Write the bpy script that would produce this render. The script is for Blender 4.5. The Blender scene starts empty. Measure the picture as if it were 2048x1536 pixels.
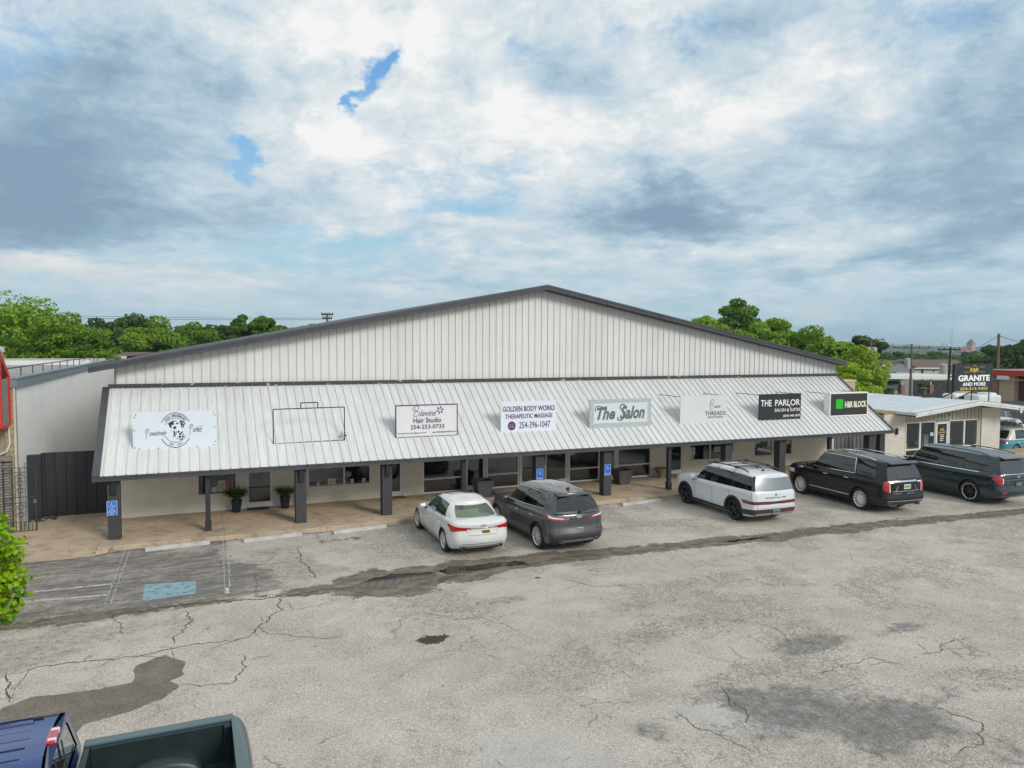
import bpy, bmesh, math, random
import numpy as np
from mathutils import Vector, Matrix
R_ = math.radians
sc = bpy.context.scene
COL = sc.collection
PI = math.pi

# ------------------------------------------------------------------ camera
F_PX, YAW, PITCH, ROLL = 1469.93, R_(23.447), R_(3.03), R_(0.251)
CAM = Vector((0.0, -24.793, 5.986))
s_, c_ = math.sin(YAW), math.cos(YAW)
Fw = Vector((s_*math.cos(PITCH), c_*math.cos(PITCH), -math.sin(PITCH)))
Rt = Vector((c_, -s_, 0)); Up = Rt.cross(Fw)
Rr = Rt*math.cos(ROLL) + Up*math.sin(ROLL); Ur = -Rt*math.sin(ROLL) + Up*math.cos(ROLL)
cd = bpy.data.cameras.new('camera'); cam = bpy.data.objects.new('camera', cd); COL.objects.link(cam)
M = Matrix.Identity(4)
for i in range(3):
    M[i][0] = Rr[i]; M[i][1] = Ur[i]; M[i][2] = -Fw[i]; M[i][3] = CAM[i]
cam.matrix_world = M
cd.sensor_width = 36; cd.lens = F_PX/2048*36; cd.clip_start = 0.1; cd.clip_end = 20000
sc.camera = cam

# ------------------------------------------------------------------ view
sc.view_settings.view_transform = 'Standard'; sc.view_settings.look = 'None'
sc.view_settings.gamma = 1; sc.view_settings.exposure = 0.58
sc.cycles.max_bounces = 8; sc.cycles.transparent_max_bounces = 12
sc.cycles.caustics_reflective = False; sc.cycles.caustics_refractive = False

SUN_EL, SUN_AZ = R_(31), R_(156)      # azimuth clockwise from +y
sd = Vector((math.sin(SUN_AZ)*math.cos(SUN_EL), math.cos(SUN_AZ)*math.cos(SUN_EL), math.sin(SUN_EL)))
sl = bpy.data.lights.new('sun', 'SUN'); sl.energy = 1.5; sl.angle = R_(18); sl.color = (1, .95, .87)
so = bpy.data.objects.new('sun', sl); COL.objects.link(so)
so.rotation_euler = (-sd).to_track_quat('-Z', 'Y').to_euler()

# ------------------------------------------------------------------ node helper
class NT:
    def __init__(s, tree): s.t = tree; s.n = tree.nodes; s.l = tree.links
    def new(s, ty, **k):
        n = s.n.new(ty)
        for a, b in k.items(): setattr(n, a, b)
        return n
    def put(s, sock, v):
        if isinstance(v, bpy.types.NodeSocket): s.l.new(v, sock)
        elif v is not None:
            if sock.type == 'RGBA' and not hasattr(v, '__len__'): v = (v, v, v, 1)
            elif sock.type == 'RGBA' and len(v) == 3: v = (*v, 1)
            sock.default_value = v
    def m(s, op, a, b=None, c=None, clamp=False):
        n = s.new('ShaderNodeMath', operation=op, use_clamp=clamp)
        for i, v in enumerate((a, b, c)):
            if v is not None: s.put(n.inputs[i], v)
        return n.outputs[0]
    def v(s, op, a, b=None, out=0):
        n = s.new('ShaderNodeVectorMath', operation=op)
        s.put(n.inputs[0], a)
        if b is not None:
            s.put(n.inputs['Scale' if op == 'SCALE' else 1], b)
        return n.outputs[out]
    def mix(s, f, a, b, bt='MIX'):
        n = s.new('ShaderNodeMix', data_type='RGBA', blend_type=bt)
        s.put(n.inputs[0], f); s.put(n.inputs[6], a); s.put(n.inputs[7], b)
        return n.outputs[2]
    def ss(s, x, a, b, lo=0.0, hi=1.0):
        n = s.new('ShaderNodeMapRange', interpolation_type='SMOOTHSTEP')
        s.put(n.inputs[0], x); s.put(n.inputs[1], a); s.put(n.inputs[2], b); s.put(n.inputs[3], lo); s.put(n.inputs[4], hi)
        return n.outputs[0]
    def noise(s, vec, sc_, det=4, rough=.55, dist=0, out=0):
        n = s.new('ShaderNodeTexNoise'); s.put(n.inputs['Vector'], vec)
        n.inputs['Scale'].default_value = sc_; n.inputs['Detail'].default_value = det
        n.inputs['Roughness'].default_value = rough; n.inputs['Distortion'].default_value = dist
        return n.outputs[out]
    def voro(s, vec, sc_, feat='DISTANCE_TO_EDGE', out='Distance', rnd=1):
        n = s.new('ShaderNodeTexVoronoi', feature=feat); s.put(n.inputs['Vector'], vec)
        n.inputs['Scale'].default_value = sc_; n.inputs['Randomness'].default_value = rnd
        return n.outputs[out]
    def scale(s, vec, xyz): return s.v('MULTIPLY', vec, xyz)
    def xyz(s, vec):
        n = s.new('ShaderNodeSeparateXYZ'); s.put(n.inputs[0], vec); return n.outputs
    def comb(s, x, y, z):
        n = s.new('ShaderNodeCombineXYZ')
        for i, v in enumerate((x, y, z)): s.put(n.inputs[i], v)
        return n.outputs[0]
    def ramp(s, f, stops):
        n = s.new('ShaderNodeValToRGB'); s.put(n.inputs[0], f); e = n.color_ramp.elements
        while len(e) < len(stops): e.new(.5)
        for q, (p, c) in zip(e, stops):
            q.position = p; q.color = (c, c, c, 1) if not hasattr(c, '__len__') else (*c, 1)
        return n.outputs[0]

# ------------------------------------------------------------------ sky
w = bpy.data.worlds.new('World'); sc.world = w; w.use_nodes = True
n = NT(w.node_tree); n.n.clear()
sky = n.new('ShaderNodeTexSky', sky_type='NISHITA'); sky.sun_disc = False
sky.sun_elevation = SUN_EL; sky.sun_rotation = SUN_AZ
sky.air_density = 1.3; sky.ozone_density = 2.2
dirv = n.new('ShaderNodeTexCoord').outputs['Generated']
dR = n.v('DOT_PRODUCT', dirv, (c_, -s_, 0), out=1); dF = n.v('DOT_PRODUCT', dirv, (s_, c_, 0), out=1)
dz = n.xyz(dirv)[2]
az = n.m('MULTIPLY', n.m('ARCTAN2', dR, dF), 57.2958); el = n.m('MULTIPLY', n.m('ARCSINE', dz), 57.2958)
inv = n.m('DIVIDE', 1.0, n.m('ADD', n.m('MAXIMUM', dz, 0.0), 0.13))
ae0 = n.comb(az, el, 0.0)
pl = n.comb(n.m('MULTIPLY', dR, inv), n.m('MULTIPLY', dF, inv), 0.0)     # cloud layer seen in perspective
lg = n.m('LOGARITHM', n.m('ADD', 1.0, n.m('DIVIDE', n.m('MAXIMUM', el, -4.0), 7.0)), 2.71828)
pl = n.comb(n.m('MULTIPLY', az, .048), n.m('MULTIPLY', lg, 1.75), 0.0)    # puffy overhead, layered low down
wn = n.noise(pl, 1.8, 5, .6, out=1)
warp = n.v('SCALE', n.v('SUBTRACT', wn, (.5, .5, .5)), 15.0)
fine = n.v('SCALE', n.v('SUBTRACT', n.noise(pl, 6, 4, .6, out=1), (.5, .5, .5)), 4.5)
ae = n.v('ADD', n.v('ADD', n.comb(az, el, 0.0), n.scale(warp, (1, .55, 0))), n.scale(fine, (1, .7, 0)))
def blobs(lst):
    acc = None
    for (x, y, rx, ry, a) in lst:      # read off as azimuth / elevation of each cloud
        A = math.degrees(math.atan((x-1024)/F_PX)); E = math.degrees(math.atan((690-y)*math.cos(R_(A))/F_PX))
        k = math.degrees(1/F_PX)
        d = n.v('MULTIPLY', n.v('SUBTRACT', ae, (A, E, 0)), (1/(rx*k), 1/(ry*k), 0))
        g = n.m('MULTIPLY', n.m('EXPONENT', n.m('MULTIPLY', n.v('DOT_PRODUCT', d, d, out=1), -1.0)), a)
        acc = g if acc is None else n.m('ADD', acc, g)
    return acc
hole = blobs([(735,150,26,32,1.0),(722,205,16,24,.75),(525,300,32,32,1.0),(960,365,150,45,.45),(1010,130,50,30,.35),(40,110,90,70,.35),
              (640,520,330,34,.5),(1640,660,340,24,.95),(700,470,200,24,.4),(780,330,60,30,.3),(1250,60,80,40,.25),(905,410,100,30,.4),(150,560,130,25,.2)])
dark = blobs([(250,140,150,80,.38),(120,330,230,130,.5),(60,440,150,60,.35),(500,160,110,90,.18),(1300,430,170,60,.42),(1380,400,130,70,.3),(1840,300,210,110,.38),
              (1980,460,160,70,.4),(1130,170,110,60,.22),(1560,60,200,60,.22),(1960,120,140,90,.25),(480,440,150,40,.18),(900,560,260,16,.2),(1780,610,240,14,.22),(620,400,120,40,.15),
              (860,480,100,18,.15),(1640,520,260,20,.2)])
brit = blobs([(690,275,60,55,.55),(620,90,150,70,.35),(980,270,120,50,.22),(1180,300,150,50,.25),(1500,200,160,60,.28),(90,535,90,28,.35),(70,40,130,50,.2),(820,80,90,70,.3),
              (1020,230,80,40,.1),(1700,100,130,50,.2),(1640,615,120,12,.3),(640,505,30,10,.3),(1460,500,200,26,.18),(330,560,180,22,.15),(1960,640,120,8,.15),(340,360,90,60,.15)])
n1 = n.noise(pl, 1.5, 8, .62, .5); n2 = n.noise(n.v('ADD', pl, (7.3, 2.1, 0)), 3.4, 8, .63, .3)
n3 = n.noise(n.scale(n.v('ADD', pl, (1.3, 9.1, 0)), (1, 1.35, 1)), 7.5, 8, .68, .6)
cov = n.m('SUBTRACT', n.m('ADD', n.m('MULTIPLY', n1, .70), n.m('ADD', n.m('MULTIPLY', n2, .42), n.m('MULTIPLY', n3, .22))), n.m('MULTIPLY', hole, .52))
cover = n.ss(cov, .26, .64)
shade = n.m('ADD', n.m('ADD', n.m('MULTIPLY', n2, .78), n.m('MULTIPLY', n3, .56)), n.m('MULTIPLY', n1, .25))
shade = n.m('ADD', n.m('SUBTRACT', shade, n.m('MULTIPLY', dark, 1.15)), n.m('MULTIPLY', brit, .62))
crm = blobs([(80,545,190,26,1.0),(400,575,160,14,.5),(1640,612,130,10,.7),(1900,635,120,8,.5)])
cl = n.ramp(shade, [(.14, (1.6, 2.4, 3.2)), (.38, (2.25, 3.15, 3.95)), (.60, (3.35, 4.25, 4.9)), (.82, (4.75, 5.2, 5.45)), (1.0, (6.2, 6.2, 6.15))])
bl = n.mix(n.ss(el, 4, 24), (2.5, 4.3, 5.5), (.8, 2.7, 5.8))
cl = n.mix(n.m('MULTIPLY', crm, .5, clamp=True), cl, (6.2, 5.5, 5.0))
base = n.mix(.7, n.v('SCALE', sky.outputs[0], .75), bl)
col = n.mix(cover, base, cl)
hz = n.ss(el, 9, -1.0)
col = n.mix(n.m('MULTIPLY', hz, .7), col, (2.3, 3.75, 4.6))
col = n.mix(n.ss(el, 0, -3), col, (1.6, 1.7, 1.6))
bg = n.new('ShaderNodeBackground'); n.put(bg.inputs[0], col); bg.inputs[1].default_value = .1
wo = n.new('ShaderNodeOutputWorld'); n.l.new(bg.outputs[0], wo.inputs[0])

# ------------------------------------------------------------------ objects
def props(o, label=None, cat=None, group=None, kind=None):
    if label: o['label'] = label
    if cat: o['category'] = cat
    if group: o['group'] = group
    if kind: o['kind'] = kind
    return o
def thing(name, label, cat, loc=(0, 0, 0), rz=0, group=None):
    o = bpy.data.objects.new(name, None); COL.objects.link(o); o.empty_display_size = .3
    o.location = loc; o.rotation_euler = (0, 0, rz)
    return props(o, label, cat, group)
class MB:
    def __init__(s): s.v = []; s.f = []; s.m = []
    def add(s, vs, fs, mi=0):
        b = len(s.v); s.v += [tuple(p) for p in vs]; s.f += [tuple(b+i for i in f) for f in fs]; s.m += [mi]*len(fs); return s
    def box(s, x0, x1, y0, y1, z0, z1, mi=0):
        if x0 > x1: x0, x1 = x1, x0
        if y0 > y1: y0, y1 = y1, y0
        if z0 > z1: z0, z1 = z1, z0
        return s.add([(x0,y0,z0),(x1,y0,z0),(x1,y1,z0),(x0,y1,z0),(x0,y0,z1),(x1,y0,z1),(x1,y1,z1),(x0,y1,z1)],
              [(0,3,2,1),(4,5,6,7),(0,1,5,4),(1,2,6,5),(2,3,7,6),(3,0,4,7)], mi)
    def cbox(s, c, hx, hy, hz_, rot=None, mi=0):
        c = Vector(c); vs = []
        for z in (-1, 1):
            for x, y in ((-1,-1),(1,-1),(1,1),(-1,1)):
                p = Vector((x*hx, y*hy, z*hz_))
                if rot: p = rot @ p
                vs.append(c+p)
        return s.add(vs, [(0,3,2,1),(4,5,6,7),(0,1,5,4),(1,2,6,5),(2,3,7,6),(3,0,4,7)], mi)
    def quad(s, a, b, c, d, mi=0): return s.add([a, b, c, d], [(0,1,2,3)], mi)
    def prism(s, poly, axis, a0, a1, mi=0):       # poly 2D extruded along axis (0 x,1 y,2 z)
        def P(p, a):
            return {0: (a, p[0], p[1]), 1: (p[0], a, p[1]), 2: (p[0], p[1], a)}[axis]
        k = len(poly)
        vs = [P(p, a0) for p in poly] + [P(p, a1) for p in poly]
        fs = [tuple(range(k))[::-1], tuple(range(k, 2*k))] + [(i, (i+1) % k, k+(i+1) % k, k+i) for i in range(k)]
        return s.add(vs, fs, mi)
    def tube(s, pts, r, seg=6, mi=0, cap=True):
        pts = [Vector(p) for p in pts]; rs = r if hasattr(r, '__len__') else [r]*len(pts)
        b = len(s.v); k = len(pts)
        for i, p in enumerate(pts):
            d = (pts[min(i+1, k-1)]-pts[max(i-1, 0)]).normalized()
            u = d.cross(Vector((0, 0, 1)))
            if u.length < .05: u = d.cross(Vector((1, 0, 0)))
            u.normalize(); v = d.cross(u)
            for j in range(seg):
                a = 2*PI*j/seg; s.v.append(tuple(p+(u*math.cos(a)+v*math.sin(a))*rs[i]))
        for i in range(k-1):
            for j in range(seg):
                s.f.append((b+i*seg+j, b+i*seg+(j+1) % seg, b+(i+1)*seg+(j+1) % seg, b+(i+1)*seg+j)); s.m.append(mi)
        if cap:
            s.f.append(tuple(b+j for j in range(seg))[::-1]); s.m.append(mi)
            s.f.append(tuple(b+(k-1)*seg+j for j in range(seg))); s.m.append(mi)
        return s
    def lathe(s, prof, c=(0, 0, 0), axis='z', seg=20, mi=0):   # prof (r,h)
        b = len(s.v); c = Vector(c)
        for r, h in prof:
            for j in range(seg):
                a = 2*PI*j/seg; x, y = r*math.cos(a), r*math.sin(a)
                p = {'z': (x, y, h), 'y': (x, h, y), 'x': (h, x, y)}[axis]; s.v.append(tuple(c+Vector(p)))
        for i in range(len(prof)-1):
            for j in range(seg):
                s.f.append((b+i*seg+j, b+i*seg+(j+1) % seg, b+(i+1)*seg+(j+1) % seg, b+(i+1)*seg+j)); s.m.append(mi)
        return s
    def build(s, name, mats, parent=None, smooth=None, bevel=0, label=None, world=True):
        me = bpy.data.meshes.new(name)
        off = Vector(parent.location) if (parent is not None and world) else None
        if parent is not None and world:
            q = parent
            while q.parent is not None: q = q.parent; off = off + Vector(q.location)
        vs = s.v if off is None else [(x-off.x, y-off.y, z-off.z) for x, y, z in s.v]
        me.from_pydata(vs, [], s.f); mats = mats if isinstance(mats, (list, tuple)) else [mats]
        for m in mats: me.materials.append(m)
        if len(mats) > 1: me.polygons.foreach_set('material_index', s.m)
        me.update()
        o = bpy.data.objects.new(name, me); COL.objects.link(o)
        if parent is not None: o.parent = parent
        if smooth is not None:
            me.polygons.foreach_set('use_smooth', [True]*len(me.polygons)); me.set_sharp_from_angle(angle=R_(smooth))
        if bevel:
            b = o.modifiers.new('bevel', 'BEVEL'); b.width = bevel; b.segments = 2; b.limit_method = 'ANGLE'
        if label: o['label'] = label
        return o

# ------------------------------------------------------------------ materials
def mat(name, base=(.5, .5, .5), rough=.6, metal=0, spec=.5, coat=0, fn=None):
    m = bpy.data.materials.new(name); m.use_nodes = True; t = NT(m.node_tree)
    b = m.node_tree.nodes['Principled BSDF']
    b.inputs['Base Color'].default_value = (*base, 1); b.inputs['Roughness'].default_value = rough
    b.inputs['Metallic'].default_value = metal; b.inputs['Specular IOR Level'].default_value = spec
    b.inputs['Coat Weight'].default_value = coat; b.inputs['Coat Roughness'].default_value = .04
    if fn: fn(t, b)
    return m
def ocoord(t): return t.new('ShaderNodeTexCoord').outputs['Object']
def gcoord(t): return t.new('ShaderNodeNewGeometry').outputs['Position']
def bump(t, b, h, strength=.4, dist=.02):
    n = t.new('ShaderNodeBump'); t.put(n.inputs['Height'], h); n.inputs['Strength'].default_value = strength; n.inputs['Distance'].default_value = dist
    t.l.new(n.outputs[0], b.inputs['Normal'])
def noisy(base, amp=.12, sc_=3.0, rough=.6, spec=.4, metal=0, bumpk=0, dirt=None, coat=0, name='mat', fine=40):
    def fn(t, b):
        p = gcoord(t)
        f = t.m('ADD', t.m('MULTIPLY', t.noise(p, sc_, 6), .6), t.m('MULTIPLY', t.noise(p, fine, 3), .4))
        k = t.ss(f, .3, .7, 1-amp, 1+amp)
        c = t.v('SCALE', base, k)
        if dirt: c = t.mix(t.ss(t.noise(p, sc_*.6, 7, .7), .5, .72, 0, dirt[1]), c, dirt[0])
        t.put(b.inputs['Base Color'], c)
        if bumpk: bump(t, b, t.noise(p, fine*2, 3), bumpk, .01)
    return mat(name, base, rough, metal, spec, coat, fn)
def brick(name, c1, c2, mortar, bw=.2, bh=.072, mw=.010, rough=.75, dirt=.0, dcol=(.2, .17, .13), bmp=.5):
    def fn(t, b):
        p = gcoord(t); x, y, z = t.xyz(p)
        v = t.comb(t.m('ADD', x, y), z, 0.0)
        br = t.new('ShaderNodeTexBrick'); t.put(br.inputs['Vector'], v)
        br.inputs['Scale'].default_value = 1; br.inputs['Brick Width'].default_value = bw; br.inputs['Row Height'].default_value = bh
        br.inputs['Mortar Size'].default_value = mw; br.inputs['Mortar Smooth'].default_value = .3
        for k, c in zip(('Color1', 'Color2', 'Mortar'), (c1, c2, mortar)): br.inputs[k].default_value = (*c, 1)
        c = br.outputs[0]
        no = t.noise(p, 2.0, 6); c = t.mix(1, c, t.ramp(no, [(.3, .90), (.7, 1.0)]), 'MULTIPLY')
        if dirt:
            chips = t.ss(t.noise(t.scale(v, (2.2, 9, 1)), 3.0, 6, .7), .60, .66, 0, dirt)
            c = t.mix(chips, c, dcol)
        t.put(b.inputs['Base Color'], c)
        bump(t, b, t.m('ADD', t.m('MULTIPLY', br.outputs[1], -1), t.m('MULTIPLY', t.noise(p, 60, 3), .3)), bmp, .012)
    return mat(name, c1, rough, fn=fn)
def glassy(name, tint=(.35, .4, .4), refl=1.0, rough=.01, base=.06):
    m = bpy.data.materials.new(name); m.use_nodes = True; t = NT(m.node_tree); t.n.clear()
    fr = t.new('ShaderNodeFresnel'); bf = t.new('ShaderNodeNewGeometry').outputs['Backfacing']
    t.put(fr.inputs[0], t.m('ADD', 1.5, t.m('MULTIPLY', bf, 1/1.5-1.5)))
    f = t.m('ADD', t.m('MULTIPLY', fr.outputs[0], refl), base, clamp=True)
    tr = t.new('ShaderNodeBsdfTransparent'); tr.inputs[0].default_value = (*tint, 1)
    gl = t.new('ShaderNodeBsdfGlossy'); gl.inputs[0].default_value = (.9, .95, 1, 1); gl.inputs[1].default_value = rough
    mx = t.new('ShaderNodeMixShader'); t.put(mx.inputs[0], f); t.l.new(tr.outputs[0], mx.inputs[1]); t.l.new(gl.outputs[0], mx.inputs[2])
    o = t.new('ShaderNodeOutputMaterial'); t.l.new(mx.outputs[0], o.inputs[0]); return m
def paint(name, c, flake=0, rough=.35, dust=.05, coat=1.0):
    def fn(t, b):
        p = gcoord(t)
        k = t.ss(t.noise(p, 2.5, 6, .6), .4, .75, 0, dust)
        t.put(b.inputs['Base Color'], t.mix(k, c, (.35, .31, .26)))
        t.put(b.inputs['Coat Roughness'], t.ss(t.noise(p, 5, 5), .3, .8, .03, .12))
    return mat(name, c, rough, flake, .5*coat, coat, fn)

M_ = {}
M_['dark'] = noisy((.030, .030, .036), .15, 4, .5, name='charcoal_paint')
M_['trim'] = noisy((.068, .068, .078), .18, 2, .42, name='charcoal_trim')
M_['colbrick'] = brick('charcoal_brick', (.050, .050, .056), (.062, .062, .068), (.030, .030, .034), dirt=.25, dcol=(.11, .11, .11))
M_['brick'] = brick('cream_brick', (.87, .83, .71), (.82, .78, .66), (.66, .62, .53), dirt=.12, bmp=.35)
M_['krbrick'] = brick('worn_white_brick', (.70, .67, .62), (.63, .60, .54), (.5, .47, .42), dirt=.75, dcol=(.16, .13, .11))
M_['stone'] = brick('weathered_stone', (.30, .27, .24), (.20, .18, .165), (.12, .11, .10), .32, .085, .02, dirt=.5, dcol=(.05, .045, .04), bmp=.9)
M_['redbrick'] = brick('red_brick', (.33, .11, .06), (.26, .085, .05), (.3, .25, .2))
M_['tanbrick'] = brick('tan_brick', (.52, .40, .28), (.45, .34, .23), (.42, .35, .27), .4, .2)
M_['darkglass'] = glassy('storefront_glass', (.86, .89, .90), 1.0, .01, .025)
M_['krglass'] = glassy('teal_glass', (.84, .92, .93), .9, .01, .0)
M_['white'] = noisy((.74, .74, .73), .06, 5, .45, name='white_paint')
M_['alu'] = noisy((.80, .80, .79), .08, 5, .38, name='aluminium_frame')
M_['black'] = mat('black', (.012, .012, .013), .5)
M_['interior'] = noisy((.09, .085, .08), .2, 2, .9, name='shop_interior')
M_['rubber'] = noisy((.022, .022, .022), .3, 6, .85, name='rubber')
M_['chrome'] = mat('chrome', (.75, .75, .77), .12, 1)
M_['alloy'] = mat('alloy', (.85, .85, .86), .28, .6)
M_['blackrim'] = mat('black_alloy', (.03, .033, .035), .35, .3)
M_['plastic'] = noisy((.045, .045, .045), .15, 8, .65, name='black_plastic')
M_['redlens'] = mat('red_lens', (.42, .008, .012), .12, 0, .5, 1)
M_['darkred'] = mat('dark_red_lens', (.13, .010, .02), .12, 0, .5, 1)
M_['clearlens'] = mat('clear_lens', (.75, .68, .7), .1, 0, .5, 1)
M_['blueSign'] = noisy((.012, .13, .52), .06, 6, .4, name='blue_sign')
M_['signwhite'] = noisy((.70, .76, .83), .03, 2, .4, name='sign_white')
M_['ink'] = mat('ink', (.02, .016, .05), .5)
M_['violet'] = mat('violet_ink', (.09, .02, .13), .5)
M_['inkwhite'] = mat('white_letters', (.85, .85, .84), .5)
M_['gold'] = mat('gold_letters', (.75, .52, .12), .4)
CRACKS=[
(0.05,[(1.81, -6.87), (1.73, -7.9), (1.46, -8.22), (1.15, -8.68), (0.96, -9.06), (0.6, -9.21), (-0.19, -9.12), (-0.77, -9.27), (-1.59, -9.19), (-2.05, -9.12), (-2.56, -9.16), (-3.14, -9.21)]),
(0.05,[(-0.27, -6.97), (-0.15, -7.64), (-0.25, -8.23), (-0.39, -8.93)]),
(0.05,[(2.66, -2.7), (2.68, -4.32), (2.77, -5.14), (2.83, -5.88)]),
(0.035,[(-0.36, -3.83), (0.31, -3.73), (0.71, -3.75), (1.51, -3.98), (2.35, -4.04)]),
(0.035,[(1.35, -4.68), (1.36, -5.94), (1.3, -6.66)]),
(0.035,[(-1.74, -6.62), (-1.61, -7.36), (-1.51, -8.02)]),
(0.05,[(-3.22, -9.17), (-3.07, -9.58), (-2.89, -10.51)]),
(0.035,[(-0.27, -10.91), (0.03, -11.12), (0.52, -11.16), (0.72, -10.72), (0.81, -9.98)]),
(0.03,[(1.16, -8.59), (1.26, -9.02), (1.72, -9.44), (2.31, -9.77), (2.8, -9.83)]),
(0.03,[(1.73, -7.9), (2.32, -7.84), (2.88, -7.8)]),
(0.03,[(-2.57, -8.56), (-2.12, -8.49)]),
(0.09,[(-1.73, -6.65), (-0.99, -6.66), (-0.21, -6.61), (0.94, -6.8), (1.84, -6.88), (2.78, -6.81), (3.64, -6.77)]),
(0.07,[(8.21, -6.87), (8.98, -6.79), (9.41, -6.66), (10.33, -6.73), (11.67, -6.78), (13.28, -6.87), (15.75, -6.97), (17.73, -6.99), (19.35, -6.96), (22.48, -6.96), (25.02, -7.35), (27.39, -7.47), (28.51, -7.38)]),
(0.03,[(12.84, -15.1), (13.32, -15.23), (13.77, -14.95), (14.68, -14.94)]),
(0.03,[(10.34, -14.97), (11.87, -14.91), (12.17, -15.33)]),
(0.025,[(7.08, -15.06), (7.17, -15.73), (7.5, -16.12)]),
(0.03,[(8.45, -14.66), (8.21, -15.28), (8.01, -16.02)]),
(0.035,[(11.32, -16.69), (11.35, -17.27), (10.94, -17.69), (10.19, -17.71)]),
(0.03,[(20.42, -4.06), (20.21, -6.26)]),
(0.03,[(12.97, -1.98), (12.8, -3.13), (11.81, -4.34), (12.47, -4.34)]),
(0.025,[(11.88, -4.23), (13.92, -4.35), (14.92, -4.91)]),
(0.025,[(8.65, -8.31), (9.03, -9.19), (9.98, -9.29)]),
(0.02,[(4.59, -9.07), (5.04, -9.85), (5.68, -9.99), (6.19, -11.0)]),
(0.02,[(12.07, -9.38), (12.18, -10.04), (13.0, -10.21), (13.28, -10.96)]),
(0.02,[(11.08, -12.39), (11.24, -13.12), (10.89, -14.02)]),
]
# ------------------------------------------------------------------ terrain
def terr(x, y):
    d = np.hypot(x-CAM.x, y-CAM.y)
    a = np.arctan2(x-CAM.x, y-CAM.y)
    right = np.clip((a-R_(32))/R_(14), 0, 1); right = right*right*(3-2*right)
    z = np.interp(d, [0, 88, 110, 165, 300, 700, 1500, 2200, 2900, 3600, 12000], [0, 0, -1.0, -4.4, -7, -13, -14, -2, 8, 9, 9])
    zl = np.interp(d, [0, 700, 1500, 2900, 12000], [0, 0, 0, 5, 6])
    und = 3*np.sin(a*23+1)+2.2*np.sin(a*51)+1.2*np.sin(a*117)
    z = z*right + zl*(1-right)
    z = z + und*np.clip((d-1500)/1500, 0, 1)*.7
    return z
def side_dip(x, y):
    t = np.clip((x-36)/8, 0, 1)*np.clip((8+y)/6, 0, 1); return -.35*t*t*(3-2*t)

def grid_mesh(name, X, Y, Z, mats, attrs=None):
    ny, nx = X.shape
    me = bpy.data.meshes.new(name)
    v = np.stack([X, Y, Z], -1).reshape(-1, 3).astype(np.float32)
    i = np.arange(ny*nx).reshape(ny, nx)
    q = np.stack([i[:-1, :-1], i[:-1, 1:], i[1:, 1:], i[1:, :-1]], -1).reshape(-1, 4).astype(np.int32)
    me.vertices.add(len(v)); me.vertices.foreach_set('co', v.ravel())
    me.loops.add(q.size); me.loops.foreach_set('vertex_index', q.ravel())
    me.polygons.add(len(q)); me.polygons.foreach_set('loop_start', np.arange(0, q.size, 4, dtype=np.int32))
    me.polygons.foreach_set('loop_total', np.full(len(q), 4, np.int32))
    me.update(calc_edges=True)
    for k, a in (attrs or {}).items():
        at = me.color_attributes.new(k, 'FLOAT_COLOR', 'POINT'); at.data.foreach_set('color', a.reshape(-1, 4).astype(np.float32).ravel())
    me.polygons.foreach_set('use_smooth', [True]*len(q))
    for m in mats: me.materials.append(m)
    o = bpy.data.objects.new(name, me); COL.objects.link(o); return o

def g_ground(t, b):
    p = gcoord(t); x, y, z = t.xyz(p)
    d = t.m('SQRT', t.m('ADD', t.m('MULTIPLY', x, x), t.m('MULTIPLY', y, y)))
    c = t.mix(t.ss(t.noise(p, .02, 8, .65), .42, .6), (.06, .10, .028), (.11, .11, .05))
    c = t.mix(t.ss(t.noise(p, .35, 6), .45, .62, 0, .6), c, (.05, .08, .02))
    # asphalt close by, grass and woods farther out
    near = t.ss(d, 86, 82)
    a = t.v('SCALE', (.19, .18, .17), t.ss(t.noise(p, .6, 8, .6), .3, .7, .8, 1.2))
    c = t.mix(near, c, a)
    far = t.ss(d, 500, 1100)
    town = t.ss(t.noise(t.scale(p, (1, 1, .1)), .012, 6, .7), .60, .66)
    c = t.mix(far, c, t.mix(town, (.028, .060, .025), (.42, .40, .38)))
    t.put(b.inputs['Base Color'], c)
M_['ground'] = mat('ground_cover', rough=.9, spec=.2, fn=g_ground)
rr = np.concatenate([np.linspace(0.01, 80, 18), np.geomspace(86, 3600, 80)])
aa = np.linspace(0, 2*PI, 361)
A, Rr2 = np.meshgrid(aa, rr)
X = CAM.x+Rr2*np.sin(A); Y = CAM.y+Rr2*np.cos(A)
Zg = terr(X, Y)-.45*np.clip((90-Rr2)/5, 0, 1)
props(grid_mesh('ground', X, Y, Zg, [M_['ground']]), kind='structure')

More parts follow.
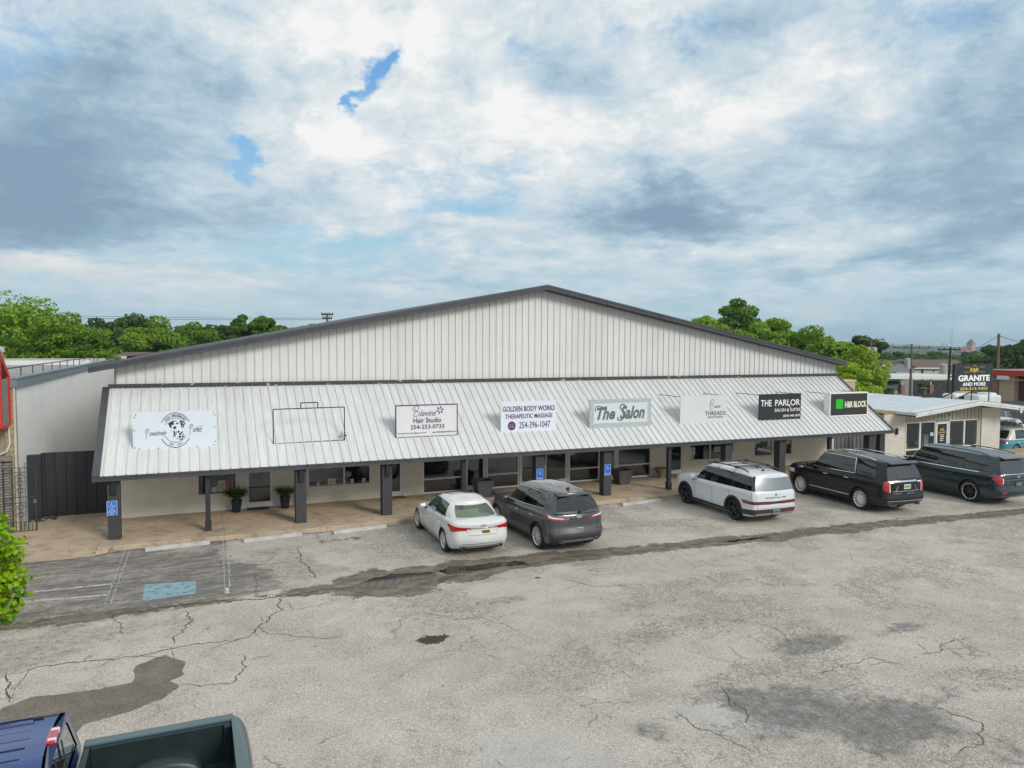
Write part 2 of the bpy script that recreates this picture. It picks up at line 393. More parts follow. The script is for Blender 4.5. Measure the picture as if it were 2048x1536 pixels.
# ------------------------------------------------------------------ parking lot with its stains
rng = np.random.default_rng(4)
def vnoise(X, Y, f, seed):
    r = np.random.default_rng(seed).random((256, 256)); x = X*f; y = Y*f
    xi = np.floor(x).astype(int); yi = np.floor(y).astype(int); fx = x-xi; fy = y-yi
    fx = fx*fx*(3-2*fx); fy = fy*fy*(3-2*fy)
    g = lambda a, b: r[(yi+b) % 256, (xi+a) % 256]
    return (g(0,0)*(1-fx)+g(1,0)*fx)*(1-fy)+(g(0,1)*(1-fx)+g(1,1)*fx)*fy
def fbm(X, Y, f, seed, o=5):
    s = 0; a = .5; n_ = 0
    for k in range(o): s = s+a*vnoise(X, Y, f*2**k, seed+k); n_ += a; a *= .55
    return s/n_*2-1
def polysd(X, Y, poly):      # >0 inside, metres
    d = np.full(X.shape, 1e9); ins = np.zeros(X.shape, bool); k = len(poly)
    for i in range(k):
        x0, y0 = poly[i]; x1, y1 = poly[(i+1) % k]; dx, dy = x1-x0, y1-y0
        t = np.clip(((X-x0)*dx+(Y-y0)*dy)/(dx*dx+dy*dy+1e-9), 0, 1)
        d = np.minimum(d, np.hypot(X-x0-t*dx, Y-y0-t*dy))
        c = ((y0 > Y) != (y1 > Y)) & (X < (x1-x0)*(Y-y0)/(y1-y0+1e-12)+x0); ins ^= c
    return np.where(ins, d, -d)
def linesd(X, Y, pts):
    d = np.full(X.shape, 1e9)
    for (x0, y0), (x1, y1) in zip(pts[:-1], pts[1:]):
        dx, dy = x1-x0, y1-y0; t = np.clip(((X-x0)*dx+(Y-y0)*dy)/(dx*dx+dy*dy+1e-9), 0, 1)
        d = np.minimum(d, np.hypot(X-x0-t*dx, Y-y0-t*dy))
    return d
sst = lambda x, a, b: (lambda t: t*t*(3-2*t))(np.clip((x-a)/(b-a), 0, 1))
def lot_attrs(X, Y):
    n1_ = fbm(X, Y, .6, 1); n2_ = fbm(X, Y, 1.7, 20); n3_ = fbm(X*.5, Y*1.3, .9, 40)
    seal = polysd(X, Y, [(-9, -.9), (1.0, -.9), (.85, -3), (1.6, -5), (2.4, -6.4), (1.0, -6.8), (-.9, -7.1), (-3.2, -7.3), (-9, -8.0)])
    seal = sst(seal+n1_*.65+n2_*.35, -.45, .45)
    seal2 = polysd(X, Y, [(.8, -1.6), (3.4, -2.6), (4.0, -5.4), (3.2, -6.4), (.8, -6.4)])
    seal = np.maximum(seal*(.74+.55*n3_), sst(seal2+n1_*1.0+n2_*.5, -.3, .8)*.42)
    seal = np.maximum(seal, sst(polysd(X, Y, [(-9, -7), (-1.5, -7), (1.0, -7.6), (-.6, -8.3), (-3, -9.4), (-9, -9.5)])+n1_*.9, -.4, .6)*.45)
    gut = linesd(X, Y, [(-6, -6.75), (-1.84, -6.6), (1.8, -6.72), (3.6, -6.75), (5.9, -6.45), (9.1, -6.5), (12.7, -6.8), (19.7, -7.2), (27.5, -7.8), (46, -9)])
    wid = np.interp(X, [-6, 1, 3, 4.5, 7, 8.6, 10, 14, 18, 22, 26, 46], [.25, .3, .5, .95, .8, .75, .55, .62, .55, .55, .45, .35])
    wet = sst(wid*.85-gut+n1_*.3+n2_*.22, -.16, .26)
    blob = polysd(X, Y, [(3.4, -5.9), (4.2, -5.5), (5.0, -5.5), (6.0, -6.0), (8.4, -6.0), (8.6, -6.9), (6.4, -7.4), (4.6, -7.9), (3.4, -7.6), (2.6, -6.8)])
    wet = np.maximum(wet, sst(blob+n1_*.5+n2_*.35, -.22, .30))
    wet = np.maximum(wet, sst(.5-np.hypot((X-4.0)/1.5, (Y+2.3)/.5)+n2_*.4, 0, .3)*.6)
    wet = np.maximum(wet, .8*sst(.12-np.abs(Y+1.12+n2_*.1), 0, .1))
    patch = polysd(X, Y, [(-2.99, -10.74), (-2.64, -10.37), (-1.58, -10.54), (-1.04, -10.5), (-1.09, -9.71), (-.6, -9.39), (-.24, -9.88), (-.25, -10.52), (-.52, -10.66), (-.23, -10.99), (-.76, -11.51), (-1.0, -11.67), (-1.66, -11.82), (-1.76, -12.55), (-2.6, -12.8), (-3.4, -11.6)])
    patch = sst(patch+n2_*.14, -.07, .10)
    rough = sst(polysd(X, Y, [(7.8, -15.0), (8.65, -14.7), (9.65, -15.4), (10.6, -16.0), (12.0, -16.4), (10.9, -17.6), (9.7, -17.4), (8.6, -16.6), (8.0, -16.0)])+n1_*.6+n2_*.4, -.3, .7)
    rough = np.maximum(rough, .8*sst(.8-np.hypot((X-11.3)/1.6, (Y+13.9)/.55)+n1_*.5+n2_*.3, 0, .5))
    rough = np.maximum(rough, .75*sst(.8-np.hypot((X-13.6)/1.5, (Y+14.0)/.6)+n1_*.5+n2_*.3, 0, .5))
    rough = np.maximum(rough, .55*sst(1-np.hypot((X-6.4)/1.5, (Y+9.2)/.5)+n1_*.5+n2_*.4, .1, .8))
    rough = np.maximum(rough, .6*sst(.8-np.hypot((X-6.4)/.7, (Y+15.6)/.9)+n1_*.5+n2_*.4, .1, .8))
    rough = np.maximum(rough, .45*sst(n3_, .12, .6)*sst(X, 5, 10)*sst(-Y, 10, 13))
    light = sst(polysd(X, Y, [(3.9, -14.6), (5.0, -14.9), (5.6, -15.8), (5.4, -18), (3, -18)])+n1_*.3+n2_*.2, -.05, .1)
    light = np.maximum(light, sst(polysd(X, Y, [(6.9, -14.9), (7.7, -15.0), (8.0, -15.6), (8.6, -16.3), (7.5, -16.2)])+n2_*.25, -.05, .08))
    hole = sst(.85-np.hypot((X-4.4)/.55, (Y+10.7)/.36)+n2_*.7, -.25, .55)
    hole = np.maximum(hole, .8*sst(.8-np.hypot((X-8.05)/.2, (Y+7.95)/.15)+n2_*.3, 0, .3))
    crk = .25+.75*sst(n1_+.6*n3_, -.2, .5)*sst(X+.4*Y, -2, 4)
    crk = np.maximum(crk, rough); crk = crk*(1-.8*seal)
    tan = sst(fbm(X, Y, .35, 70), .1, .7)
    return np.stack([seal, wet, patch, rough], -1), np.stack([light, hole, np.clip(crk, 0, 1), tan], -1)
def g_lot(t, b):
    p = gcoord(t); p = t.scale(p, (1, 1, 0))
    def att(nm):
        a = t.new('ShaderNodeAttribute', attribute_name=nm)
        s = t.new('ShaderNodeSeparateColor'); t.l.new(a.outputs['Color'], s.inputs[0])
        return (*s.outputs[:3], a.outputs['Alpha'])
    seal, wet, patch, rough = att('stainA'); light, hole, crk, tan = att('stainB')
    hi = t.m('SUBTRACT', t.noise(p, 5, 8, .68), .5); hi2 = t.m('SUBTRACT', t.noise(p, 22, 6, .65), .5)
    def edge(a, k=1.6, w_=.16): return t.ss(t.m('ADD', a, t.m('ADD', t.m('MULTIPLY', hi, k), t.m('MULTIPLY', hi2, .5*k))), .5-w_, .5+w_)
    big = t.noise(p, .22, 7, .6); mid = t.noise(p, 1.4, 8, .65); fin = t.noise(p, 38, 4, .75); grit = t.voro(p, 55, 'F1')
    c = t.mix(t.ss(big, .35, .65), (.545, .484, .424), (.475, .428, .38))
    c = t.mix(t.m('MULTIPLY', t.m('MULTIPLY', tan, t.ss(mid, .4, .65)), .4), c, (.40, .33, .24))
    c = t.mix(t.ss(mid, .36, .72, 0, .5), c, (.33, .305, .275))
    c = t.mix(t.ss(t.noise(t.v('ADD', p, (5, 9, 0)), .75, 9, .72), .52, .66, 0, .5), c, (.56, .52, .47))
    spk = t.m('MULTIPLY', t.ss(t.noise(p, 60, 3, .8), .34, .66, .62, 1.34), t.ss(t.noise(p, 17, 4, .75), .34, .66, .82, 1.18))
    spk2 = t.ss(fin, .3, .7, .75, 1.24)
    c = t.v('SCALE', c, t.m('MULTIPLY', spk, spk2))
    # cooler, darker broken areas
    r = edge(rough, 1.9, .38)
    c = t.mix(t.m('MULTIPLY', r, .85), c, t.v('SCALE', (.185, .185, .18), t.ss(t.noise(p, 3.5, 8, .75), .3, .7, .6, 1.7)))
    l = edge(light, 1.5, .12)
    c = t.mix(t.m('MULTIPLY', l, .35), c, t.v('SCALE', (.42, .445, .455), t.ss(t.noise(p, 70, 3, .7), .3, .7, .8, 1.2)))
    s = edge(seal, .9, .30)
    sc2 = t.mix(t.ss(t.noise(t.scale(p, (.6, 2.2, 1)), 2.2, 8, .75), .42, .68), (.15, .14, .128), (.37, .335, .29))
    sc2 = t.mix(t.ss(t.noise(t.scale(p, (1, 3, 1)), 5, 8, .8), .60, .68, 0, .7), sc2, (.30, .29, .27))
    sc2 = t.v('SCALE', sc2, t.m('MULTIPLY', spk, 1.0))
    c = t.mix(s, c, sc2)
    pa = edge(patch, .9, .08)
    c = t.mix(pa, c, t.v('SCALE', (.19, .165, .135), t.m('MULTIPLY', spk, t.ss(t.noise(p, 2, 5), .3, .7, .8, 1.2))))
    w_ = edge(wet, 2.1, .10)
    wc = t.mix(t.ss(t.noise(t.scale(p, (.8, 1.3, 1)), 2.6, 8, .75), .40, .62), (.10, .08, .06), (.24, .20, .155))
    c = t.mix(t.m('MULTIPLY', w_, .93), c, t.v('SCALE', wc, spk))
    h = edge(hole, 2.6, .12); c = t.mix(h, c, t.v('SCALE', (.055, .045, .038), spk))
    # alligator cracking
    wv = t.v('ADD', p, t.v('SCALE', t.noise(p, 3, 5, .6, out=1), .35))
    v1 = t.voro(wv, 2.6); v2 = t.voro(t.v('ADD', wv, (3.1, 1.7, 0)), 6.5); v3 = t.voro(t.v('ADD', wv, (9.1, 4.7, 0)), .42)
    m1 = t.ss(t.m('ADD', crk, t.m('MULTIPLY', hi, 1.2)), .28, .6); m2 = t.ss(t.m('ADD', crk, t.m('MULTIPLY', hi, 1.5)), .42, .75)
    k1 = t.m('MULTIPLY', t.ss(v1, .045, .0), t.m('MULTIPLY', m1, t.ss(t.noise(p, 2.4, 4), .34, .55)))
    k2 = t.m('MULTIPLY', t.ss(v2, .085, .0), m2)
    k3 = t.m('MULTIPLY', t.ss(v3, .010, .002), t.ss(t.noise(p, .9, 4), .5, .6))
    v4 = t.voro(t.v('ADD', wv, (2.2, 7.7, 0)), 13); k4 = t.m('MULTIPLY', t.ss(v4, .13, .0), t.ss(t.m('ADD', t.noise(p, .5, 6, .7), t.m('MULTIPLY', crk, .15)), .5, .64))
    kk = t.m('MAXIMUM', t.m('MAXIMUM', t.m('MULTIPLY', k1, .85), t.m('MULTIPLY', k4, .42)), t.m('MAXIMUM', t.m('MULTIPLY', k2, .75), t.m('MULTIPLY', k3, .7)))
    c = t.mix(t.m('MULTIPLY', kk, .75), c, (.14, .12, .095))
    t.put(b.inputs['Base Color'], c)
    t.put(b.inputs['Roughness'], t.ss(w_, 0, 1, .92, .72))
    hgt = t.m('SUBTRACT', t.m('ADD', t.m('MULTIPLY', t.noise(p, 60, 4, .7), .5), t.m('MULTIPLY', grit, .5)), t.m('MULTIPLY', kk, 1.3))
    hgt = t.m('SUBTRACT', hgt, t.m('MULTIPLY', r, t.m('MULTIPLY', t.noise(p, 6, 6, .7), 1.5)))
    bump(t, b, hgt, .55, .015)
M_['lot'] = mat('worn_asphalt', rough=.9, spec=.3, fn=g_lot)
xs = np.concatenate([np.arange(-30, -9, .5), np.arange(-9, 24, .075), np.arange(24, 60, .2)]); ys = np.concatenate([np.arange(-40, -22, .5), np.arange(-22, -.9, .075)])
X, Y = np.meshgrid(xs, ys); aA, aB = lot_attrs(X, Y)
props(grid_mesh('parking_lot', X, Y, X*0+side_dip(X, Y), [M_['lot']], {'stainA': aA, 'stainB': aB}), kind='structure')
# concrete apron to the right, in front of and beside the granite shop, and alley beyond
def g_conc(t, b):
    p = gcoord(t)
    c = t.mix(t.ss(t.noise(p, .9, 7, .65), .35, .65), (.52, .405, .29), (.42, .33, .235))
    c = t.mix(t.ss(t.noise(t.scale(p, (1, 1.6, 1)), 2.2, 7, .7), .48, .68, 0, .55), c, (.17, .14, .11))
    c = t.v('SCALE', c, t.ss(t.noise(p, 45, 4, .7), .3, .7, .86, 1.14))
    x, y, z = t.xyz(p)
    j = t.ss(t.m('ABSOLUTE', t.m('SUBTRACT', t.m('MODULO', t.m('ADD', x, 40.35), 3.05), 1.5)), .012, .004)
    c = t.mix(t.m('MULTIPLY', j, .55), c, (.09, .08, .07))
    v = t.voro(t.v('ADD', p, t.v('SCALE', t.noise(p, 2, 4, out=1), .5)), .55); c = t.mix(t.ss(v, .006, .001, 0, .5), c, (.1, .08, .06))
    t.put(b.inputs['Base Color'], c); bump(t, b, t.noise(p, 50, 4), .25, .01)
M_['conc'] = mat('tan_concrete', rough=.85, spec=.3, fn=g_conc)
# kerbed walk under the canopy
m = MB(); m.box(-2.62, 60, -.96, 2.9, -.3, .12); m.box(-2.62, 60, -.975, -.90, -.28, .124)
props(m.build('sidewalk', M_['conc'], smooth=None, bevel=.015), kind='structure')
# ramp / alley slab on the left
xs = np.linspace(-16, -2.62, 40); ys = np.linspace(-1.42, 4.4, 40); X, Y = np.meshgrid(xs, ys)
Y2 = Y + .06*np.sin(X*2.3)*(Y < -1.3)
props(grid_mesh('ramp', X, Y2, .008+.11*sst(Y, -1.4, .6), [M_['conc']]), kind='structure')
# back lane and lots around the buildings
props(MB().box(-30, -2.6, 4.4, 90, -.3, -.02).build('alley', M_['conc']), kind='structure')

# ------------------------------------------------------------------ painted lines, cracks and puddles
def ribbon(m, pts, w_, z, seed=0, jag=0.0, taper=True, step=.08):
    rd = random.Random(seed); P = [Vector((x, y, 0)) for x, y in pts]
    out = []
    for a, b in zip(P[:-1], P[1:]):
        k = max(1, int((b-a).length/step))
        for i in range(k): out.append(a.lerp(b, i/k))
    out.append(P[-1]); k = len(out); L = []; off = 0; off2 = 0
    for i, p in enumerate(out):
        d = (out[min(i+1, k-1)]-out[max(i-1, 0)]).normalized(); nrm = Vector((-d.y, d.x, 0))
        off = off*.82+rd.gauss(0, 1)*jag*.45; off2 = off2*.5+rd.gauss(0, 1)*jag*.25
        hw = w_/2*(rd.uniform(.45, 1.25) if jag else 1)
        if taper: hw *= min(1, (i+1)/5, (k-i)/5)
        q = p+nrm*(off+off2); L.append((q+nrm*hw, q-nrm*hw))
    b0 = len(m.v)
    for a, b in L: m.v += [(a.x, a.y, z), (b.x, b.y, z)]
    for i in range(k-1): m.f.append((b0+2*i, b0+2*i+1, b0+2*i+3, b0+2*i+2)); m.m.append(0)
def worn(name, c, under, thr=.5, sc_=9):
    def fn(t, b):
        p = gcoord(t); f = t.ss(t.m('ADD', t.m('MULTIPLY', t.noise(p, sc_, 7, .75), .7), t.m('MULTIPLY', t.noise(p, 60, 3), .3)), thr-.05, thr+.05)
        t.put(b.inputs['Base Color'], t.mix(f, c, under)); t.put(b.inputs['Alpha'], t.ss(f, 0, 1, 1, .05 if sc_ > 6 else .45))
    return mat(name, c, .8, fn=fn)
M_['line'] = worn('worn_white_line', (.58, .57, .55), (.2, .19, .18), .55)
M_['line3'] = worn('faded_white_line', (.50, .49, .47), (.2, .19, .18), .515)
M_['line2'] = worn('ghost_line', (.36, .34, .29), (.2, .19, .18), .47)
M_['yell'] = worn('worn_yellow_line', (.38, .30, .09), (.2, .19, .18), .46)
M_['bluepad'] = worn('faded_blue_paint', (.24, .37, .42), (.17, .2, .2), .56, 5)
def line(name, label, pts, w_, mt, grp=None):
    m = MB(); ribbon(m, pts, w_, .006, taper=False, step=.5); return props(m.build(name, mt), kind='structure')
for pts in ([(-3.9, -4.25), (-1.93, -4.32)], [(-3.9, -4.93), (-1.94, -5.19)]): line('painted_line', '', pts, .10, M_['line'])
for pts in ([(-3.9, -2.13), (-1.9, -2.26)], [(-3.9, -3.2), (-1.89, -3.42)]): line('painted_line', '', pts, .06, M_['line2'])
for (x0, y0), (x1, y1), e in (((.8, -1.0), (.66, -6.1), 1), ((3.47, -1.05), (3.5, -2.6), 0), ((6.14, -1.0), (6.05, -2.2), 0), ((-1.84, -1.0), (-1.9, -5.9), 1), ((9.0, -1.0), (9.0, -2.4), 0), ((13.42, -1.2), (13.42, -1.9), 0), ((19.3, -1.2), (19.3, -4.4), 0), ((16.0, -1.2), (16.0, -1.8), 0)):
    for dx in (-.06, .06): line('painted_line', '', [(x0+dx, y0), (x1+dx, y1)], .032, M_['line3'])
    line('painted_line', '', [(x0-.01, y0-.05), (x0*.5+x1*.5-.01, y0*.5+y1*.5)], .05, M_['yell'])
line('painted_line', '', [(.68, -5.7), (.66, -6.15)], .13, M_['line']); line('painted_line', '', [(27.2, -7.32), (32, -8.0)], .13, M_['line'])
m = MB(); m.add([(-1.21, -4.70, .006), (-.03, -4.85, .006), (-.05, -5.92, .006), (-.55, -5.9, .006), (-1.18, -6.0, .006)], [(0, 4, 3, 2, 1)])
props(m.build('painted_pad', M_['bluepad']), kind='structure')
def g_crack(t, b):
    p = gcoord(t); t.put(b.inputs['Base Color'], t.mix(t.ss(t.noise(p, 1.7, 3), .60, .66), (.11, .09, .07), (.10, .14, .04)))
M_['crack'] = mat('crack_fill', rough=1, spec=.1, fn=g_crack)
m = MB()
for i, (w0, pts) in enumerate(CRACKS):
    ribbon(m, pts, w0*.62, .0045, i, .05, step=.055)
    rd = random.Random(i*7)
    for (a, b_) in zip(pts[:-1], pts[1:]):
        if rd.random() < .5:
            mx, my = a[0]*.5+b_[0]*.5, a[1]*.5+b_[1]*.5; an = rd.uniform(0, 6.28); l = rd.uniform(.2, .7)
            ribbon(m, [(mx, my), (mx+l*math.cos(an), my+l*math.sin(an))], .018, .0035, i+50, .03)
props(m.build('pavement_cracks', M_['crack']), kind='structure')
def g_pud(t, b):
    p = gcoord(t); t.put(b.inputs['Base Color'], t.mix(t.ss(t.noise(p, 1.6, 5), .4, .6), (.050, .038, .018), (.026, .019, .014)))
    t.put(b.inputs['Roughness'], .05)
M_['puddle'] = mat('muddy_water', rough=.04, spec=.5, fn=g_pud)
def puddle(poly, seed):
    k = len(poly); out = []; rd = random.Random(seed)
    for i in range(k):
        a = Vector(poly[i]); b = Vector(poly[(i+1) % k]); c = max(2, int((b-a).length/.1))
        for j in range(c):
            q = a.lerp(b, j/c); out.append((q.x+rd.gauss(0, .02), q.y+rd.gauss(0, .035)))
    m = MB(); m.add([(x, y, .005) for x, y in out], [tuple(range(len(out)))[::-1]])
    o = m.build('puddle', M_['puddle']); bm = bmesh.new(); bm.from_mesh(o.data); bmesh.ops.recalc_face_normals(bm, faces=bm.faces)
    for f in bm.faces:
        if f.normal.z < 0: f.normal_flip()
    bmesh.ops.triangulate(bm, faces=bm.faces); bm.to_mesh(o.data); bm.free(); props(o, kind='structure')
puddle([(3.5, -6.8), (4.0, -6.45), (4.62, -6.22), (5.2, -6.35), (5.8, -6.42), (5.6, -6.85), (5.0, -6.9), (4.4, -7.15), (3.7, -7.12)], 1)
puddle([(5.0, -7.2), (5.6, -6.98), (6.3, -6.93), (6.0, -7.15), (5.3, -7.34)], 2)
puddle([(5.85, -6.45), (6.29, -6.16), (6.8, -6.34), (7.3, -6.28), (8.3, -6.42), (8.3, -6.78), (7.4, -6.72), (6.6, -6.88), (6.0, -6.78)], 3)
puddle([(11.0, -6.66), (12.0, -6.72), (12.9, -6.8), (12.6, -6.98), (11.3, -6.86)], 4)
puddle([(14.5, -6.98), (16.0, -7.0), (16.6, -7.12), (15.2, -7.18)], 5)
# ------------------------------------------------------------------ lettering helpers
_fc = {}
def glyphs(s, bold=0.0, shear=0.0):
    k = (s, bold, shear)
    if k not in _fc:
        cu = bpy.data.curves.new('t', 'FONT'); cu.body = s; cu.offset = bold; cu.shear = shear; cu.resolution_u = 3; cu.extrude = .02
        o = bpy.data.objects.new('t', cu); COL.objects.link(o); bpy.context.view_layer.update()
        me = bpy.data.meshes.new_from_object(o.evaluated_get(bpy.context.evaluated_depsgraph_get()))
        vs = [tuple(v.co) for v in me.vertices]; fs = [tuple(p.vertices) for p in me.polygons]
        bpy.data.objects.remove(o); bpy.data.meshes.remove(me); _fc[k] = (vs, fs)
    return _fc[k]
def put_text(m, s, x0, x1, z0, z1, y, mi=0, bold=0.0, shear=0.0, depth=.006, serif=False):
    vs, fs = glyphs(s, bold, shear)
    a0 = min(v[0] for v in vs); a1 = max(v[0] for v in vs); b0 = min(v[1] for v in vs); b1 = max(v[1] for v in vs)
    f = lambda v: (x0+(v[0]-a0)/(a1-a0)*(x1-x0), y-(depth if v[2] > 0 else 0), z0+(v[1]-b0)/(b1-b0)*(z1-z0))
    m.add([f(v) for v in vs], fs, mi)
def stroke(m, pts, w_, y, mi=0, depth=.005, closed=False):
    P = [Vector((p[0], 0, p[1])) for p in pts]
    if closed: P.append(P[0])
    k = len(P); b = len(m.v)
    for i, p in enumerate(P):
        d = (P[min(i+1, k-1)]-P[max(i-1, 0)]); d = d.normalized() if d.length > 1e-6 else Vector((1, 0, 0)); nn = Vector((-d.z, 0, d.x))*w_/2
        for q in (p+nn, p-nn):
            m.v.append((q.x, y-depth, q.z))
    for i in range(k-1): m.f.append((b+2*i, b+2*i+1, b+2*i+3, b+2*i+2)); m.m.append(mi)
def arc(cx, cz, rx, rz, a0, a1, n_=24): return [(cx+rx*math.cos(R_(a0+(a1-a0)*i/n_)), cz+rz*math.sin(R_(a0+(a1-a0)*i/n_))) for i in range(n_+1)]
def blob(m, cx, cz, rx, rz, y, mi=0, ang=0, depth=.005, n_=10):
    ca, sa = math.cos(R_(ang)), math.sin(R_(ang)); vs = []
    for i in range(n_):
        a = 2*PI*i/n_; u, v = rx*math.cos(a), rz*math.sin(a); vs.append((cx+u*ca-v*sa, y-depth, cz+u*sa+v*ca))
    m.add(vs, [tuple(range(n_))], mi)
def poly(m, pts, y, mi=0, depth=.005): m.add([(x, y-depth, z) for x, z in pts], [tuple(range(len(pts)))], mi)
def spline(pts, n_=6):
    out = []; k = len(pts)
    for i in range(k-1):
        p0 = Vector(pts[max(i-1, 0)]); p1 = Vector(pts[i]); p2 = Vector(pts[i+1]); p3 = Vector(pts[min(i+2, k-1)])
        for j in range(n_):
            t = j/n_; out.append(tuple(.5*((2*p1)+(-p0+p2)*t+(2*p0-5*p1+4*p2-p3)*t*t+(-p0+3*p1-3*p2+p3)*t**3)))
    out.append(tuple(pts[-1])); return out

# ------------------------------------------------------------------ panel metals
def g_panel(base, streak=.10, axis='x', period=.2925, dirt=(.42, .40, .36), dk=.3):
    def fn(t, b):
        p = gcoord(t); x, y, z = t.xyz(p)
        u = x if axis == 'x' else y
        ph = t.m('MODULO', t.m('ADD', u, 100*period), period)
        minor = t.m('MULTIPLY', t.ss(t.m('ABSOLUTE', t.m('SUBTRACT', t.m('MODULO', ph, period/3), period/6)), .012, .0), 1.0)
        st = t.noise(t.scale(p, (9, .35, .35)) if axis == 'x' else t.scale(p, (.35, 9, .35)), 3, 5, .65)
        c = t.v('SCALE', base, t.ss(st, .25, .75, 1-streak, 1+streak*.5))
        pan = t.noise(t.comb(t.m('MULTIPLY', t.m('FLOOR', t.m('DIVIDE', t.m('ADD', u, 50.0), .8775)), 3.7), 0, 0), 1, 1)
        c = t.v('SCALE', c, t.ss(pan, .3, .7, .95, 1.03))
        c = t.mix(t.ss(t.noise(t.scale(p, (1.3, .8, .8)), 1.1, 6, .7), .50, .78, 0, dk), c, dirt)
        run = t.m('MULTIPLY', t.ss(t.noise(t.scale(p, (16, .5, .5)) if axis == 'x' else t.scale(p, (.5, 16, .5)), 1.2, 4, .6), .58, .70), t.ss(t.noise(p, .45, 3), .42, .6, 0, .45))
        c = t.mix(run, c, (.33, .29, .24))
        t.put(b.inputs['Base Color'], c); t.put(b.inputs['Roughness'], t.ss(st, .3, .7, .34, .5))
        bump(t, b, t.m('ADD', minor, t.m('MULTIPLY', t.noise(p, 4, 3), .35)), .35, .008)
    return fn
M_['canopy'] = mat('white_panel_roof', (.7, .73, .74), .42, fn=g_panel((.645, .655, .65), .16))
M_['gable'] = mat('grey_white_siding', (.68, .69, .67), .45, fn=g_panel((.68, .68, .655), .05, dk=.15))
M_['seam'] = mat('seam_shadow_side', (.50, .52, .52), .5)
def g_flash(t, b):
    p = gcoord(t)
    f = t.ss(t.noise(t.scale(p, (1, 1, 2.2)), 2.6, 5, .7), .60, .64)
    t.put(b.inputs['Base Color'], t.mix(f, (.045, .045, .052), (.50, .47, .40)))
M_['flash'] = mat('peeling_flashing', rough=.5, fn=g_flash)
def g_wwall(t, b):
    p = gcoord(t)
    blk = t.new('ShaderNodeTexBrick'); x, y, z = t.xyz(p); t.put(blk.inputs['Vector'], t.comb(t.m('ADD', x, y), z, 0))
    blk.inputs['Scale'].default_value = 1; blk.inputs['Brick Width'].default_value = .8; blk.inputs['Row Height'].default_value = .4; blk.inputs['Mortar Size'].default_value = .006
    c = t.mix(t.ss(t.noise(p, .5, 6, .6), .4, .7), (.88, .89, .88), (.80, .82, .81))
    c = t.mix(t.ss(t.noise(t.scale(p, (1, .5, 1.6)), 1.6, 7, .75), .60, .72, 0, .3), c, (.35, .35, .34))
    c = t.mix(t.m('MULTIPLY', blk.outputs[1], .18), c, (.4, .4, .4))
    t.put(b.inputs['Base Color'], c); bump(t, b, t.noise(p, 12, 5), .15, .01)
M_['wwall'] = mat('white_block_wall', rough=.8, fn=g_wwall)

# ------------------------------------------------------------------ the shop row
shop = thing('retail_building', 'long white metal gabled shop row with a sloped canopy on charcoal columns', 'building', (13.4, 3, 0))
XL, XR, YW = -2.40, 30.14, 2.80
# brick front with its openings
OP = [(.10, 1.29, .73, 2.12), (1.62, 2.60, .12, 2.2), (3.80, 6.11, .71, 2.12), (6.52, 7.40, .12, 2.2), (8.16, 18.80, .13, 2.25), (19.6, 20.56, .12, 2.2), (20.92, 23.2, .70, 2.12), (24.68, 27.05, .68, 2.12)]
m = MB(); x = XL
for a, b, z0, z1 in OP:
    m.box(x, a, YW, YW+.2, .1, 2.6)
    if z0 > .2: m.box(a, b, YW, YW+.2, .1, z0)
    m.box(a, b, YW, YW+.2, z1, 2.6); x = b
m.box(x, 29.45, YW, YW+.2, .1, 2.6); m.box(29.25, 29.45, YW+.2, 6.2, .1, 2.6)
m.build('brick_front', M_['brick'], shop)
m = MB(); m.box(29.45, 29.52, YW-.02, YW+.2, .1, 2.5); m.build('corner_trim', M_['dark'], shop)
# dim shop interior seen through the glass
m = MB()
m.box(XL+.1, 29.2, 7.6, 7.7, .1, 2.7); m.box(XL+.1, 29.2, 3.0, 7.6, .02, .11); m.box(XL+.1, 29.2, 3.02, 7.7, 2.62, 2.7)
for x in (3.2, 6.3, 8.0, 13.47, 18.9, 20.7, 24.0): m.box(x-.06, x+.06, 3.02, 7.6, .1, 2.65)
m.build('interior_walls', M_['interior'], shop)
# gable wall and roof
AX, AZ = 13.45, 8.12
def gz(x): return 5.02+3.25*((x+3.12)/(AX+3.12) if x < AX else (30.3-x)/(30.3-AX))+.01
m = MB(); YG = 3.10
m.add([(XL, YG, 4.5), (XR, YG, 4.5), (XR, YG, gz(XR)), (AX, YG, gz(AX)), (XL, YG, gz(XL))], [(0, 1, 2, 3, 4)])
m.build('gable_wall', M_['gable'], shop)
m = MB(); x = XL+.02
while x < XR:
    z1 = gz(x+.02)-.01
    m.add([(x, YG, 4.5), (x+.012, YG-.034, 4.5), (x+.036, YG-.034, 4.5), (x+.048, YG, 4.5), (x, YG, z1), (x+.012, YG-.034, z1), (x+.036, YG-.034, z1), (x+.048, YG, z1)], [(1, 2, 6, 5)])
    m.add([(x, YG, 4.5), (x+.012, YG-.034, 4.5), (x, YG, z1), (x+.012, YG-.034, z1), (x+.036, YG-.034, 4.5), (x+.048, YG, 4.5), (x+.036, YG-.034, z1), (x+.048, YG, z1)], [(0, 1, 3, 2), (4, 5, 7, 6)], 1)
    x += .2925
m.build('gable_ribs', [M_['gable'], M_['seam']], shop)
props(shop.children[-1], kind='stuff') if False else None
m = MB()
m.box(XL, XL+.1, YG+.01, 40, .1, 5.1); m.box(XR-.1, XR, YG+.01, 40, .1, 5.1); m.box(XL, XR, 39.9, 40, .1, 5.1)
m.build('side_walls', M_['gable'], shop)
YF = 2.56
prof = [(-3.12, 5.02), (AX, 8.27), (30.3, 5.02), (30.3, 5.22), (AX, 8.48), (-3.12, 5.22)]
m = MB()
vs = [(x, y, z) for y in (YF+.02, 40.3) for x, z in prof]
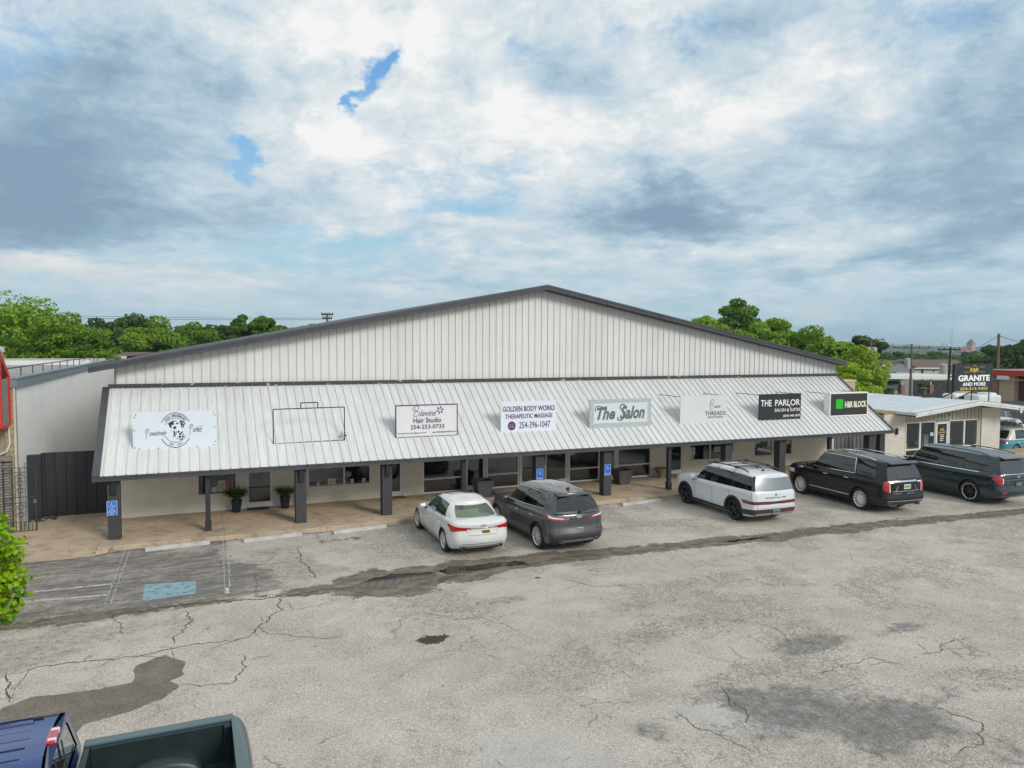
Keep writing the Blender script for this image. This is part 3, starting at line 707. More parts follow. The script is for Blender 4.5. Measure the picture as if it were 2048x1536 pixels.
m.add(vs, [(0, 5, 4, 1), (1, 4, 3, 2), (6, 7, 10, 11), (7, 8, 9, 10), (4, 5, 11, 10), (3, 4, 10, 9), (0, 1, 7, 6), (1, 2, 8, 7), (0, 6, 11, 5), (2, 3, 9, 8)])
m.build('roof', M_['dark'], shop)
m = MB()
for (xa, za, xb, zb) in ((-3.14, 5.22, AX, 8.48), (AX, 8.48, 30.32, 5.22)):
    for (d0, d1, yy) in ((0, .085, YF-.03), (.085, .2, YF-.005)):
        m.add([(xa, yy, za-d1), (xb, yy, zb-d1), (xb, yy, zb-d0), (xa, yy, za-d0), (xa, YF+.02, za-d1), (xb, YF+.02, zb-d1), (xb, YF+.02, zb-d0), (xa, YF+.02, za-d0)],
              [(0, 1, 2, 3), (0, 4, 5, 1), (3, 2, 6, 7), (0, 3, 7, 4), (1, 5, 6, 2)])
m.build('rake_trim', M_['trim'], shop)
m = MB(); x = XL
m.box(XL-.22, XR+.02, YG-.10, YG-.012, 4.49, 4.62); m.build('flashing', M_['flash'], shop)
# canopy
E0, E1 = (-.30, 2.07), (3.06, 4.50)
cs = Vector((0, E1[0]-E0[0], E1[1]-E0[1])); sl_ = cs.length; cs.normalize(); cn = Vector((0, -cs.z, cs.y))
CX0, CX1 = -2.63, 30.16
def cp(x, d, h=0): q = Vector((x, E0[0], E0[1]))+cs*d+cn*h; return (q.x, q.y, q.z)
m = MB(); m.add([cp(CX0, 0), cp(CX1, 0), cp(CX1, sl_), cp(CX0, sl_)], [(0, 1, 2, 3)]); m.build('canopy_panels', M_['canopy'], shop)
m = MB(); x = CX0+.12
while x < CX1-.05:
    m.add([cp(x, 0), cp(x+.010, 0, .032), cp(x+.036, 0, .032), cp(x+.046, 0), cp(x, sl_), cp(x+.010, sl_, .032), cp(x+.036, sl_, .032), cp(x+.046, sl_)], [(1, 2, 6, 5), (0, 3, 2, 1)])
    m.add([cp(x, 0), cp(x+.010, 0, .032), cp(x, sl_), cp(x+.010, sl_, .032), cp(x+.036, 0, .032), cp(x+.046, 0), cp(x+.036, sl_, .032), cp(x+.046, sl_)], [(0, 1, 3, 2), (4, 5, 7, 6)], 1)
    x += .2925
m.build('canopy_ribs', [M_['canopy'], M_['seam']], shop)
m = MB()
m.add([cp(CX0, 0, -.03), cp(CX1, 0, -.03), cp(CX1, sl_, -.03), cp(CX0, sl_, -.03)], [(3, 2, 1, 0)])
m.build('soffit', noisy((.86, .86, .84), .03, 3, .6, name='soffit_white'), shop)
for xa, xb in ((CX0-.16, CX0+.05), (CX1-.04, CX1+.10)):
    m = MB(); m.add([cp(xa, -.02, .045), cp(xb, -.02, .045), cp(xb, sl_, .045), cp(xa, sl_, .045), cp(xa, -.02, -.10), cp(xb, -.02, -.10), cp(xb, sl_, -.10), cp(xa, sl_, -.10)],
          [(0, 1, 2, 3), (0, 4, 5, 1), (0, 3, 7, 4), (1, 5, 6, 2), (4, 7, 6, 5)])
    m.build('canopy_rake', M_['trim'], shop)
for xx in (CX0+.02, CX1-.05):
    m = MB(); m.add([(xx, E0[0]+.02, 1.93), (xx, 2.8, 1.93), (xx, 3.0, 4.4), (xx, E0[0]+.02, 2.04)], [(0, 1, 2, 3), (3, 2, 1, 0)]); m.build('canopy_end', M_['dark'], shop)
m = MB(); m.box(CX0-.16, CX1+.12, E0[0]-.035, E0[0]+.10, 1.915, 2.065); m.box(CX0, CX1, E0[0]-.06, E0[0]-.035, 2.02, 2.07)
m.build('canopy_fascia', M_['trim'], shop)
m = MB(); m.box(CX0, CX1, .05, .25, 1.96, 2.2); m.build('canopy_beam', M_['dark'], shop)
# columns
for i, x in enumerate((-2.42, 3.0, 5.87, 11.67, 14.60, 20.50, 23.45, 28.86)):
    c = MB().box(x, x+.34, -.16, .18, .11, 1.98).build('brick_column', M_['colbrick'], shop, bevel=.006)
    lm = MB()
    if x < 8: lm.box(x+.10, x+.25, -.26, -.165, 1.50, 1.88)
    else: lm.box(x+.345, x+.44, -.10, .06, 1.50, 1.88)
    lm.build('wall_lamp', M_['black'], c, bevel=.01)
    if i == 0:
        pass
for x in (.27, 8.77, 17.66, 26.42, 29.62):
    c = MB().box(x, x+.15, -.10, .05, .11, 2.0).box(x-.02, x+.17, -.12, .07, .11, .42).build('steel_post', M_['dark'], shop, bevel=.006)
    if x in (17.66, 26.42): MB().tube([(x+.13, -.02, 1.72), (x+.5, -.02, 1.97)], .025).build('brace', M_['dark'], c)
# windows and doors
def frame_boxes(m, x0, x1, z0, z1, t=.05, y0=YW-.015, y1=YW+.06, rails=(), mull=()):
    m.box(x0, x0+t, y0, y1, z0, z1); m.box(x1-t, x1, y0, y1, z0, z1)
    m.box(x0+t, x1-t, y0+.001, y1, z1-t, z1); m.box(x0+t, x1-t, y0+.001, y1, z0, z0+t)
    for z in rails: m.box(x0+t, x1-t, y0+.002, y1, z, z+.055)
    for x in mull: m.box(x-.025, x+.025, y0-.001, y1-.002, z0+t, z1-t)
def window(x0, x1, z0, z1, parent, mull=(), rails=(), y=YW, gl='darkglass', t=.05, sill=True, name='window', fm='alu'):
    m = MB(); frame_boxes(m, x0, x1, z0, z1, t, y-.012, y+.06, rails, mull)
    w_ = m.build(name, M_[fm], parent)
    MB().box(x0+t, x1-t, y+.03, y+.036, z0+t, z1-t).build('pane', M_[gl], w_)
    if sill: MB().box(x0-.03, x1+.03, y-.05, y-.013, z0-.04, z0+.01).build('sill', M_['brick'], w_)
    return w_
window(.10, 1.29, .73, 2.12, shop, fm='dark', t=.025); window(3.80, 6.11, .71, 2.12, shop, mull=(5.12,), t=.03)
window(20.92, 23.2, .70, 2.12, shop, mull=(22.06,), t=.03); window(24.68, 27.05, .68, 2.12, shop, mull=(25.80,), t=.03)
def door(x0, x1, z1, parent, y=YW, gl='darkglass', bar=True, fm='alu', name='door'):
    m = MB(); t = .075
    m.box(x0, x0+.04, y-.02, y+.1, .125, z1+.04); m.box(x1-.04, x1, y-.02, y+.1, .125, z1+.04); m.box(x0+.04, x1-.04, y-.018, y+.1, z1, z1+.04)
    m.box(x0+.05, x0+.05+t, y+.01, y+.055, .14, z1-.01); m.box(x1-.05-t, x1-.05, y+.01, y+.055, .14, z1-.01)
    m.box(x0+.05+t, x1-.05-t, y+.012, y+.054, .14, .32); m.box(x0+.05+t, x1-.05-t, y+.012, y+.054, z1-.09, z1-.01)
    d = m.build(name, M_[fm], parent)
    MB().box(x0+.05+t, x1-.05-t, y+.03, y+.036, .32, z1-.09).build('pane', M_[gl], d)
    h = MB()
    if bar: h.box(x0+.05+t, x1-.05-t, y-.005, y+.01, 1.42, 1.46)
    h.tube([(x0+.10, y+.012, 1.15), (x0+.10, y-.05, 1.17), (x0+.10, y-.05, 1.40), (x0+.10, y+.012, 1.42)], .012, 6)
    h.build('handle', M_['chrome'], d); return d
door(1.62, 2.60, 2.15, shop, bar=False); door(6.52, 7.40, 2.15, shop, bar=False); door(19.6, 20.56, 2.15, shop, bar=False)
for a, b in ((8.16, 9.90), (10.86, 12.30), (14.62, 16.14), (17.02, 18.80)):
    window(a, b, .135, 2.24, shop, rails=(.68,), sill=False, name='storefront_window', t=.06)
for a, b in ((9.92, 10.84), (12.32, 13.44), (13.46, 14.60), (16.16, 17.0)): door(a, b, 2.18, shop)
for x in (1.52, 3.30, 6.42, 19.50): MB().box(x, x+.07, YW-.02, YW-.001, .12, 2.3).build('conduit', M_['white'], shop)

# ------------------------------------------------------------------ window papers and things in the windows
def notice(label, x0, x1, z0, z1, c, y=YW+.022, cat='notice', art=None, grp=None):
    m = MB(); m.box(x0, x1, y-.004, y, z0, z1, 0)
    ms = [noisy(c, .06, 9, .7, name='paper')]
    if art: art(m, ms, y-.004)
    o = m.build('notice', ms); props(o, label, cat, grp); return o
def lines(cc):
    def f(m, ms, y):
        ms.append(mat('print', cc, .7)); xs = [v[0] for v in m.v]; zs = [v[2] for v in m.v]; x0, x1, z0, z1 = min(xs), max(xs), min(zs), max(zs); h = (z1-z0)
        for k in range(4): m.box(x0+.15*(x1-x0), x1-.15*(x1-x0)*(1+k % 2), y-.002, y, z0+h*(.2+.17*k), z0+h*(.27+.17*k), 1)
    return f
notice('small white sheet low in the first window behind the steel post', .52, .68, .78, .95, (.62, .66, .66), art=lines((.3, .35, .4)))
notice('cream menu sheet in the dog groomer window', .60+.12, .98, .78, 1.18, (.52, .49, .36), art=lines((.3, .25, .2)))
notice('red poster with a white ring in the first window', 1.0, 1.14, .78, 1.09, (.34, .09, .09), art=lambda m, ms, y: (ms.append(mat('print', (.7, .6, .6))), stroke(m, arc(1.07, .96, .045, .045, 0, 360), .012, y, 1), m.box(1.02, 1.07, y-.002, y, .80, .86, 1)))
notice('red poster beside the right jamb of the first window', 1.15, 1.26, .80, 1.08, (.36, .10, .10), art=lines((.7, .6, .6)))
notice('tiny white card with a dark dot low in the second window', 4.12, 4.22, .76, .90, (.65, .65, .66), art=lambda m, ms, y: (ms.append(M_['ink']), blob(m, 4.17, .84, .025, .025, y, 1)))
notice('cream framed certificate in the window with the purple cloth', 4.52, 4.80, .76, .98, (.66, .63, .48), art=lines((.2, .2, .2)))
notice('white card left of the lamp base in the second window', 5.36, 5.48, .76, .92, (.62, .70, .72), art=lines((.2, .3, .4)))
notice('white card at the right end of the second window', 5.80, 5.92, .76, .92, (.62, .70, .72), art=lines((.2, .3, .4)))
notice('yellow permit sheet on the storefront glass right of the double doors', 14.70, 14.92, 1.30, 1.62, (.60, .55, .28), art=lines((.2, .2, .2)))
notice('small red open sign in the storefront door glass', 10.1, 10.32, 1.58, 1.68, (.45, .03, .06), art=lambda m, ms, y: None)
notice('white sheet stuck low in the left corner of the third window', 20.98, 21.22, .95, 1.30, (.62, .64, .64), art=lines((.2, .25, .3)))
notice('white leaflet below the other in the third window corner', 20.98, 21.16, .78, .93, (.60, .62, .62), art=lines((.3, .3, .3)))
notice('lime green window banner lettered BLOCK', 22.30, 23.12, 1.35, 1.78, (.10, .42, .02), cat='banner', art=lambda m, ms, y: (ms.append(M_['inkwhite']), put_text(m, 'BLOCK', 22.42, 23.08, 1.45, 1.67, y, 1, .02)))
notice('cream placard under the green window banner', 22.32, 22.95, 1.02, 1.26, (.58, .60, .46), art=lines((.25, .3, .2)))
def portrait(m, ms, y):
    ms += [mat('skin_print', (.42, .2, .12)), mat('hair_print', (.10, .03, .015)), mat('leaf_print', (.05, .12, .06)), mat('lip', (.35, .03, .03))]
    blob(m, 25.18, 1.60, .24, .30, y, 2); blob(m, 25.42, 1.50, .14, .2, y, 2); blob(m, 25.14, 1.56, .13, .19, y-.002, 1)
    for q in ((24.92, 1.2, .16, .12), (25.15, 1.2, .16, .14), (25.4, 1.22, .12, .14)): blob(m, *q, y-.004, 3)
    blob(m, 25.12, 1.47, .035, .014, y-.006, 4); blob(m, 25.07, 1.61, .018, .01, y-.006, 2); blob(m, 25.2, 1.61, .018, .01, y-.006, 2)
notice('poster of a red-haired face in the window by the parlour column', 24.74, 25.68, 1.12, 2.02, (.62, .58, .58), cat='poster', art=portrait)
notice('white poster at the right end of the last window', 26.5, 26.95, 1.2, 1.95, (.6, .58, .57), cat='poster', art=lines((.35, .15, .12)))
t_ = thing('table_lamp', 'small table lamp with a white shade inside the second window', 'lamp', (5.42, 3.5, .75))
MB().lathe([(.10, 1.08), (.15, .92)], (5.42, 3.5, 0)).build('lamp_shade', M_['white'], t_, smooth=60)
MB().lathe([(.02, .92), (.05, .85), (.03, .80), (.06, .74), (.0, .74)], (5.42, 3.5, 0)).build('lamp_base', M_['black'], t_, smooth=60)
m = MB(); m.box(3.9, 6.0, 3.3, 4.1, .66, .74); m.box(3.9, 6.0, 3.35, 4.0, .12, .66); props(m.build('display_shelf', noisy((.16, .05, .16), .2, 3, name='purple_cloth')), 'shelf under purple cloth behind the second window', 'shelf')

# ------------------------------------------------------------------ signs standing on the canopy
def signboard(name, label, x0, x1, z0, z1, face, art=None, depth=.05, y=.56, struts=True, edge=None, cat='sign'):
    t = thing(name, label, cat, ((x0+x1)/2, y, z0))
    m = MB(); m.box(x0, x1, y, y+depth, z0, z1); b = m.build('board', face, t)
    if edge:
        e = MB(); w_ = edge[1]
        e.box(x0-.004, x1+.004, y-.012, y+depth+.004, z1-w_, z1+.004); e.box(x0-.004, x1+.004, y-.012, y+depth+.004, z0-.004, z0+w_)
        e.box(x0-.004, x0+w_, y-.011, y+depth+.003, z0+w_, z1-w_); e.box(x1-w_, x1+.004, y-.011, y+depth+.003, z0+w_, z1-w_); e.build('border', edge[0], t)
    if art:
        m = MB(); ms = []; art(m, ms, y-.004); m.build('lettering', ms, t)
    if struts:
        s2 = MB(); yy = E0[0]+(z1-.05-E0[1])*(E1[0]-E0[0])/(E1[1]-E0[1])
        for xx in (x0+.03, x1-.03): MB().tube([(xx, y+depth, z1-.04), (xx, yy, z1-.03)], .014, 5).build('strut', M_['black'], t)
    return t
def art_dog(m, ms, y):
    ms += [M_['ink'], mat('navy_print', (.012, .022, .10), .5), mat('face_print', (.74, .78, .82), .5)]
    cx, cz, W = -.55, 3.265, 1/2.39*2.39
    for r, w_ in ((.545, .018), (.385, .012)):
        kx = .82 if r > .5 else .85
        stroke(m, arc(cx, cz, r*kx, r, 28, 152), w_, y, 0); stroke(m, arc(cx, cz, r*kx, r, 208, 332), w_, y, 0)
    def arctext(s, r, a0, a1, h, flip=False):
        for i, ch in enumerate(s):
            if ch == ' ': continue
            a = R_(a0+(a1-a0)*i/(len(s)-1)); vs, fs = glyphs(ch, .01, 0)
            b0 = min(v[0] for v in vs); b1 = max(v[0] for v in vs); mx = (b0+b1)/2
            th = a-PI/2 if not flip else a+PI/2
            px, pz = cx+r*.83*math.cos(a), cz+r*math.sin(a); q = []
            for v in vs:
                u, v2 = (v[0]-mx)*h/.72, (v[1]-.36)*h/.72
                q.append((px+u*math.cos(th)-v2*math.sin(th), y-(.005 if v[2] > 0 else 0), pz+u*math.sin(th)+v2*math.cos(th)))
            m.add(q, fs, 0)
    arctext('DOG GROOMING', .465, 134, 46, .075); arctext('EST  2011', .465, 246, 300, .06, True)
    # dalmatian head
    poly(m, [(cx-.10, cz-.0), (cx-.14, cz+.14), (cx-.05, cz+.27), (cx+.08, cz+.27), (cx+.16, cz+.14), (cx+.14, cz-.02), (cx+.04, cz-.06)], y+.002, 2)
    poly(m, [(cx+.02, cz+.31), (cx-.10, cz+.29), (cx-.21, cz+.22), (cx-.15, cz+.10), (cx-.13, cz+.06), (cx-.11, cz+.08), (cx-.11, cz+.18), (cx-.04, cz+.27)], y-.001, 1)
    poly(m, [(cx+.11, cz+.30), (cx+.20, cz+.28), (cx+.27, cz+.20), (cx+.23, cz+.07), (cx+.17, cz+.09), (cx+.15, cz+.2)], y-.001, 1)
    for q in ((cx+.225, cz+.20, .02, .02), (cx+.2, cz+.13, .018, .015), (cx+.18, cz+.235, .014, .012)): blob(m, *q, y-.003, 2)
    blob(m, cx-.07, cz+.2, .03, .04, y-.002, 1, -30); blob(m, cx+.05, cz+.21, .045, .022, y-.002, 1, 12); blob(m, cx+.02, cz+.27, .015, .012, y-.002, 1)
    blob(m, cx-.02, cz+.08, .05, .042, y-.003, 0); blob(m, cx+.0, cz+.14, .008, .008, y-.002, 1)
    for q in ((-.045, -.05, .012, .06, 0), (-.02, -.12, .018, .08, 8), (-.05, -.18, .012, .05, 0), (.02, -.07, .01, .05, 0), (.09, -.05, .03, .035, 30), (.13, -.13, .028, .045, -25), (.18, -.08, .02, .05, -40), (.22, -.15, .012, .04, -20), (.12, -.22, .035, .035, 0), (.19, -.21, .02, .03, 0), (.16, -.29, .06, .016, 18), (.05, -.27, .03, .01, 30), (.23, -.22, .012, .03, 0)):
        blob(m, cx+q[0], cz+q[1], q[2], q[3], y-.001, 1, q[4])
    S = lambda pts, ox, oz, k, w_=.010: stroke(m, spline([(ox+a*k, oz+b*k) for a, b in pts], 5), w_, y, 0)
    # handwritten words
    S([(0, 1.5), (.4, 2.5), (1.0, 2.9), (1.3, 2.3), (.9, 1.6), (.4, 1.3)], -1.41, 3.08, .09); S([(.75, 2.7), (.4, 1.0), (.2, -.8)], -1.41, 3.08, .09)
    put_text(m, 'awsitively', -1.29, -.80, 3.07, 3.27, y, 0, -.004, .45)
    S([(0, 1.5), (.4, 2.5), (1.0, 2.9), (1.3, 2.3), (.9, 1.6), (.4, 1.3)], -.16, 3.18, .09); S([(.75, 2.7), (.4, 1.0), (.2, -.8)], -.16, 3.18, .09)
    put_text(m, 'erfect', -.04, .22, 3.19, 3.36, y, 0, -.004, .45); S([(3.2, 2.0), (4.6, 2.1)], -.16, 3.18, .09)
    for x_, z_ in ((-1.66, 3.78), (-1.70, 3.70), (-1.70, 3.30), (-1.70, 2.76), (-1.58, 2.72), (-1.05, 2.72), (-.55, 3.82), (-.55, 2.70), (.06, 2.72), (.56, 3.79), (.60, 3.70), (.60, 3.33), (.60, 2.86), (.57, 2.74)): blob(m, x_, z_, .016, .018, y, 0, n_=8)
signboard('dog_grooming_sign', 'pale blue board with a spotted dog in a ring, leftmost sign on the canopy', -1.75, .64, 2.67, 3.86, M_['signwhite'], art_dog, struts=False)
# bare frame left from a removed sign
t_ = thing('sign_frame', 'empty thin steel sign frame with a small box frame on top', 'frame', (3.5, .56, 2.67))
m = MB()
def bars(m, a, b, r=.018): m.tube([a, b], r, 4)
for a, b in (((2.39, 2.68), (4.73, 2.70)), ((4.73, 2.70), (4.73, 3.84)), ((4.73, 3.84), (2.39, 3.83)), ((2.39, 3.83), (2.39, 2.68)), ((3.28, 3.84), (3.28, 4.02)), ((3.28, 4.02), (3.84, 4.02)), ((3.84, 4.02), (3.84, 3.84))):
    m.tube([(a[0], .56, a[1]), (b[0], .56, b[1])], .017, 4)
m.build('steel_frame', M_['black'], t_)
for a_, b_ in ((2.83, 2.95), (3.95, 4.1)): MB().tube([(a_, .56, 3.82), (b_, 1.6, 3.79)], .012, 4).build('strut', M_['black'], t_)
t_ = thing('floodlight', 'small grey floodlight at the lower right corner of the empty frame', 'lamp', (4.66, .56, 2.86))
MB().lathe([(.0, .02), (.07, .0), (.05, -.07), (.0, -.09)], (4.64, .54, 2.88), 'y', 12).lathe([(0, 0), (.04, .0), (.02, .09), (0, .1)], (4.64, .56, 2.92), 'z', 10).build('lamp_head', noisy((.35, .37, .36), name='lamp_grey'), t_, smooth=40)
MB().tube([(4.68, .56, 2.86), (4.80, .56, 2.86)], .022, 6).build('bracket', M_['black'], t_)
def art_blev(m, ms, y):
    ms += [M_['violet']]
    put_text(m, 'Hair Studio', 7.17, 8.20, 3.19, 3.37, y, 0, .012); put_text(m, '254-253-0733', 7.06, 8.32, 2.97, 3.12, y, 0, .008)
    put_text(m, 'blevinshairstudio@gmail.com', 6.60, 7.64, 2.80, 2.86, y, 0); put_text(m, 'www.blevinshairstudio.com', 7.86, 8.76, 2.81, 2.87, y, 0)
    S = lambda pts, w_=.017: stroke(m, spline([(7.14+a*.1, 3.42+b*.1) for a, b in pts], 6), w_, y, 0)
    S([(.9, 3.2), (.7, 1.5), (.3, .1)]); S([(0, 2.2), (.4, 3.3), (1.6, 3.8), (2.3, 3.2), (1.8, 2.3), (.9, 1.9), (2.0, 1.8), (2.5, 1.0), (1.8, .2), (.6, .1)])
    put_text(m, 'levins', 7.40, 8.02, 3.43, 3.64, y, 0, 0, .45)
    for k in range(6):
        a = R_(60*k+15); blob(m, 8.16+.095*math.cos(a), 3.63+.095*math.sin(a), .05, .026, y, 0, math.degrees(a))
signboard('hair_studio_sign', 'off-white board lettered Blevins Hair Studio with a thin purple border', 6.52, 8.83, 2.68, 3.84, noisy((.70, .71, .72), .03, name='sign_offwhite'), art_blev, edge=(M_['violet'], .028), struts=False)
def art_gold(m, ms, y):
    ms += [M_['violet'], mat('halo', (.5, .4, .6))]
    put_text(m, 'GOLDEN BODY WORKS', 10.62, 12.80, 3.48, 3.68, y, 0, .012); put_text(m, 'THERAPEUTIC MASSAGE', 10.72, 12.70, 3.21, 3.38, y, 0, .008)
    put_text(m, '254-396-1047', 11.30, 12.60, 2.83, 3.08, y, 0, 0)
    blob(m, 10.99, 2.94, .16, .17, y, 0, n_=20)
    for dx in (-.05, .05): stroke(m, [(10.99+dx-.03, 2.86), (10.99+dx, 3.02), (10.99+dx+.03, 2.88)], .02, y-.003, 1)
signboard('massage_sign', 'white board lettered GOLDEN BODY WORKS THERAPEUTIC MASSAGE in purple', 10.55, 12.86, 2.69, 3.86, M_['signwhite'], art_gold, struts=False)
def g_gran(t, b):
    p = gcoord(t); t.put(b.inputs['Base Color'], t.mix(t.ss(t.noise(p, 22, 4, .8), .42, .62), (.50, .55, .54), (.30, .34, .34)))
def art_salon(m, ms, y):
    ms += [mat('sign_grey', (.12, .14, .15), .5), noisy((.62, .68, .72), .02, name='panel_face')]
    m.box(14.52, 17.05, y-.006, y, 2.88, 3.68, 1)
    put_text(m, 'The', 14.66, 15.52, 3.02, 3.52, y-.006, 0, .035, .32); put_text(m, 'Salon', 15.74, 16.92, 3.02, 3.56, y-.006, 0, .035, .32)
    stroke(m, spline([(14.60, 3.36), (14.62, 3.54), (14.78, 3.57), (15.0, 3.52), (15.12, 3.56)], 5), .04, y-.009, 0); stroke(m, spline([(16.0, 3.56), (15.84, 3.62), (15.74, 3.50), (15.9, 3.28), (15.86, 3.02), (15.66, 3.0), (15.64, 3.12)], 5), .05, y-.009, 0)
signboard('salon_sign', 'speckled grey board lettered The Salon in bold script', 14.34, 17.24, 2.69, 3.84, mat('speckled_board', rough=.6, fn=g_gran), art_salon, struts=False)
def art_basic(m, ms, y):
    ms += [mat('soft_ink', (.06, .06, .07), .5)]
    put_text(m, 'THREADS', 19.96, 21.05, 3.02, 3.20, y, 0, .0); put_text(m, '-BOUTIQUE-', 20.08, 20.94, 2.90, 2.98, y, 0)
    S = lambda pts: stroke(m, spline([(20.2+a*.1, 3.2+b*.1) for a, b in pts], 6), .014, y, 0)
    S([(.9, 4.0), (.5, 2.2), (.3, .3)]); S([(0, 2.4), (.5, 4.4), (1.7, 5.0), (2.1, 4.0), (1.2, 3.0), (2.0, 2.6), (1.7, 1.2), (.6, .4)]); put_text(m, 'asic', 20.46, 20.80, 3.34, 3.47, y, 0, 0, .45)
signboard('boutique_sign', 'plain pale grey board with Basic Threads Boutique lettered at its right', 18.69, 21.12, 2.68, 3.88, noisy((.62, .66, .67), .03, name='sign_grey_white'), art_basic)
def art_parl(m, ms, y):
    ms += [M_['inkwhite']]
    put_text(m, 'THE', 22.99, 23.60, 3.32, 3.60, y, 0, .012); put_text(m, 'PARLOR', 23.80, 25.26, 3.32, 3.60, y, 0, .012); stroke(m, [(24.55, 3.36), (24.72, 3.22)], .03, y, 0)
    put_text(m, 'SALON & SUITES', 23.78, 25.28, 3.06, 3.20, y, 0, .006); put_text(m, '(254) 440-1839', 24.28, 25.28, 2.78, 2.92, y, 0, .01)
signboard('parlor_sign', 'black board lettered THE PARLOR SALON & SUITES in white', 22.91, 25.32, 2.68, 3.86, noisy((.022, .024, .032), .1, name='sign_black'), art_parl)
def art_hr(m, ms, y):
    ms += [mat('sign_green', (.01, .48, .01), .45), mat('cream_letters', (.80, .78, .60), .5)]
    m.box(27.45, 27.90, y-.02, y, 3.08, 3.52, 0); put_text(m, 'H&R BLOCK', 28.02, 29.42, 3.12, 3.42, y-.01, 1, .035)
signboard('lightbox_sign', 'black cabinet sign with a green square and cream letters H&R BLOCK', 27.08, 29.52, 2.72, 3.83, noisy((.028, .028, .030), .1, name='cabinet_face'), art_hr, depth=.34, edge=(M_['alu'], .05))
# ADA plates on columns
def ada(label, x, z, w_, h, words):
    y = -.175; t = thing('accessible_sign', label, 'sign', (x+w_/2, y, z))
    m = MB(); m.box(x, x+w_, y, y+.012, z, z+h); m.build('plate', M_['blueSign'], t, bevel=.008)
    m = MB(); i = .014; stroke(m, [(x+i, z+i), (x+w_-i, z+i), (x+w_-i, z+h-i), (x+i, z+h-i)], .012, y, 0, closed=True)
    cx, cz = x+w_*.48, z+h*.70; k = w_*.9
    blob(m, cx-.02*k, cz+.20*k, .045*k, .045*k, y); stroke(m, [(cx-.02*k, cz+.15*k), (cx, cz-.02*k), (cx+.16*k, cz-.03*k), (cx+.22*k, cz-.20*k), (cx+.27*k, cz-.18*k)], .05*k, y)
    stroke(m, arc(cx, cz-.10*k, .16*k, .16*k, 130, 350, 14), .04*k, y)
    if len(words) > 1: stroke(m, [(cx-.3*k, cz-.33*k), (cx+.34*k, cz-.33*k), (cx+.34*k, cz+.3*k), (cx-.3*k, cz+.3*k)], .03*k, y, closed=True)
    zz = z+h*(.36 if len(words) > 1 else .14)
    for s in words:
        wl = min(w_*.78, len(s)*w_*.105) if len(words) > 1 else w_*.8; put_text(m, s, cx-wl/2, cx+wl/2, zz, zz+h*(.065 if len(words) > 1 else .10), y, 0, .01); zz -= h*.092
    m.build('symbol', mat('plate_white', (.62, .74, .85), .4), t)
ada('blue ramp access drop off area plate on the leftmost brick column', -2.44, .86, .29, .45, ['RAMP', 'ACCESS', 'DROP OFF', 'AREA'])
ada('blue wheelchair parking plate on the column left of the double doors', 11.69, .92, .28, .45, ['PARKING'])
ada('blue wheelchair parking plate on the column right of the double doors', 14.62, .91, .28, .45, ['PARKING'])
# ------------------------------------------------------------------ granite shop on the right
M_['krroof'] = mat('blue_grey_roof_panels', (.5, .55, .58), .42, fn=g_panel((.50, .56, .60), .12, 'y', .42, (.30, .33, .35)))
M_['fasc'] = noisy((.66, .70, .70), .07, 3, .45, name='fascia_metal', dirt=((.30, .30, .28), .5))
M_['krsiding'] = noisy((.40, .38, .33), .08, 3, .6, name='beige_siding')
M_['krgroove'] = mat('siding_groove', (.12, .11, .095), .8)
kr = thing('granite_shop', 'low white brick shop with a shallow gabled metal roof and green house number', 'building', (38, 3, 0))
yk = 2.80
m = MB(); m.box(33.35, 34.97, yk, yk+.25, -.1, 2.42); m.box(33.35, 33.6, yk+.25, 24, -.1, 2.42); m.build('brick_wall', M_['krbrick'], kr)
m = MB(); m.box(41.02, 42.62, yk-.08, yk+.25, -.6, 2.55); m.box(42.37, 42.62, yk+.25, 24, -.6, 2.5); m.build('brick_pier', M_['krbrick'], kr)
m = MB(); m.box(33.3, 35.1, yk-.02, yk+1.2, 2.42, 2.50); m.build('parapet_cap', noisy((.30, .22, .07), .3, 5, name='rusty_cap'), kr)
RX, RZ = 39.2, 3.03
def krz(x): return RZ-(RX-x)*.098 if x < RX else RZ-(x-RX)*.105
m = MB(); m.add([(34.97, yk, 1.93), (41.02, yk, 1.93), (41.02, yk, krz(41.02)-.2), (RX, yk, RZ-.2), (34.97, yk, krz(34.97)-.2)], [(0, 1, 2, 3, 4)])
x = 34.99
m.build('siding_band', M_['krsiding'], kr)
m = MB()
while x < 41:
    m.box(x, x+.03, yk-.012, yk-.004, 1.95, krz(x)-.22); x += .305
m.build('siding_grooves', M_['krgroove'], kr)
m = MB(); put_text(m, '1', 37.42, 37.50, 2.12, 2.36, yk-.014, 0, .02); put_text(m, '4', 37.64, 37.82, 2.12, 2.36, yk-.014, 0, .02); put_text(m, '7', 37.96, 38.14, 2.13, 2.37, yk-.014, 0, .02); put_text(m, '9', 38.28, 38.46, 2.13, 2.37, yk-.014, 0, .02)
m.build('house_number', mat('green_letters', (.02, .22, .12), .5), kr)
for a, b in ((35.0, 36.10), (36.12, 37.30), (38.42, 39.66), (39.68, 40.80)):
    window(a, b, .0, 1.92, kr, rails=(.42,), y=yk, gl='krglass', t=.045, sill=False, name='shop_window')
d = door(37.36, 38.38, 1.84, kr, y=yk, gl='krglass', bar=False)
m = MB(); ms = [M_['gold'], M_['inkwhite']]
put_text(m, 'K&R', 37.70, 38.04, 1.38, 1.50, yk+.012, 0, .02); put_text(m, 'GRANITE', 37.60, 38.14, 1.24, 1.32, yk+.012, 0, .02)
for k in range(4): m.box(37.70+.03*(k % 2), 38.04-.02*k, yk+.006, yk+.012, 1.12-.10*k, 1.155-.10*k, 1)
m.build('door_lettering', ms, d)
m = MB(); m.box(40.80, 41.0, yk-.03, yk+.2, 0, 2.3); m.build('corner_board', M_['krsiding'], kr)
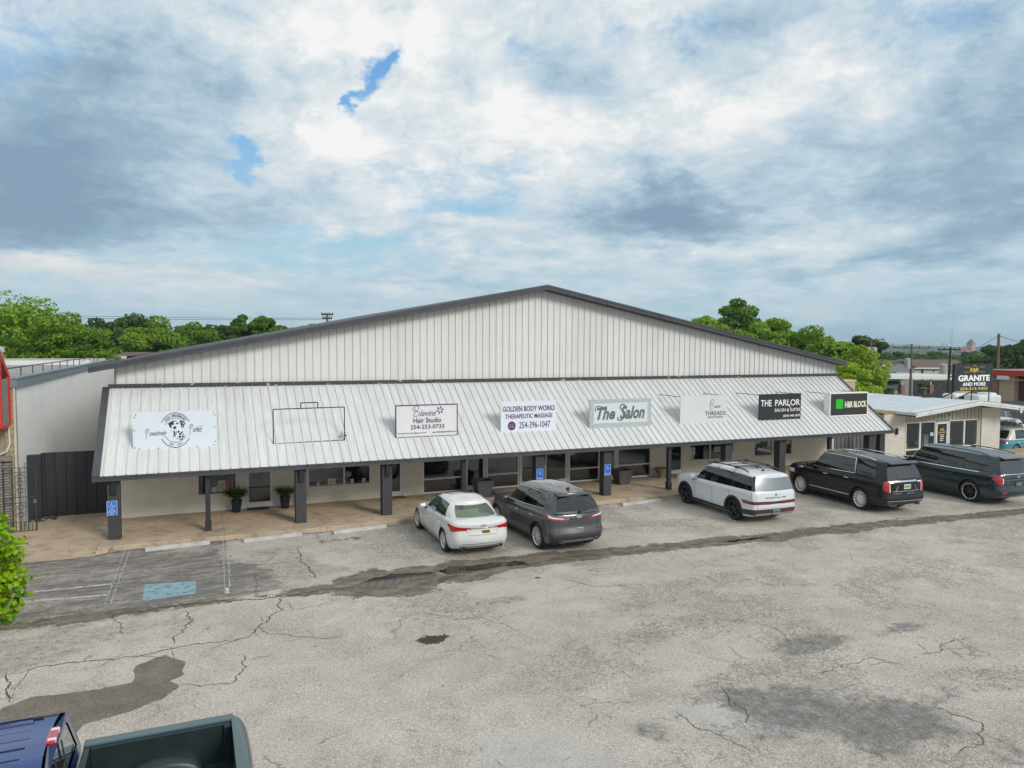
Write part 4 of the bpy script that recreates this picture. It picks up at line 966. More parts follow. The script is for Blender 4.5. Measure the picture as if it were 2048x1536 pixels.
m = MB(); m.box(34.2, 34.34, yk-.10, yk-.005, 1.32, 1.66); m.build('wall_lamp', M_['black'], kr, bevel=.02)
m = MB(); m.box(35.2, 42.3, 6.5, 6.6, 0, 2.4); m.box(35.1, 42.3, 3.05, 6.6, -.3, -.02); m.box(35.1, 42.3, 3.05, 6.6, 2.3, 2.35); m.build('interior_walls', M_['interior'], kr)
# roof
y0, y1 = 1.62, 24.0; xl, xr = 34.25, 50.0; th = .05
m = MB()
m.add([(xl, y0+.01, krz(xl)), (RX, y0+.01, RZ), (RX, y1, RZ), (xl, y1, krz(xl))], [(0, 1, 2, 3)])
m.add([(RX, y0+.01, RZ), (xr, y0+.01, krz(xr)), (xr, y1, krz(xr)), (RX, y1, RZ)], [(0, 1, 2, 3)])
y = y0+.3
while y < y1:
    for xa, xb in ((xl, RX), (RX, xr)):
        za, zb = krz(xa), krz(xb)
        m.add([(xa, y, za), (xb, y, zb), (xb, y+.012, zb+.035), (xa, y+.012, za+.035), (xa, y+.035, za+.035), (xb, y+.035, zb+.035), (xa, y+.047, za), (xb, y+.047, zb)], [(0, 1, 2, 3), (3, 2, 5, 4), (4, 5, 7, 6)])
    y += .42
m.build('roof_panels', M_['krroof'], kr)
m = MB()
def fb(xa, xb, d0, d1, ya, yb):
    m.add([(xa, ya, krz(xa)-d1), (xb, ya, krz(xb)-d1), (xb, ya, krz(xb)-d0), (xa, ya, krz(xa)-d0), (xa, yb, krz(xa)-d1), (xb, yb, krz(xb)-d1), (xb, yb, krz(xb)-d0), (xa, yb, krz(xa)-d0)],
          [(0, 1, 2, 3), (4, 7, 6, 5), (0, 4, 5, 1), (3, 2, 6, 7), (0, 3, 7, 4), (1, 5, 6, 2)])
for xa, xb in ((xl-.03, RX), (RX, xr)):
    fb(xa, xb, -.05, .10, y0-.06, y0); fb(xa, xb, .11, .20, y0-.03, y0+.02); fb(xa, xb, -.06, -.03, y0-.06, y0+.38)
m.box(xl-.10, xl-.005, y0+.0, y1, krz(xl)-.12, krz(xl)+.03)
m.box(42.5, 42.66, y0-.08, y0-.062, 2.3, 2.66)
m.build('fascia', M_['fasc'], kr)
m = MB(); m.add([(xl, y0, krz(xl)-.19), (RX, y0, RZ-.19), (RX, yk, RZ-.19), (xl, yk, krz(xl)-.19)], [(3, 2, 1, 0)]); m.add([(RX, y0, RZ-.19), (xr, y0, krz(xr)-.19), (xr, 10, krz(xr)-.19), (RX, 10, RZ-.19)], [(3, 2, 1, 0)]); m.build('soffit', M_['white'], kr)
m = MB()
for x in (46.0, 49.5): m.box(x, x+.1, 1.8, 1.9, -.35, krz(x)-.15)
m.build('carport_post', M_['white'], kr)
# things in its windows
def flower(label, x, z, c1, c2, y=3.15, n_=26, r=.16):
    t = thing('potted_flowers', label, 'flowers', (x, y, z)); MB().lathe([(.0, 0), (.10, 0), (.13, .16), (.11, .17), (0, .15)], (x, y, z)).build('pot', c2, t, smooth=40)
    m = MB(); rd = random.Random(int(x*100))
    for i in range(n_):
        a, b_ = rd.uniform(0, 6.28), rd.uniform(-.1, 1); q = Vector((x+r*math.cos(a)*math.cos(b_), y+r*math.sin(a)*math.cos(b_)*.7, z+.22+r*.6*math.sin(b_)))
        u = Vector((rd.gauss(0, 1), rd.gauss(0, 1), rd.gauss(0, 1))).normalized()*.045; v = u.cross(Vector((rd.gauss(0, 1), rd.gauss(0, 1), rd.gauss(0, 1)))).normalized()*.045
        m.add([q-u, q-v, q+u, q+v], [(0, 1, 2, 3)])
    m.build('blossoms', c1, t)
m = MB(); m.box(35.05, 40.8, 3.06, 3.5, .3, .44); props(m.build('window_shelf', M_['krsiding']), 'low display shelf along the inside of the granite shop windows', 'shelf')
flower('white flowers in a grey pot in the leftmost granite shop window', 35.28, .75, noisy((.6, .65, .55)), noisy((.25, .3, .28)))
MB().box(35.08, 35.5, 3.06, 3.4, .445, .75).build('crate', noisy((.55, .32, .06), .1), None); props(COL.objects[-1], 'orange box under the white flowers in the granite shop window', 'box')
flower('pink and cream flower bunch in the second granite shop window', 36.5, .45, noisy((.5, .35, .3)), noisy((.1, .14, .2)), n_=40, r=.22)
flower('pale dried flower bunch in the window right of the granite shop door', 38.85, .52, noisy((.55, .42, .28)), noisy((.15, .13, .12)), n_=40, r=.22)
MB().box(36.85, 37.18, 3.1, 3.5, .445, 1.15).build('cabinet', noisy((.27, .26, .24), .1), None); props(COL.objects[-1], 'grey cabinet beside the granite shop door glass', 'cabinet')
notice('small white sticker on the second granite shop window', 36.95, 37.18, 1.12, 1.30, (.6, .7, .75), y=yk+.022, art=lines((.1, .3, .5)))
# roof sign
gs = thing('granite_sign', 'black board lettered GRANITE AND MORE on steel legs above the low roof', 'sign', (43, 4.6, 2.65))
m = MB(); m.box(41.22, 44.66, 4.6, 4.68, 3.36, 5.0); m.build('board', noisy((.020, .028, .030), .1, name='granite_black'), gs)
m = MB(); ms = [M_['inkwhite'], M_['gold']]
put_text(m, 'K&R', 42.60, 43.36, 4.52, 4.74, 4.594, 1, .02); put_text(m, 'GRANITE', 41.55, 44.38, 3.95, 4.32, 4.594, 0, .04); put_text(m, 'AND MORE', 41.95, 44.02, 3.66, 3.88, 4.594, 0, .03); put_text(m, '254-313-3303', 41.74, 44.20, 3.42, 3.58, 4.594, 1, .02)
for z in (4.50, 4.80): stroke(m, [(42.05, z), (42.58, z)], .015, 4.594, 1); stroke(m, [(43.4, z), (43.9, z)], .015, 4.594, 1)
stroke(m, [(42.80, 4.80), (42.98, 4.92), (43.16, 4.80)], .02, 4.594, 1); stroke(m, [(42.84, 4.50), (42.98, 4.42), (43.14, 4.50)], .02, 4.594, 1)
m.build('lettering', ms, gs)
m = MB(); r = .035
for x, z in ((41.22, 2.82), (42.95, 2.62), (44.55, 2.46)): m.tube([(x, 4.72, z), (x, 4.72, 5.0 if x < 41.5 else 3.4)], r, 5)
m.tube([(41.25, 4.75, 4.3), (39.4, 4.9, 3.04)], r, 5); m.tube([(38.9, 4.9, 3.05), (41.3, 4.72, 2.88)], r, 5); m.tube([(43.3, 4.75, 3.4), (42.5, 5.6, 2.7)], r, 5); m.tube([(41.6, 4.75, 3.4), (41.3, 5.6, 2.82)], r, 5); m.tube([(41.2, 4.73, 2.85), (44.6, 4.73, 2.5)], r, 5)
m.build('steel_legs', noisy((.05, .035, .035), .2, name='rusty_steel'), gs)

# dark ribbed wall panel in the gap between the two shops
def ribbed_fence(name, label, x0, x1, y, z0, z1, pitch, mt, gmt, rise=0):
    t = thing(name, label, 'fence', ((x0+x1)/2, y, z0)); m = MB(); g = MB(); x = x0; i = 0
    m.add([(x0, y, z0), (x1, y, z0), (x1, y, z1+rise), (x0, y, z1)], [(0, 1, 2, 3)]); m.add([(x0, y+.04, z0), (x1, y+.04, z0), (x1, y+.04, z1+rise), (x0, y+.04, z1)], [(3, 2, 1, 0)]); m.add([(x0, y, z1), (x1, y, z1+rise), (x1, y+.04, z1+rise), (x0, y+.04, z1)], [(0, 1, 2, 3)])
    while x < x1-.03:
        zz = z1+rise*(x-x0)/(x1-x0); m.box(x, x+.07, y-.03, y-.002, z0, zz-.005); g.box(x+.075, x+.095, y-.008, y-.003, z0, zz-.01); x += pitch
    m.build('panels', mt, t); g.build('panel_seams', gmt, t); return t
M_['fencedk'] = noisy((.030, .034, .040), .12, 1.5, .45, name='black_fence_metal')
M_['fencegr'] = noisy((.12, .125, .13), .10, 1.5, .5, name='grey_fence_metal')
ribbed_fence('metal_fence', 'black ribbed metal fence closing the alley left of the shop row', -4.72, -2.45, 4.0, .08, 2.30, .30, M_['fencedk'], M_['black'])
ribbed_fence('metal_fence', 'grey ribbed metal screen under the right end of the canopy', 29.5, 33.3, 3.6, .1, 2.35, .28, M_['fencegr'], M_['fencedk'])
m = MB(); m.box(-5.12, -4.74, 3.85, 4.0, .08, 2.26); m.box(-4.73, -4.72, 3.84, 4.02, .08, 2.31); props(m.build('metal_gate_panel', M_['fencedk'], None), 'narrow black metal panel between the fence and the white wall', 'fence')
m = MB(); m.box(32.2, 32.5, 2.0, 2.3, .1, 2.0); props(m.build('steel_post', M_['dark']), 'dark square post in front of the grey metal screen', 'post')

# ------------------------------------------------------------------ left neighbour
lb = thing('left_building', 'white block building with a flat roof left of the alley', 'building', (-8, 10, 0))
xw = -5.14
m = MB(); m.box(xw-.3, xw, 2.55, 34, -.1, 4.62); m.build('side_wall', M_['wwall'], lb)
M_['pebble'] = noisy((.36, .30, .20), .35, 9, .95, name='pebble_dash', fine=45, bumpk=.9)
m = MB(); m.box(-5.42, xw+.02, 2.30, 2.56, -.05, 4.58); m.build('pebble_pier', M_['pebble'], lb)
m = MB(); m.box(-5.16, xw+.035, 2.27, 2.35, -.05, 4.58); m.build('pier_edge', noisy((.6, .56, .46), .1), lb)
m = MB(); m.box(-12, -5.42, 2.34, 2.6, 2.2, 4.58); m.build('pebble_wall', M_['pebble'], lb)
m = MB(); m.box(-12, -5.46, 2.0, 2.34, -.05, 2.35); m.box(-5.46, -5.24, 2.08, 2.298, -.05, 2.45); m.build('stone_base', M_['stone'], lb)
m = MB(); m.box(-12, -5.2, 1.96, 2.06, 2.35, 2.5); m.build('stone_cap', noisy((.2, .18, .16), .3, 7), lb)
M_['bluefas'] = noisy((.20, .25, .28), .1, 2, .5, name='blue_grey_flashing')
m = MB(); m.box(xw-.35, xw+.10, 2.25, 34, 4.60, 4.86); m.box(xw-.02, xw+.13, 2.22, 34, 4.86, 4.91); m.box(-12, xw-.35, 2.25, 2.5, 4.60, 4.86); m.build('roof_edge', M_['bluefas'], lb)
M_['flatroof'] = noisy((.30, .30, .29), .2, .7, .8, name='flat_roof', dirt=((.10, .09, .08), .6))
m = MB(); m.box(-30, xw-.3, 2.5, 34, 4.5, 4.72); m.build('flat_roof', M_['flatroof'], lb)
m = MB(); m.tube([(-5.9, 3.2, 5.10), (-5.9, 33, 5.10)], .025, 5); [m.tube([(-5.9, 3.2+k*2.2, 4.72), (-5.9, 3.2+k*2.2, 5.10)], .02, 4) for k in range(14)]; m.build('roof_rail', noisy((.13, .05, .04), .2, name='rust_rail'), lb)
m = MB(); m.box(-30, -5.6, 33.2, 33.6, 4.7, 4.95); m.build('parapet', noisy((.42, .41, .37), .1, 1), lb)
m = MB(); m.box(-30, -5.6, 25.0, 25.3, 4.7, 4.98); m.build('roof_curb', M_['fasc'], lb)
m = MB(); m.lathe([(.10, 0), (.10, .95), (.14, .95), (.14, 1.12), (0, 1.15)], (-6.05, 5.2, 4.72), 'z', 12); m.build('vent_pipe', noisy((.42, .44, .45), .1, 5, .4), lb, smooth=40)
m = MB(); m.tube([(-5.30, 2.26, 3.45), (-5.28, 2.25, 2.85), (-5.36, 2.24, 2.62), (-5.8, 2.24, 2.40)], .022, 6); m.build('downpipe', M_['alu'], lb)
# red trimmed canopy end
rc = thing('red_canopy', 'ribbed grey canopy end with bright red trim at the left edge', 'canopy', (-6, 1.4, 3.4))
M_['redtrim'] = noisy((.55, .045, .025), .1, 3, .4, name='red_trim')
m = MB(); m.box(-8.5, -5.28, 1.18, 2.28, 3.50, 4.85); m.build('siding', M_['fencegr'] if False else noisy((.34, .34, .33), .12, 3, .5, name='grey_siding'), rc)
m = MB()
for k in range(8): m.box(-5.275, -5.255, 1.22+k*.14, 1.25+k*.14, 3.52, 4.9)
m.build('siding_ribs', noisy((.2, .2, .2)), rc)
m = MB(); m.prism([(1.12, 3.45), (1.12, 5.7), (1.26, 5.78), (2.38, 4.95), (2.38, 4.80), (1.28, 5.5), (1.26, 3.45)], 0, -8.5, -5.24); m.box(-5.30, -5.22, 2.16, 2.32, 3.48, 4.95); m.box(-5.31, -5.225, 1.26, 2.16, 3.42, 3.50); m.build('trim', M_['redtrim'], rc)
# wrought-iron gate
g = thing('iron_gate', 'open wrought-iron gate with scrollwork by the pebble pier', 'gate', (-5.2, 2.05, .1))
m = MB(); gx0, gx1, gy = -5.42, -4.60, 2.0
def gp(u, z): return (gx0+(gx1-gx0)*u, gy, z)
for u in np.linspace(0, 1, 9): m.tube([gp(u, .12), gp(u, .42)], .008, 4)
for u in (0, .28, .52, .76, 1): m.tube([gp(u, .12), gp(u, 2.12)], .011, 4)
for z in (.13, .42, 1.02, 1.20, 1.98, 2.12): m.tube([gp(0, z), gp(1, z)], .010, 4)
m.tube([gp(1.02, .08), gp(1.02, 2.16)], .022, 6)
for cz in (.62, .86, 1.38, 1.62, 1.82):
    for sg in (-1, 1): m.tube([gp(.52+sg*(.16-.13*k/10)*math.cos(k*.55), cz+(.12-.09*k/10)*math.sin(k*.55)*1.1) for k in range(11)], .007, 4)
m.build('ironwork', noisy((.045, .048, .052), .2, 6, .5, name='gate_iron'), g)
m = MB(); m.box(gx1-.05, gx1+.03, gy-.03, gy+.03, 1.0, 1.12); m.build('latch', M_['chrome'], g)
m = MB(); m.tube([(-4.95, 2.6, .1), (-4.95, 2.6, 2.2)], .035, 8); props(m.build('steel_pole', noisy((.28, .31, .33), .1)), 'grey steel gate pole standing in front of the white wall', 'pole')
rd = random.Random(5); m = MB()
for k in range(30): m.cbox((-4.9+rd.uniform(-.2, .6), 3.5+rd.uniform(-.3, .35), .12), rd.uniform(.02, .08), rd.uniform(.02, .06), rd.uniform(.01, .03), Matrix.Rotation(rd.uniform(0, 3), 3, 'Z'))
props(m.build('leaf_litter', noisy((.06, .05, .035), .4, 6, .95)), 'dark leaf litter at the foot of the black fence', 'debris', kind='stuff')
m = MB(); m.add([(-2.62, -1.35, .012), (-2.95, -1.2, .012), (-2.85, -.75, .02), (-2.58, -.55, .09), (-2.3, -.98, .09), (-2.35, -1.25, .012)], [(5, 4, 3, 2, 1, 0)]); m.cbox((-2.52, -1.12, .05), .16, .09, .035, Matrix.Rotation(.4, 3, 'Z')); m.cbox((-2.40, -1.02, .09), .12, .05, .02, Matrix.Rotation(.2, 3, 'Z'))
props(m.build('broken_kerb', M_['conc'], bevel=.01), 'broken chunk of kerb at the left end of the walk', 'rubble')

# ------------------------------------------------------------------ wheel stops
M_['stop'] = noisy((.46, .455, .43), .16, 4, .85, name='concrete_stop', dirt=((.2, .19, .17), .6))
def wstop(label, x0, x1, y0, y1):
    m = MB(); a = Vector((x0, y0, 0)); b = Vector((x1, y1, 0)); d = (b-a); L = d.length; ang = math.atan2(d.y, d.x)
    m.prism([(-.09, 0), (.09, 0), (.06, .11), (-.06, .11)], 0, -L/2, L/2)
    o = m.build('wheel_stop', M_['stop'], bevel=.012); o.location = ((x0+x1)/2, (y0+y1)/2, .002); o.rotation_euler.z = ang
    props(o, label, 'wheel stop', 'concrete wheel stops along the kerb')
wstop('leftmost concrete wheel stop, in front of the dark sealed bay', -1.37, .36, -1.42, -1.27)
wstop('cracked concrete wheel stop facing the first plant', 1.30, 3.02, -1.50, -1.33)
wstop('concrete wheel stop just left of the white sedan', 3.96, 5.70, -1.55, -1.34)
wstop('concrete wheel stop left half-hidden by the grey SUV', 11.3, 12.95, -1.5, -1.4)
wstop('concrete wheel stop between the grey and white SUVs', 14.60, 16.45, -1.50, -1.34)

# ------------------------------------------------------------------ planters, plants, hydrant, mats
def leafblade(m, base, d, L, w_, droop, mi=0):
    P = []; d = Vector(d).normalized(); up = Vector((0, 0, 1)); sd_ = d.cross(up).normalized(); p = Vector(base); v = (d*.45+up).normalized()
    k = 5
    for i in range(k+1):
        t = i/k; ww = w_*math.sin(PI*min(.98, .12+t*.88)); P.append((p-sd_*ww, p+sd_*ww)); p = p+v*L/k; v = (v+d*droop*.25-up*droop*.42*t).normalized()
    b = len(m.v)
    for a, c in P: m.v += [tuple(a), tuple(c)]
    for i in range(k): m.f.append((b+2*i, b+2*i+1, b+2*i+3, b+2*i+2)); m.m.append(mi)
M_['palm'] = [noisy((.08, .15, .022), .35, 9, .5, name='frond_green'), noisy((.20, .24, .04), .3, 9, .5, name='frond_light'), noisy((.20, .12, .045), .3, 9, .7, name='frond_dry')]
def potplant(label, x, y, h, seed):
    t = thing('potted_plant', label, 'plant', (x, y, .12)); rd = random.Random(seed)
    MB().lathe([(0, .12), (.13, .12), (.185, .52), (.195, .52), (.195, .55), (.165, .55), (.16, .50), (0, .50)], (x, y, 0), seg=20).build('pot', noisy((.015, .022, .028), .2, 5, .35, name='black_pot'), t, smooth=40)
    m = MB()
    for i in range(420):
        a = rd.uniform(0, 2*PI); el_ = rd.random(); r = rd.random(); L = h*rd.uniform(.45, 1.1); d = (math.cos(a), math.sin(a), 0)
        leafblade(m, (x+d[0]*.05*r, y+d[1]*.05*r, .5), Vector(d)*(.25+.95*r)+Vector((0, 0, .0)), L, rd.uniform(.012, .026), .6+1.3*r, 2 if (i % 11 == 0) else (1 if i % 3 == 0 else 0))
    m.build('fronds', M_['palm'], t)
potplant('taller fern-like plant in a black pot left of the glass door', 1.30, 2.35, .68, 1)
potplant('smaller fern-like plant in a black pot right of the glass door', 2.93, 2.35, .60, 2)
def planter(label, x, y, seed=0):
    t = thing('planter', label, 'planter', (x, y, .12)); m = MB(); a, b, h = .23, .36, .62
    v = [(x-a, y-a, .12), (x+a, y-a, .12), (x+a, y+a, .12), (x-a, y+a, .12), (x-b, y-b, .12+h), (x+b, y-b, .12+h), (x+b, y+b, .12+h), (x-b, y+b, .12+h)]
    c = b-.05; v += [(x-c, y-c, .12+h), (x+c, y-c, .12+h), (x+c, y+c, .12+h), (x-c, y+c, .12+h)]; v += [(px, py, .60) for px, py, _ in v[8:12]]
    m.add(v, [(0, 1, 5, 4), (1, 2, 6, 5), (2, 3, 7, 6), (3, 0, 4, 7), (4, 5, 9, 8), (5, 6, 10, 9), (6, 7, 11, 10), (7, 4, 8, 11), (8, 9, 13, 12), (9, 10, 14, 13), (10, 11, 15, 14), (11, 8, 12, 15)])
    m.build('tub', noisy((.085, .085, .092), .1, 4, .5, name='grey_planter'), t, bevel=.01)
    MB().box(x-c, x+c, y-c, y+c, .6, .64).build('soil', noisy((.03, .024, .018), .3, 20, .95), t)
planter('square grey planter left of the storefront doors', 10.28, 1.75); planter('square grey planter right of the storefront doors', 16.62, 1.75)
t = thing('urn_planter', 'round tan clay urn against the brick between windows', 'planter', (19.1, 2.3, .12)); MB().lathe([(0, .12), (.14, .12), (.13, .18), (.22, .34), (.29, .50), (.30, .56), (.26, .56), (.24, .46), (0, .44)], (19.05, 2.35, 0), seg=24).build('bowl', noisy((.26, .20, .15), .15, 6, .8, name='clay'), t, smooth=50)
t = thing('fire_hydrant', 'small red hydrant behind the second brick column', 'hydrant', (3.52, 2.5, .12)); M_['hyd'] = noisy((.42, .035, .03), .15, 5, .5, name='hydrant_red')
MB().lathe([(0, .12), (.11, .12), (.11, .16), (.07, .17), (.07, .50), (.095, .51), (.095, .55), (.07, .58), (.04, .66), (.02, .70), (0, .70)], (3.52, 2.45, 0), seg=16).build('barrel', M_['hyd'], t, smooth=40)
MB().lathe([(.04, -.12), (.045, -.12), (.045, .12), (0, .12)], (3.52, 2.45, .42), 'x', 10).lathe([(.0, -.14), (.055, -.14), (.055, 0)], (3.52, 2.45, .40), 'y', 10).build('nozzle', M_['hyd'], t, smooth=40)
def mat_(label, x0, x1, y0, y1, c): props(MB().box(x0, x1, y0, y1, .121, .138).build('door_mat', noisy(c, .25, 8, .95)), label, 'mat')
mat_('dark brown doormat at the door between the two ferns', 1.65, 2.4, 2.35, 2.75, (.09, .07, .055)); mat_('tan doormat at the narrow glass door', 6.45, 7.4, 2.35, 2.75, (.20, .13, .06)); mat_('dark square mat under the left square planter', 9.8, 10.9, 1.3, 2.3, (.10, .075, .055))
# ------------------------------------------------------------------ vehicles
def lin(pts, x):
    if x <= pts[0][0]: return pts[0][1]
    for (a, b), (c, d) in zip(pts[:-1], pts[1:]):
        if x <= c: return b+(d-b)*(x-a)/(c-a)
    return pts[-1][1]
def smo(pts, x):
    if x <= pts[0][0]: return pts[0][1]
    for (a, b), (c, d) in zip(pts[:-1], pts[1:]):
        if x <= c: t = (x-a)/(c-a); t = t*t*(3-2*t)*.5+t*.5; return b+(d-b)*t
    return pts[-1][1]
class Lower:
    """car body below the glass: closed plan outline at every height"""
    def __init__(s, c):
        s.c = c; s.W = c['W']/2; s.xr = c['xr']; s.xf = c['xf']
        s.nf, s.nc, s.ns, s.nr = 6, 8, 48, 6
    def outline(s, t):
        c = s.c; rp = lin(c['rear'], t); fp = lin(c['front'], t); w = s.W*lin(c['width'], t)
        xr, xf = s.xr+rp, s.xf-fp; rf, rr = c.get('rf', .55), c.get('rr', .28); bf, br = c.get('bowf', .22), c.get('bowr', .10)
        wf, wr = c.get('wf', .62), c.get('wr', .80); pts = []
        for i in range(s.nf): u = i/s.nf; pts.append((xf-bf*u*u*.8, w*wf*u))
        p0 = Vector((xf-bf*.8, w*wf)); p2 = Vector((xf-bf-rf, w*.985)); p1 = Vector((xf-bf*.9-.04, w*.97))
        for i in range(s.nc): u = i/s.nc; q = p0*(1-u)**2+p1*2*u*(1-u)+p2*u*u; pts.append((q.x, q.y))
        q2 = Vector((xr+br+rr, w*.985)); xm = (p2.x+q2.x)/2
        for i in range(s.ns): u = i/s.ns; x = p2.x+(q2.x-p2.x)*u; pts.append((x, w*(.985+.015*(1-((x-xm)/(p2.x-xm))**2))))
        q0 = Vector((xr+br*.8, w*wr)); q1 = Vector((xr+br*.9+.03, w*.975))
        for i in range(s.nc): u = i/s.nc; q = q2*(1-u)**2+q1*2*u*(1-u)+q0*u*u; pts.append((q.x, q.y))
        for i in range(s.nr+1): u = 1-i/s.nr; pts.append((xr+br*u*u*.8, w*wr*u))
        return pts
    def zt(s, x): return smo(s.c['belt'], x)
    def zb(s, x): return lin(s.c['sill'], x)
    def P(s, t):
        out = []
        for x, y in s.outline(t):
            zb, zt = s.zb(x), s.zt(x); out.append(Vector((x, y, zb+(zt-zb)*t)))
        return out
    def at(s, u, t, side=1):     # u fractional index
        L = s.P(t); i = min(int(u), len(L)-2); f = u-i; p = L[i].lerp(L[i+1], f); return Vector((p.x, p.y*side, p.z))
    def ux(s, x, t):
        L = s.P(t); a = s.nf+s.nc//2
        for i in range(a, len(L)-1):
            if L[i].x >= x >= L[i+1].x: return i+(L[i].x-x)/(L[i].x-L[i+1].x+1e-9)
        return a
    def uy(s, y, t):
        L = s.P(t); k = len(L)-1
        for i in range(k, s.nf+s.nc+s.ns//2, -1):
            if L[i].y <= y <= L[i-1].y: return i-(y-L[i].y)/(L[i-1].y-L[i].y+1e-9)
        return s.nf+s.nc+s.ns
    def tz(s, x, z): return (z-s.zb(x))/(s.zt(x)-s.zb(x))
    def corner(s, k, v, z):      # ('x',x,z) on the side or ('y',y,z) on the tail
        if k == 'x': t = s.tz(v, z); return (s.ux(v, t), t)
        t = s.tz(s.xr+.1, z); return (s.uy(v, t), t)
    def patch(s, m, q, side=1, off=.006, n=6, k=4, mi=0, both_y=False):
        C = [s.corner(*c) for c in q]; N = []
        for j in range(k+1):
            row = []
            for i in range(n+1):
                a, b = i/n, j/k
                u = (C[0][0]*(1-a)+C[1][0]*a)*(1-b)+(C[3][0]*(1-a)+C[2][0]*a)*b; t = (C[0][1]*(1-a)+C[1][1]*a)*(1-b)+(C[3][1]*(1-a)+C[2][1]*a)*b
                p = s.at(u, t, side); du = s.at(min(u+.3, s.nf+2*s.nc+s.ns+s.nr-.01), t, side)-s.at(max(u-.3, 0), t, side); dt = s.at(u, t+.02, side)-s.at(u, t-.02, side)
                nn = du.cross(dt)*(1 if side > 0 else -1); nn.normalize()
                if nn.dot(Vector((p.x-(s.xr+1.2 if p.x < s.xr+1.2 else p.x), p.y, 0))) < 0: nn = -nn
                row.append((p, nn))
            N.append(row)
        b0 = len(m.v); W1 = n+1
        for row in N:
            for p, nn in row: m.v.append(tuple(p+nn*off))
        for j in range(k):
            for i in range(n): m.f.append((b0+j*W1+i, b0+j*W1+i+1, b0+(j+1)*W1+i+1, b0+(j+1)*W1+i)); m.m.append(mi)
        ring = [(0, i) for i in range(n)]+[(j, n) for j in range(k)]+[(k, i) for i in range(n, 0, -1)]+[(j, 0) for j in range(k, 0, -1)]
        b1 = len(m.v)
        for j, i in ring: p, nn = N[j][i]; m.v.append(tuple(p-nn*.012))
        K = len(ring)
        for a in range(K):
            j, i = ring[a]; j2, i2 = ring[(a+1) % K]; m.f.append((b0+j*W1+i, b0+j2*W1+i2, b1+(a+1) % K, b1+a)); m.m.append(mi)
        return m
def rear_full(L, m, z0, z1, y0, y1, off=.006, mi=0):   # a strip on the tail, both sides of the centre
    for sd_ in (1, -1): L.patch(m, [('y', y0, z0), ('y', y1, z0), ('y', y1, z1), ('y', y0, z1)], sd_, off, 6, 2, mi)

def build_lower(c, root, L, paint_m):
    T = c.get('levels', [0, .04, .1, .2, .32, .45, .58, .7, .8, .88, .94, .98, 1.0]); v = []; f = []; rows = []
    for t in T:
        P = L.P(t); idx = []
        for p in P: idx.append(len(v)); v.append(tuple(p))
        jdx = []
        for i, p in enumerate(P):
            if i in (0, len(P)-1): jdx.append(idx[i])
            else: jdx.append(len(v)); v.append((p.x, -p.y, p.z))
        rows.append((idx, jdx))
    K = len(rows[0][0])
    for (a, b), (c2, d) in zip(rows[:-1], rows[1:]):
        for i in range(K-1):
            f.append((a[i], c2[i], c2[i+1], a[i+1])); f.append((b[i], b[i+1], d[i+1], d[i]))
    # caps by chords across the car
    def cap(idx, jdx, up):
        M = 10; prev = None
        for i in range(K):
            pa = Vector(v[idx[i]]); row = [idx[i]]
            if idx[i] != jdx[i]:
                for k in range(1, M):
                    u = 1-2*k/M; y = pa.y*u; z = pa.z
                    if up: z += c.get('crown', .05)*smo(c.get('crownx', [(-9, 1), (9, 1)]), pa.x)*(1-u*u)*min(1, (pa.y/(L.W*.85))**2)
                    row.append(len(v)); v.append((pa.x, y, z))
                row.append(jdx[i])
            if prev:
                if len(prev) == 1 and len(row) > 1:
                    for k in range(len(row)-1): f.append((prev[0], row[k], row[k+1]) if up else (prev[0], row[k+1], row[k]))
                elif len(row) == 1:
                    for k in range(len(prev)-1): f.append((prev[k], row[0], prev[k+1]) if up else (prev[k], prev[k+1], row[0]))
                else:
                    for k in range(M): f.append((prev[k], row[k], row[k+1], prev[k+1]) if up else (prev[k], prev[k+1], row[k+1], row[k]))
            prev = row
    cap(*rows[-1], True); cap(*rows[0], False)
    me = bpy.data.meshes.new('body'); me.from_pydata(v, [], f); me.materials.append(paint_m); me.materials.append(M_['black'])
    bm = bmesh.new(); bm.from_mesh(me); bmesh.ops.remove_doubles(bm, verts=bm.verts, dist=.0005); bmesh.ops.recalc_face_normals(bm, faces=bm.faces); bm.to_mesh(me); bm.free()
    o = bpy.data.objects.new('body', me); COL.objects.link(o)
    cut = MB()
    for x in (0, c['wb']):
        for sd_ in (1, -1):
            y1 = (L.W+.1)*sd_; y0 = (L.W-.34)*sd_; r = c['R']*c.get('arch', 1.13); zc = c['R']*1.02
            prof_ = [(x+r*math.cos(2*PI*k/32), zc+r*math.sin(2*PI*k/32)) for k in range(32)]
            cut.prism(prof_ if sd_ > 0 else prof_, 1, min(y0, y1), max(y0, y1), 0)
    co = cut.build('cut', M_['black'])
    bm = bmesh.new(); bm.from_mesh(co.data); bmesh.ops.recalc_face_normals(bm, faces=bm.faces); bm.to_mesh(co.data); bm.free()
    md = o.modifiers.new('b', 'BOOLEAN'); md.operation = 'DIFFERENCE'; md.object = co; md.solver = 'EXACT'
    try: md.material_mode = 'TRANSFER'
    except Exception: pass
    bpy.context.view_layer.update()
    nm = bpy.data.meshes.new_from_object(o.evaluated_get(bpy.context.evaluated_depsgraph_get()))
    o.modifiers.clear(); o.data = nm; nm.name = 'body'; bpy.data.objects.remove(co)
    nm.polygons.foreach_set('use_smooth', [True]*len(nm.polygons)); nm.set_sharp_from_angle(angle=R_(38))
    o.parent = root; return o

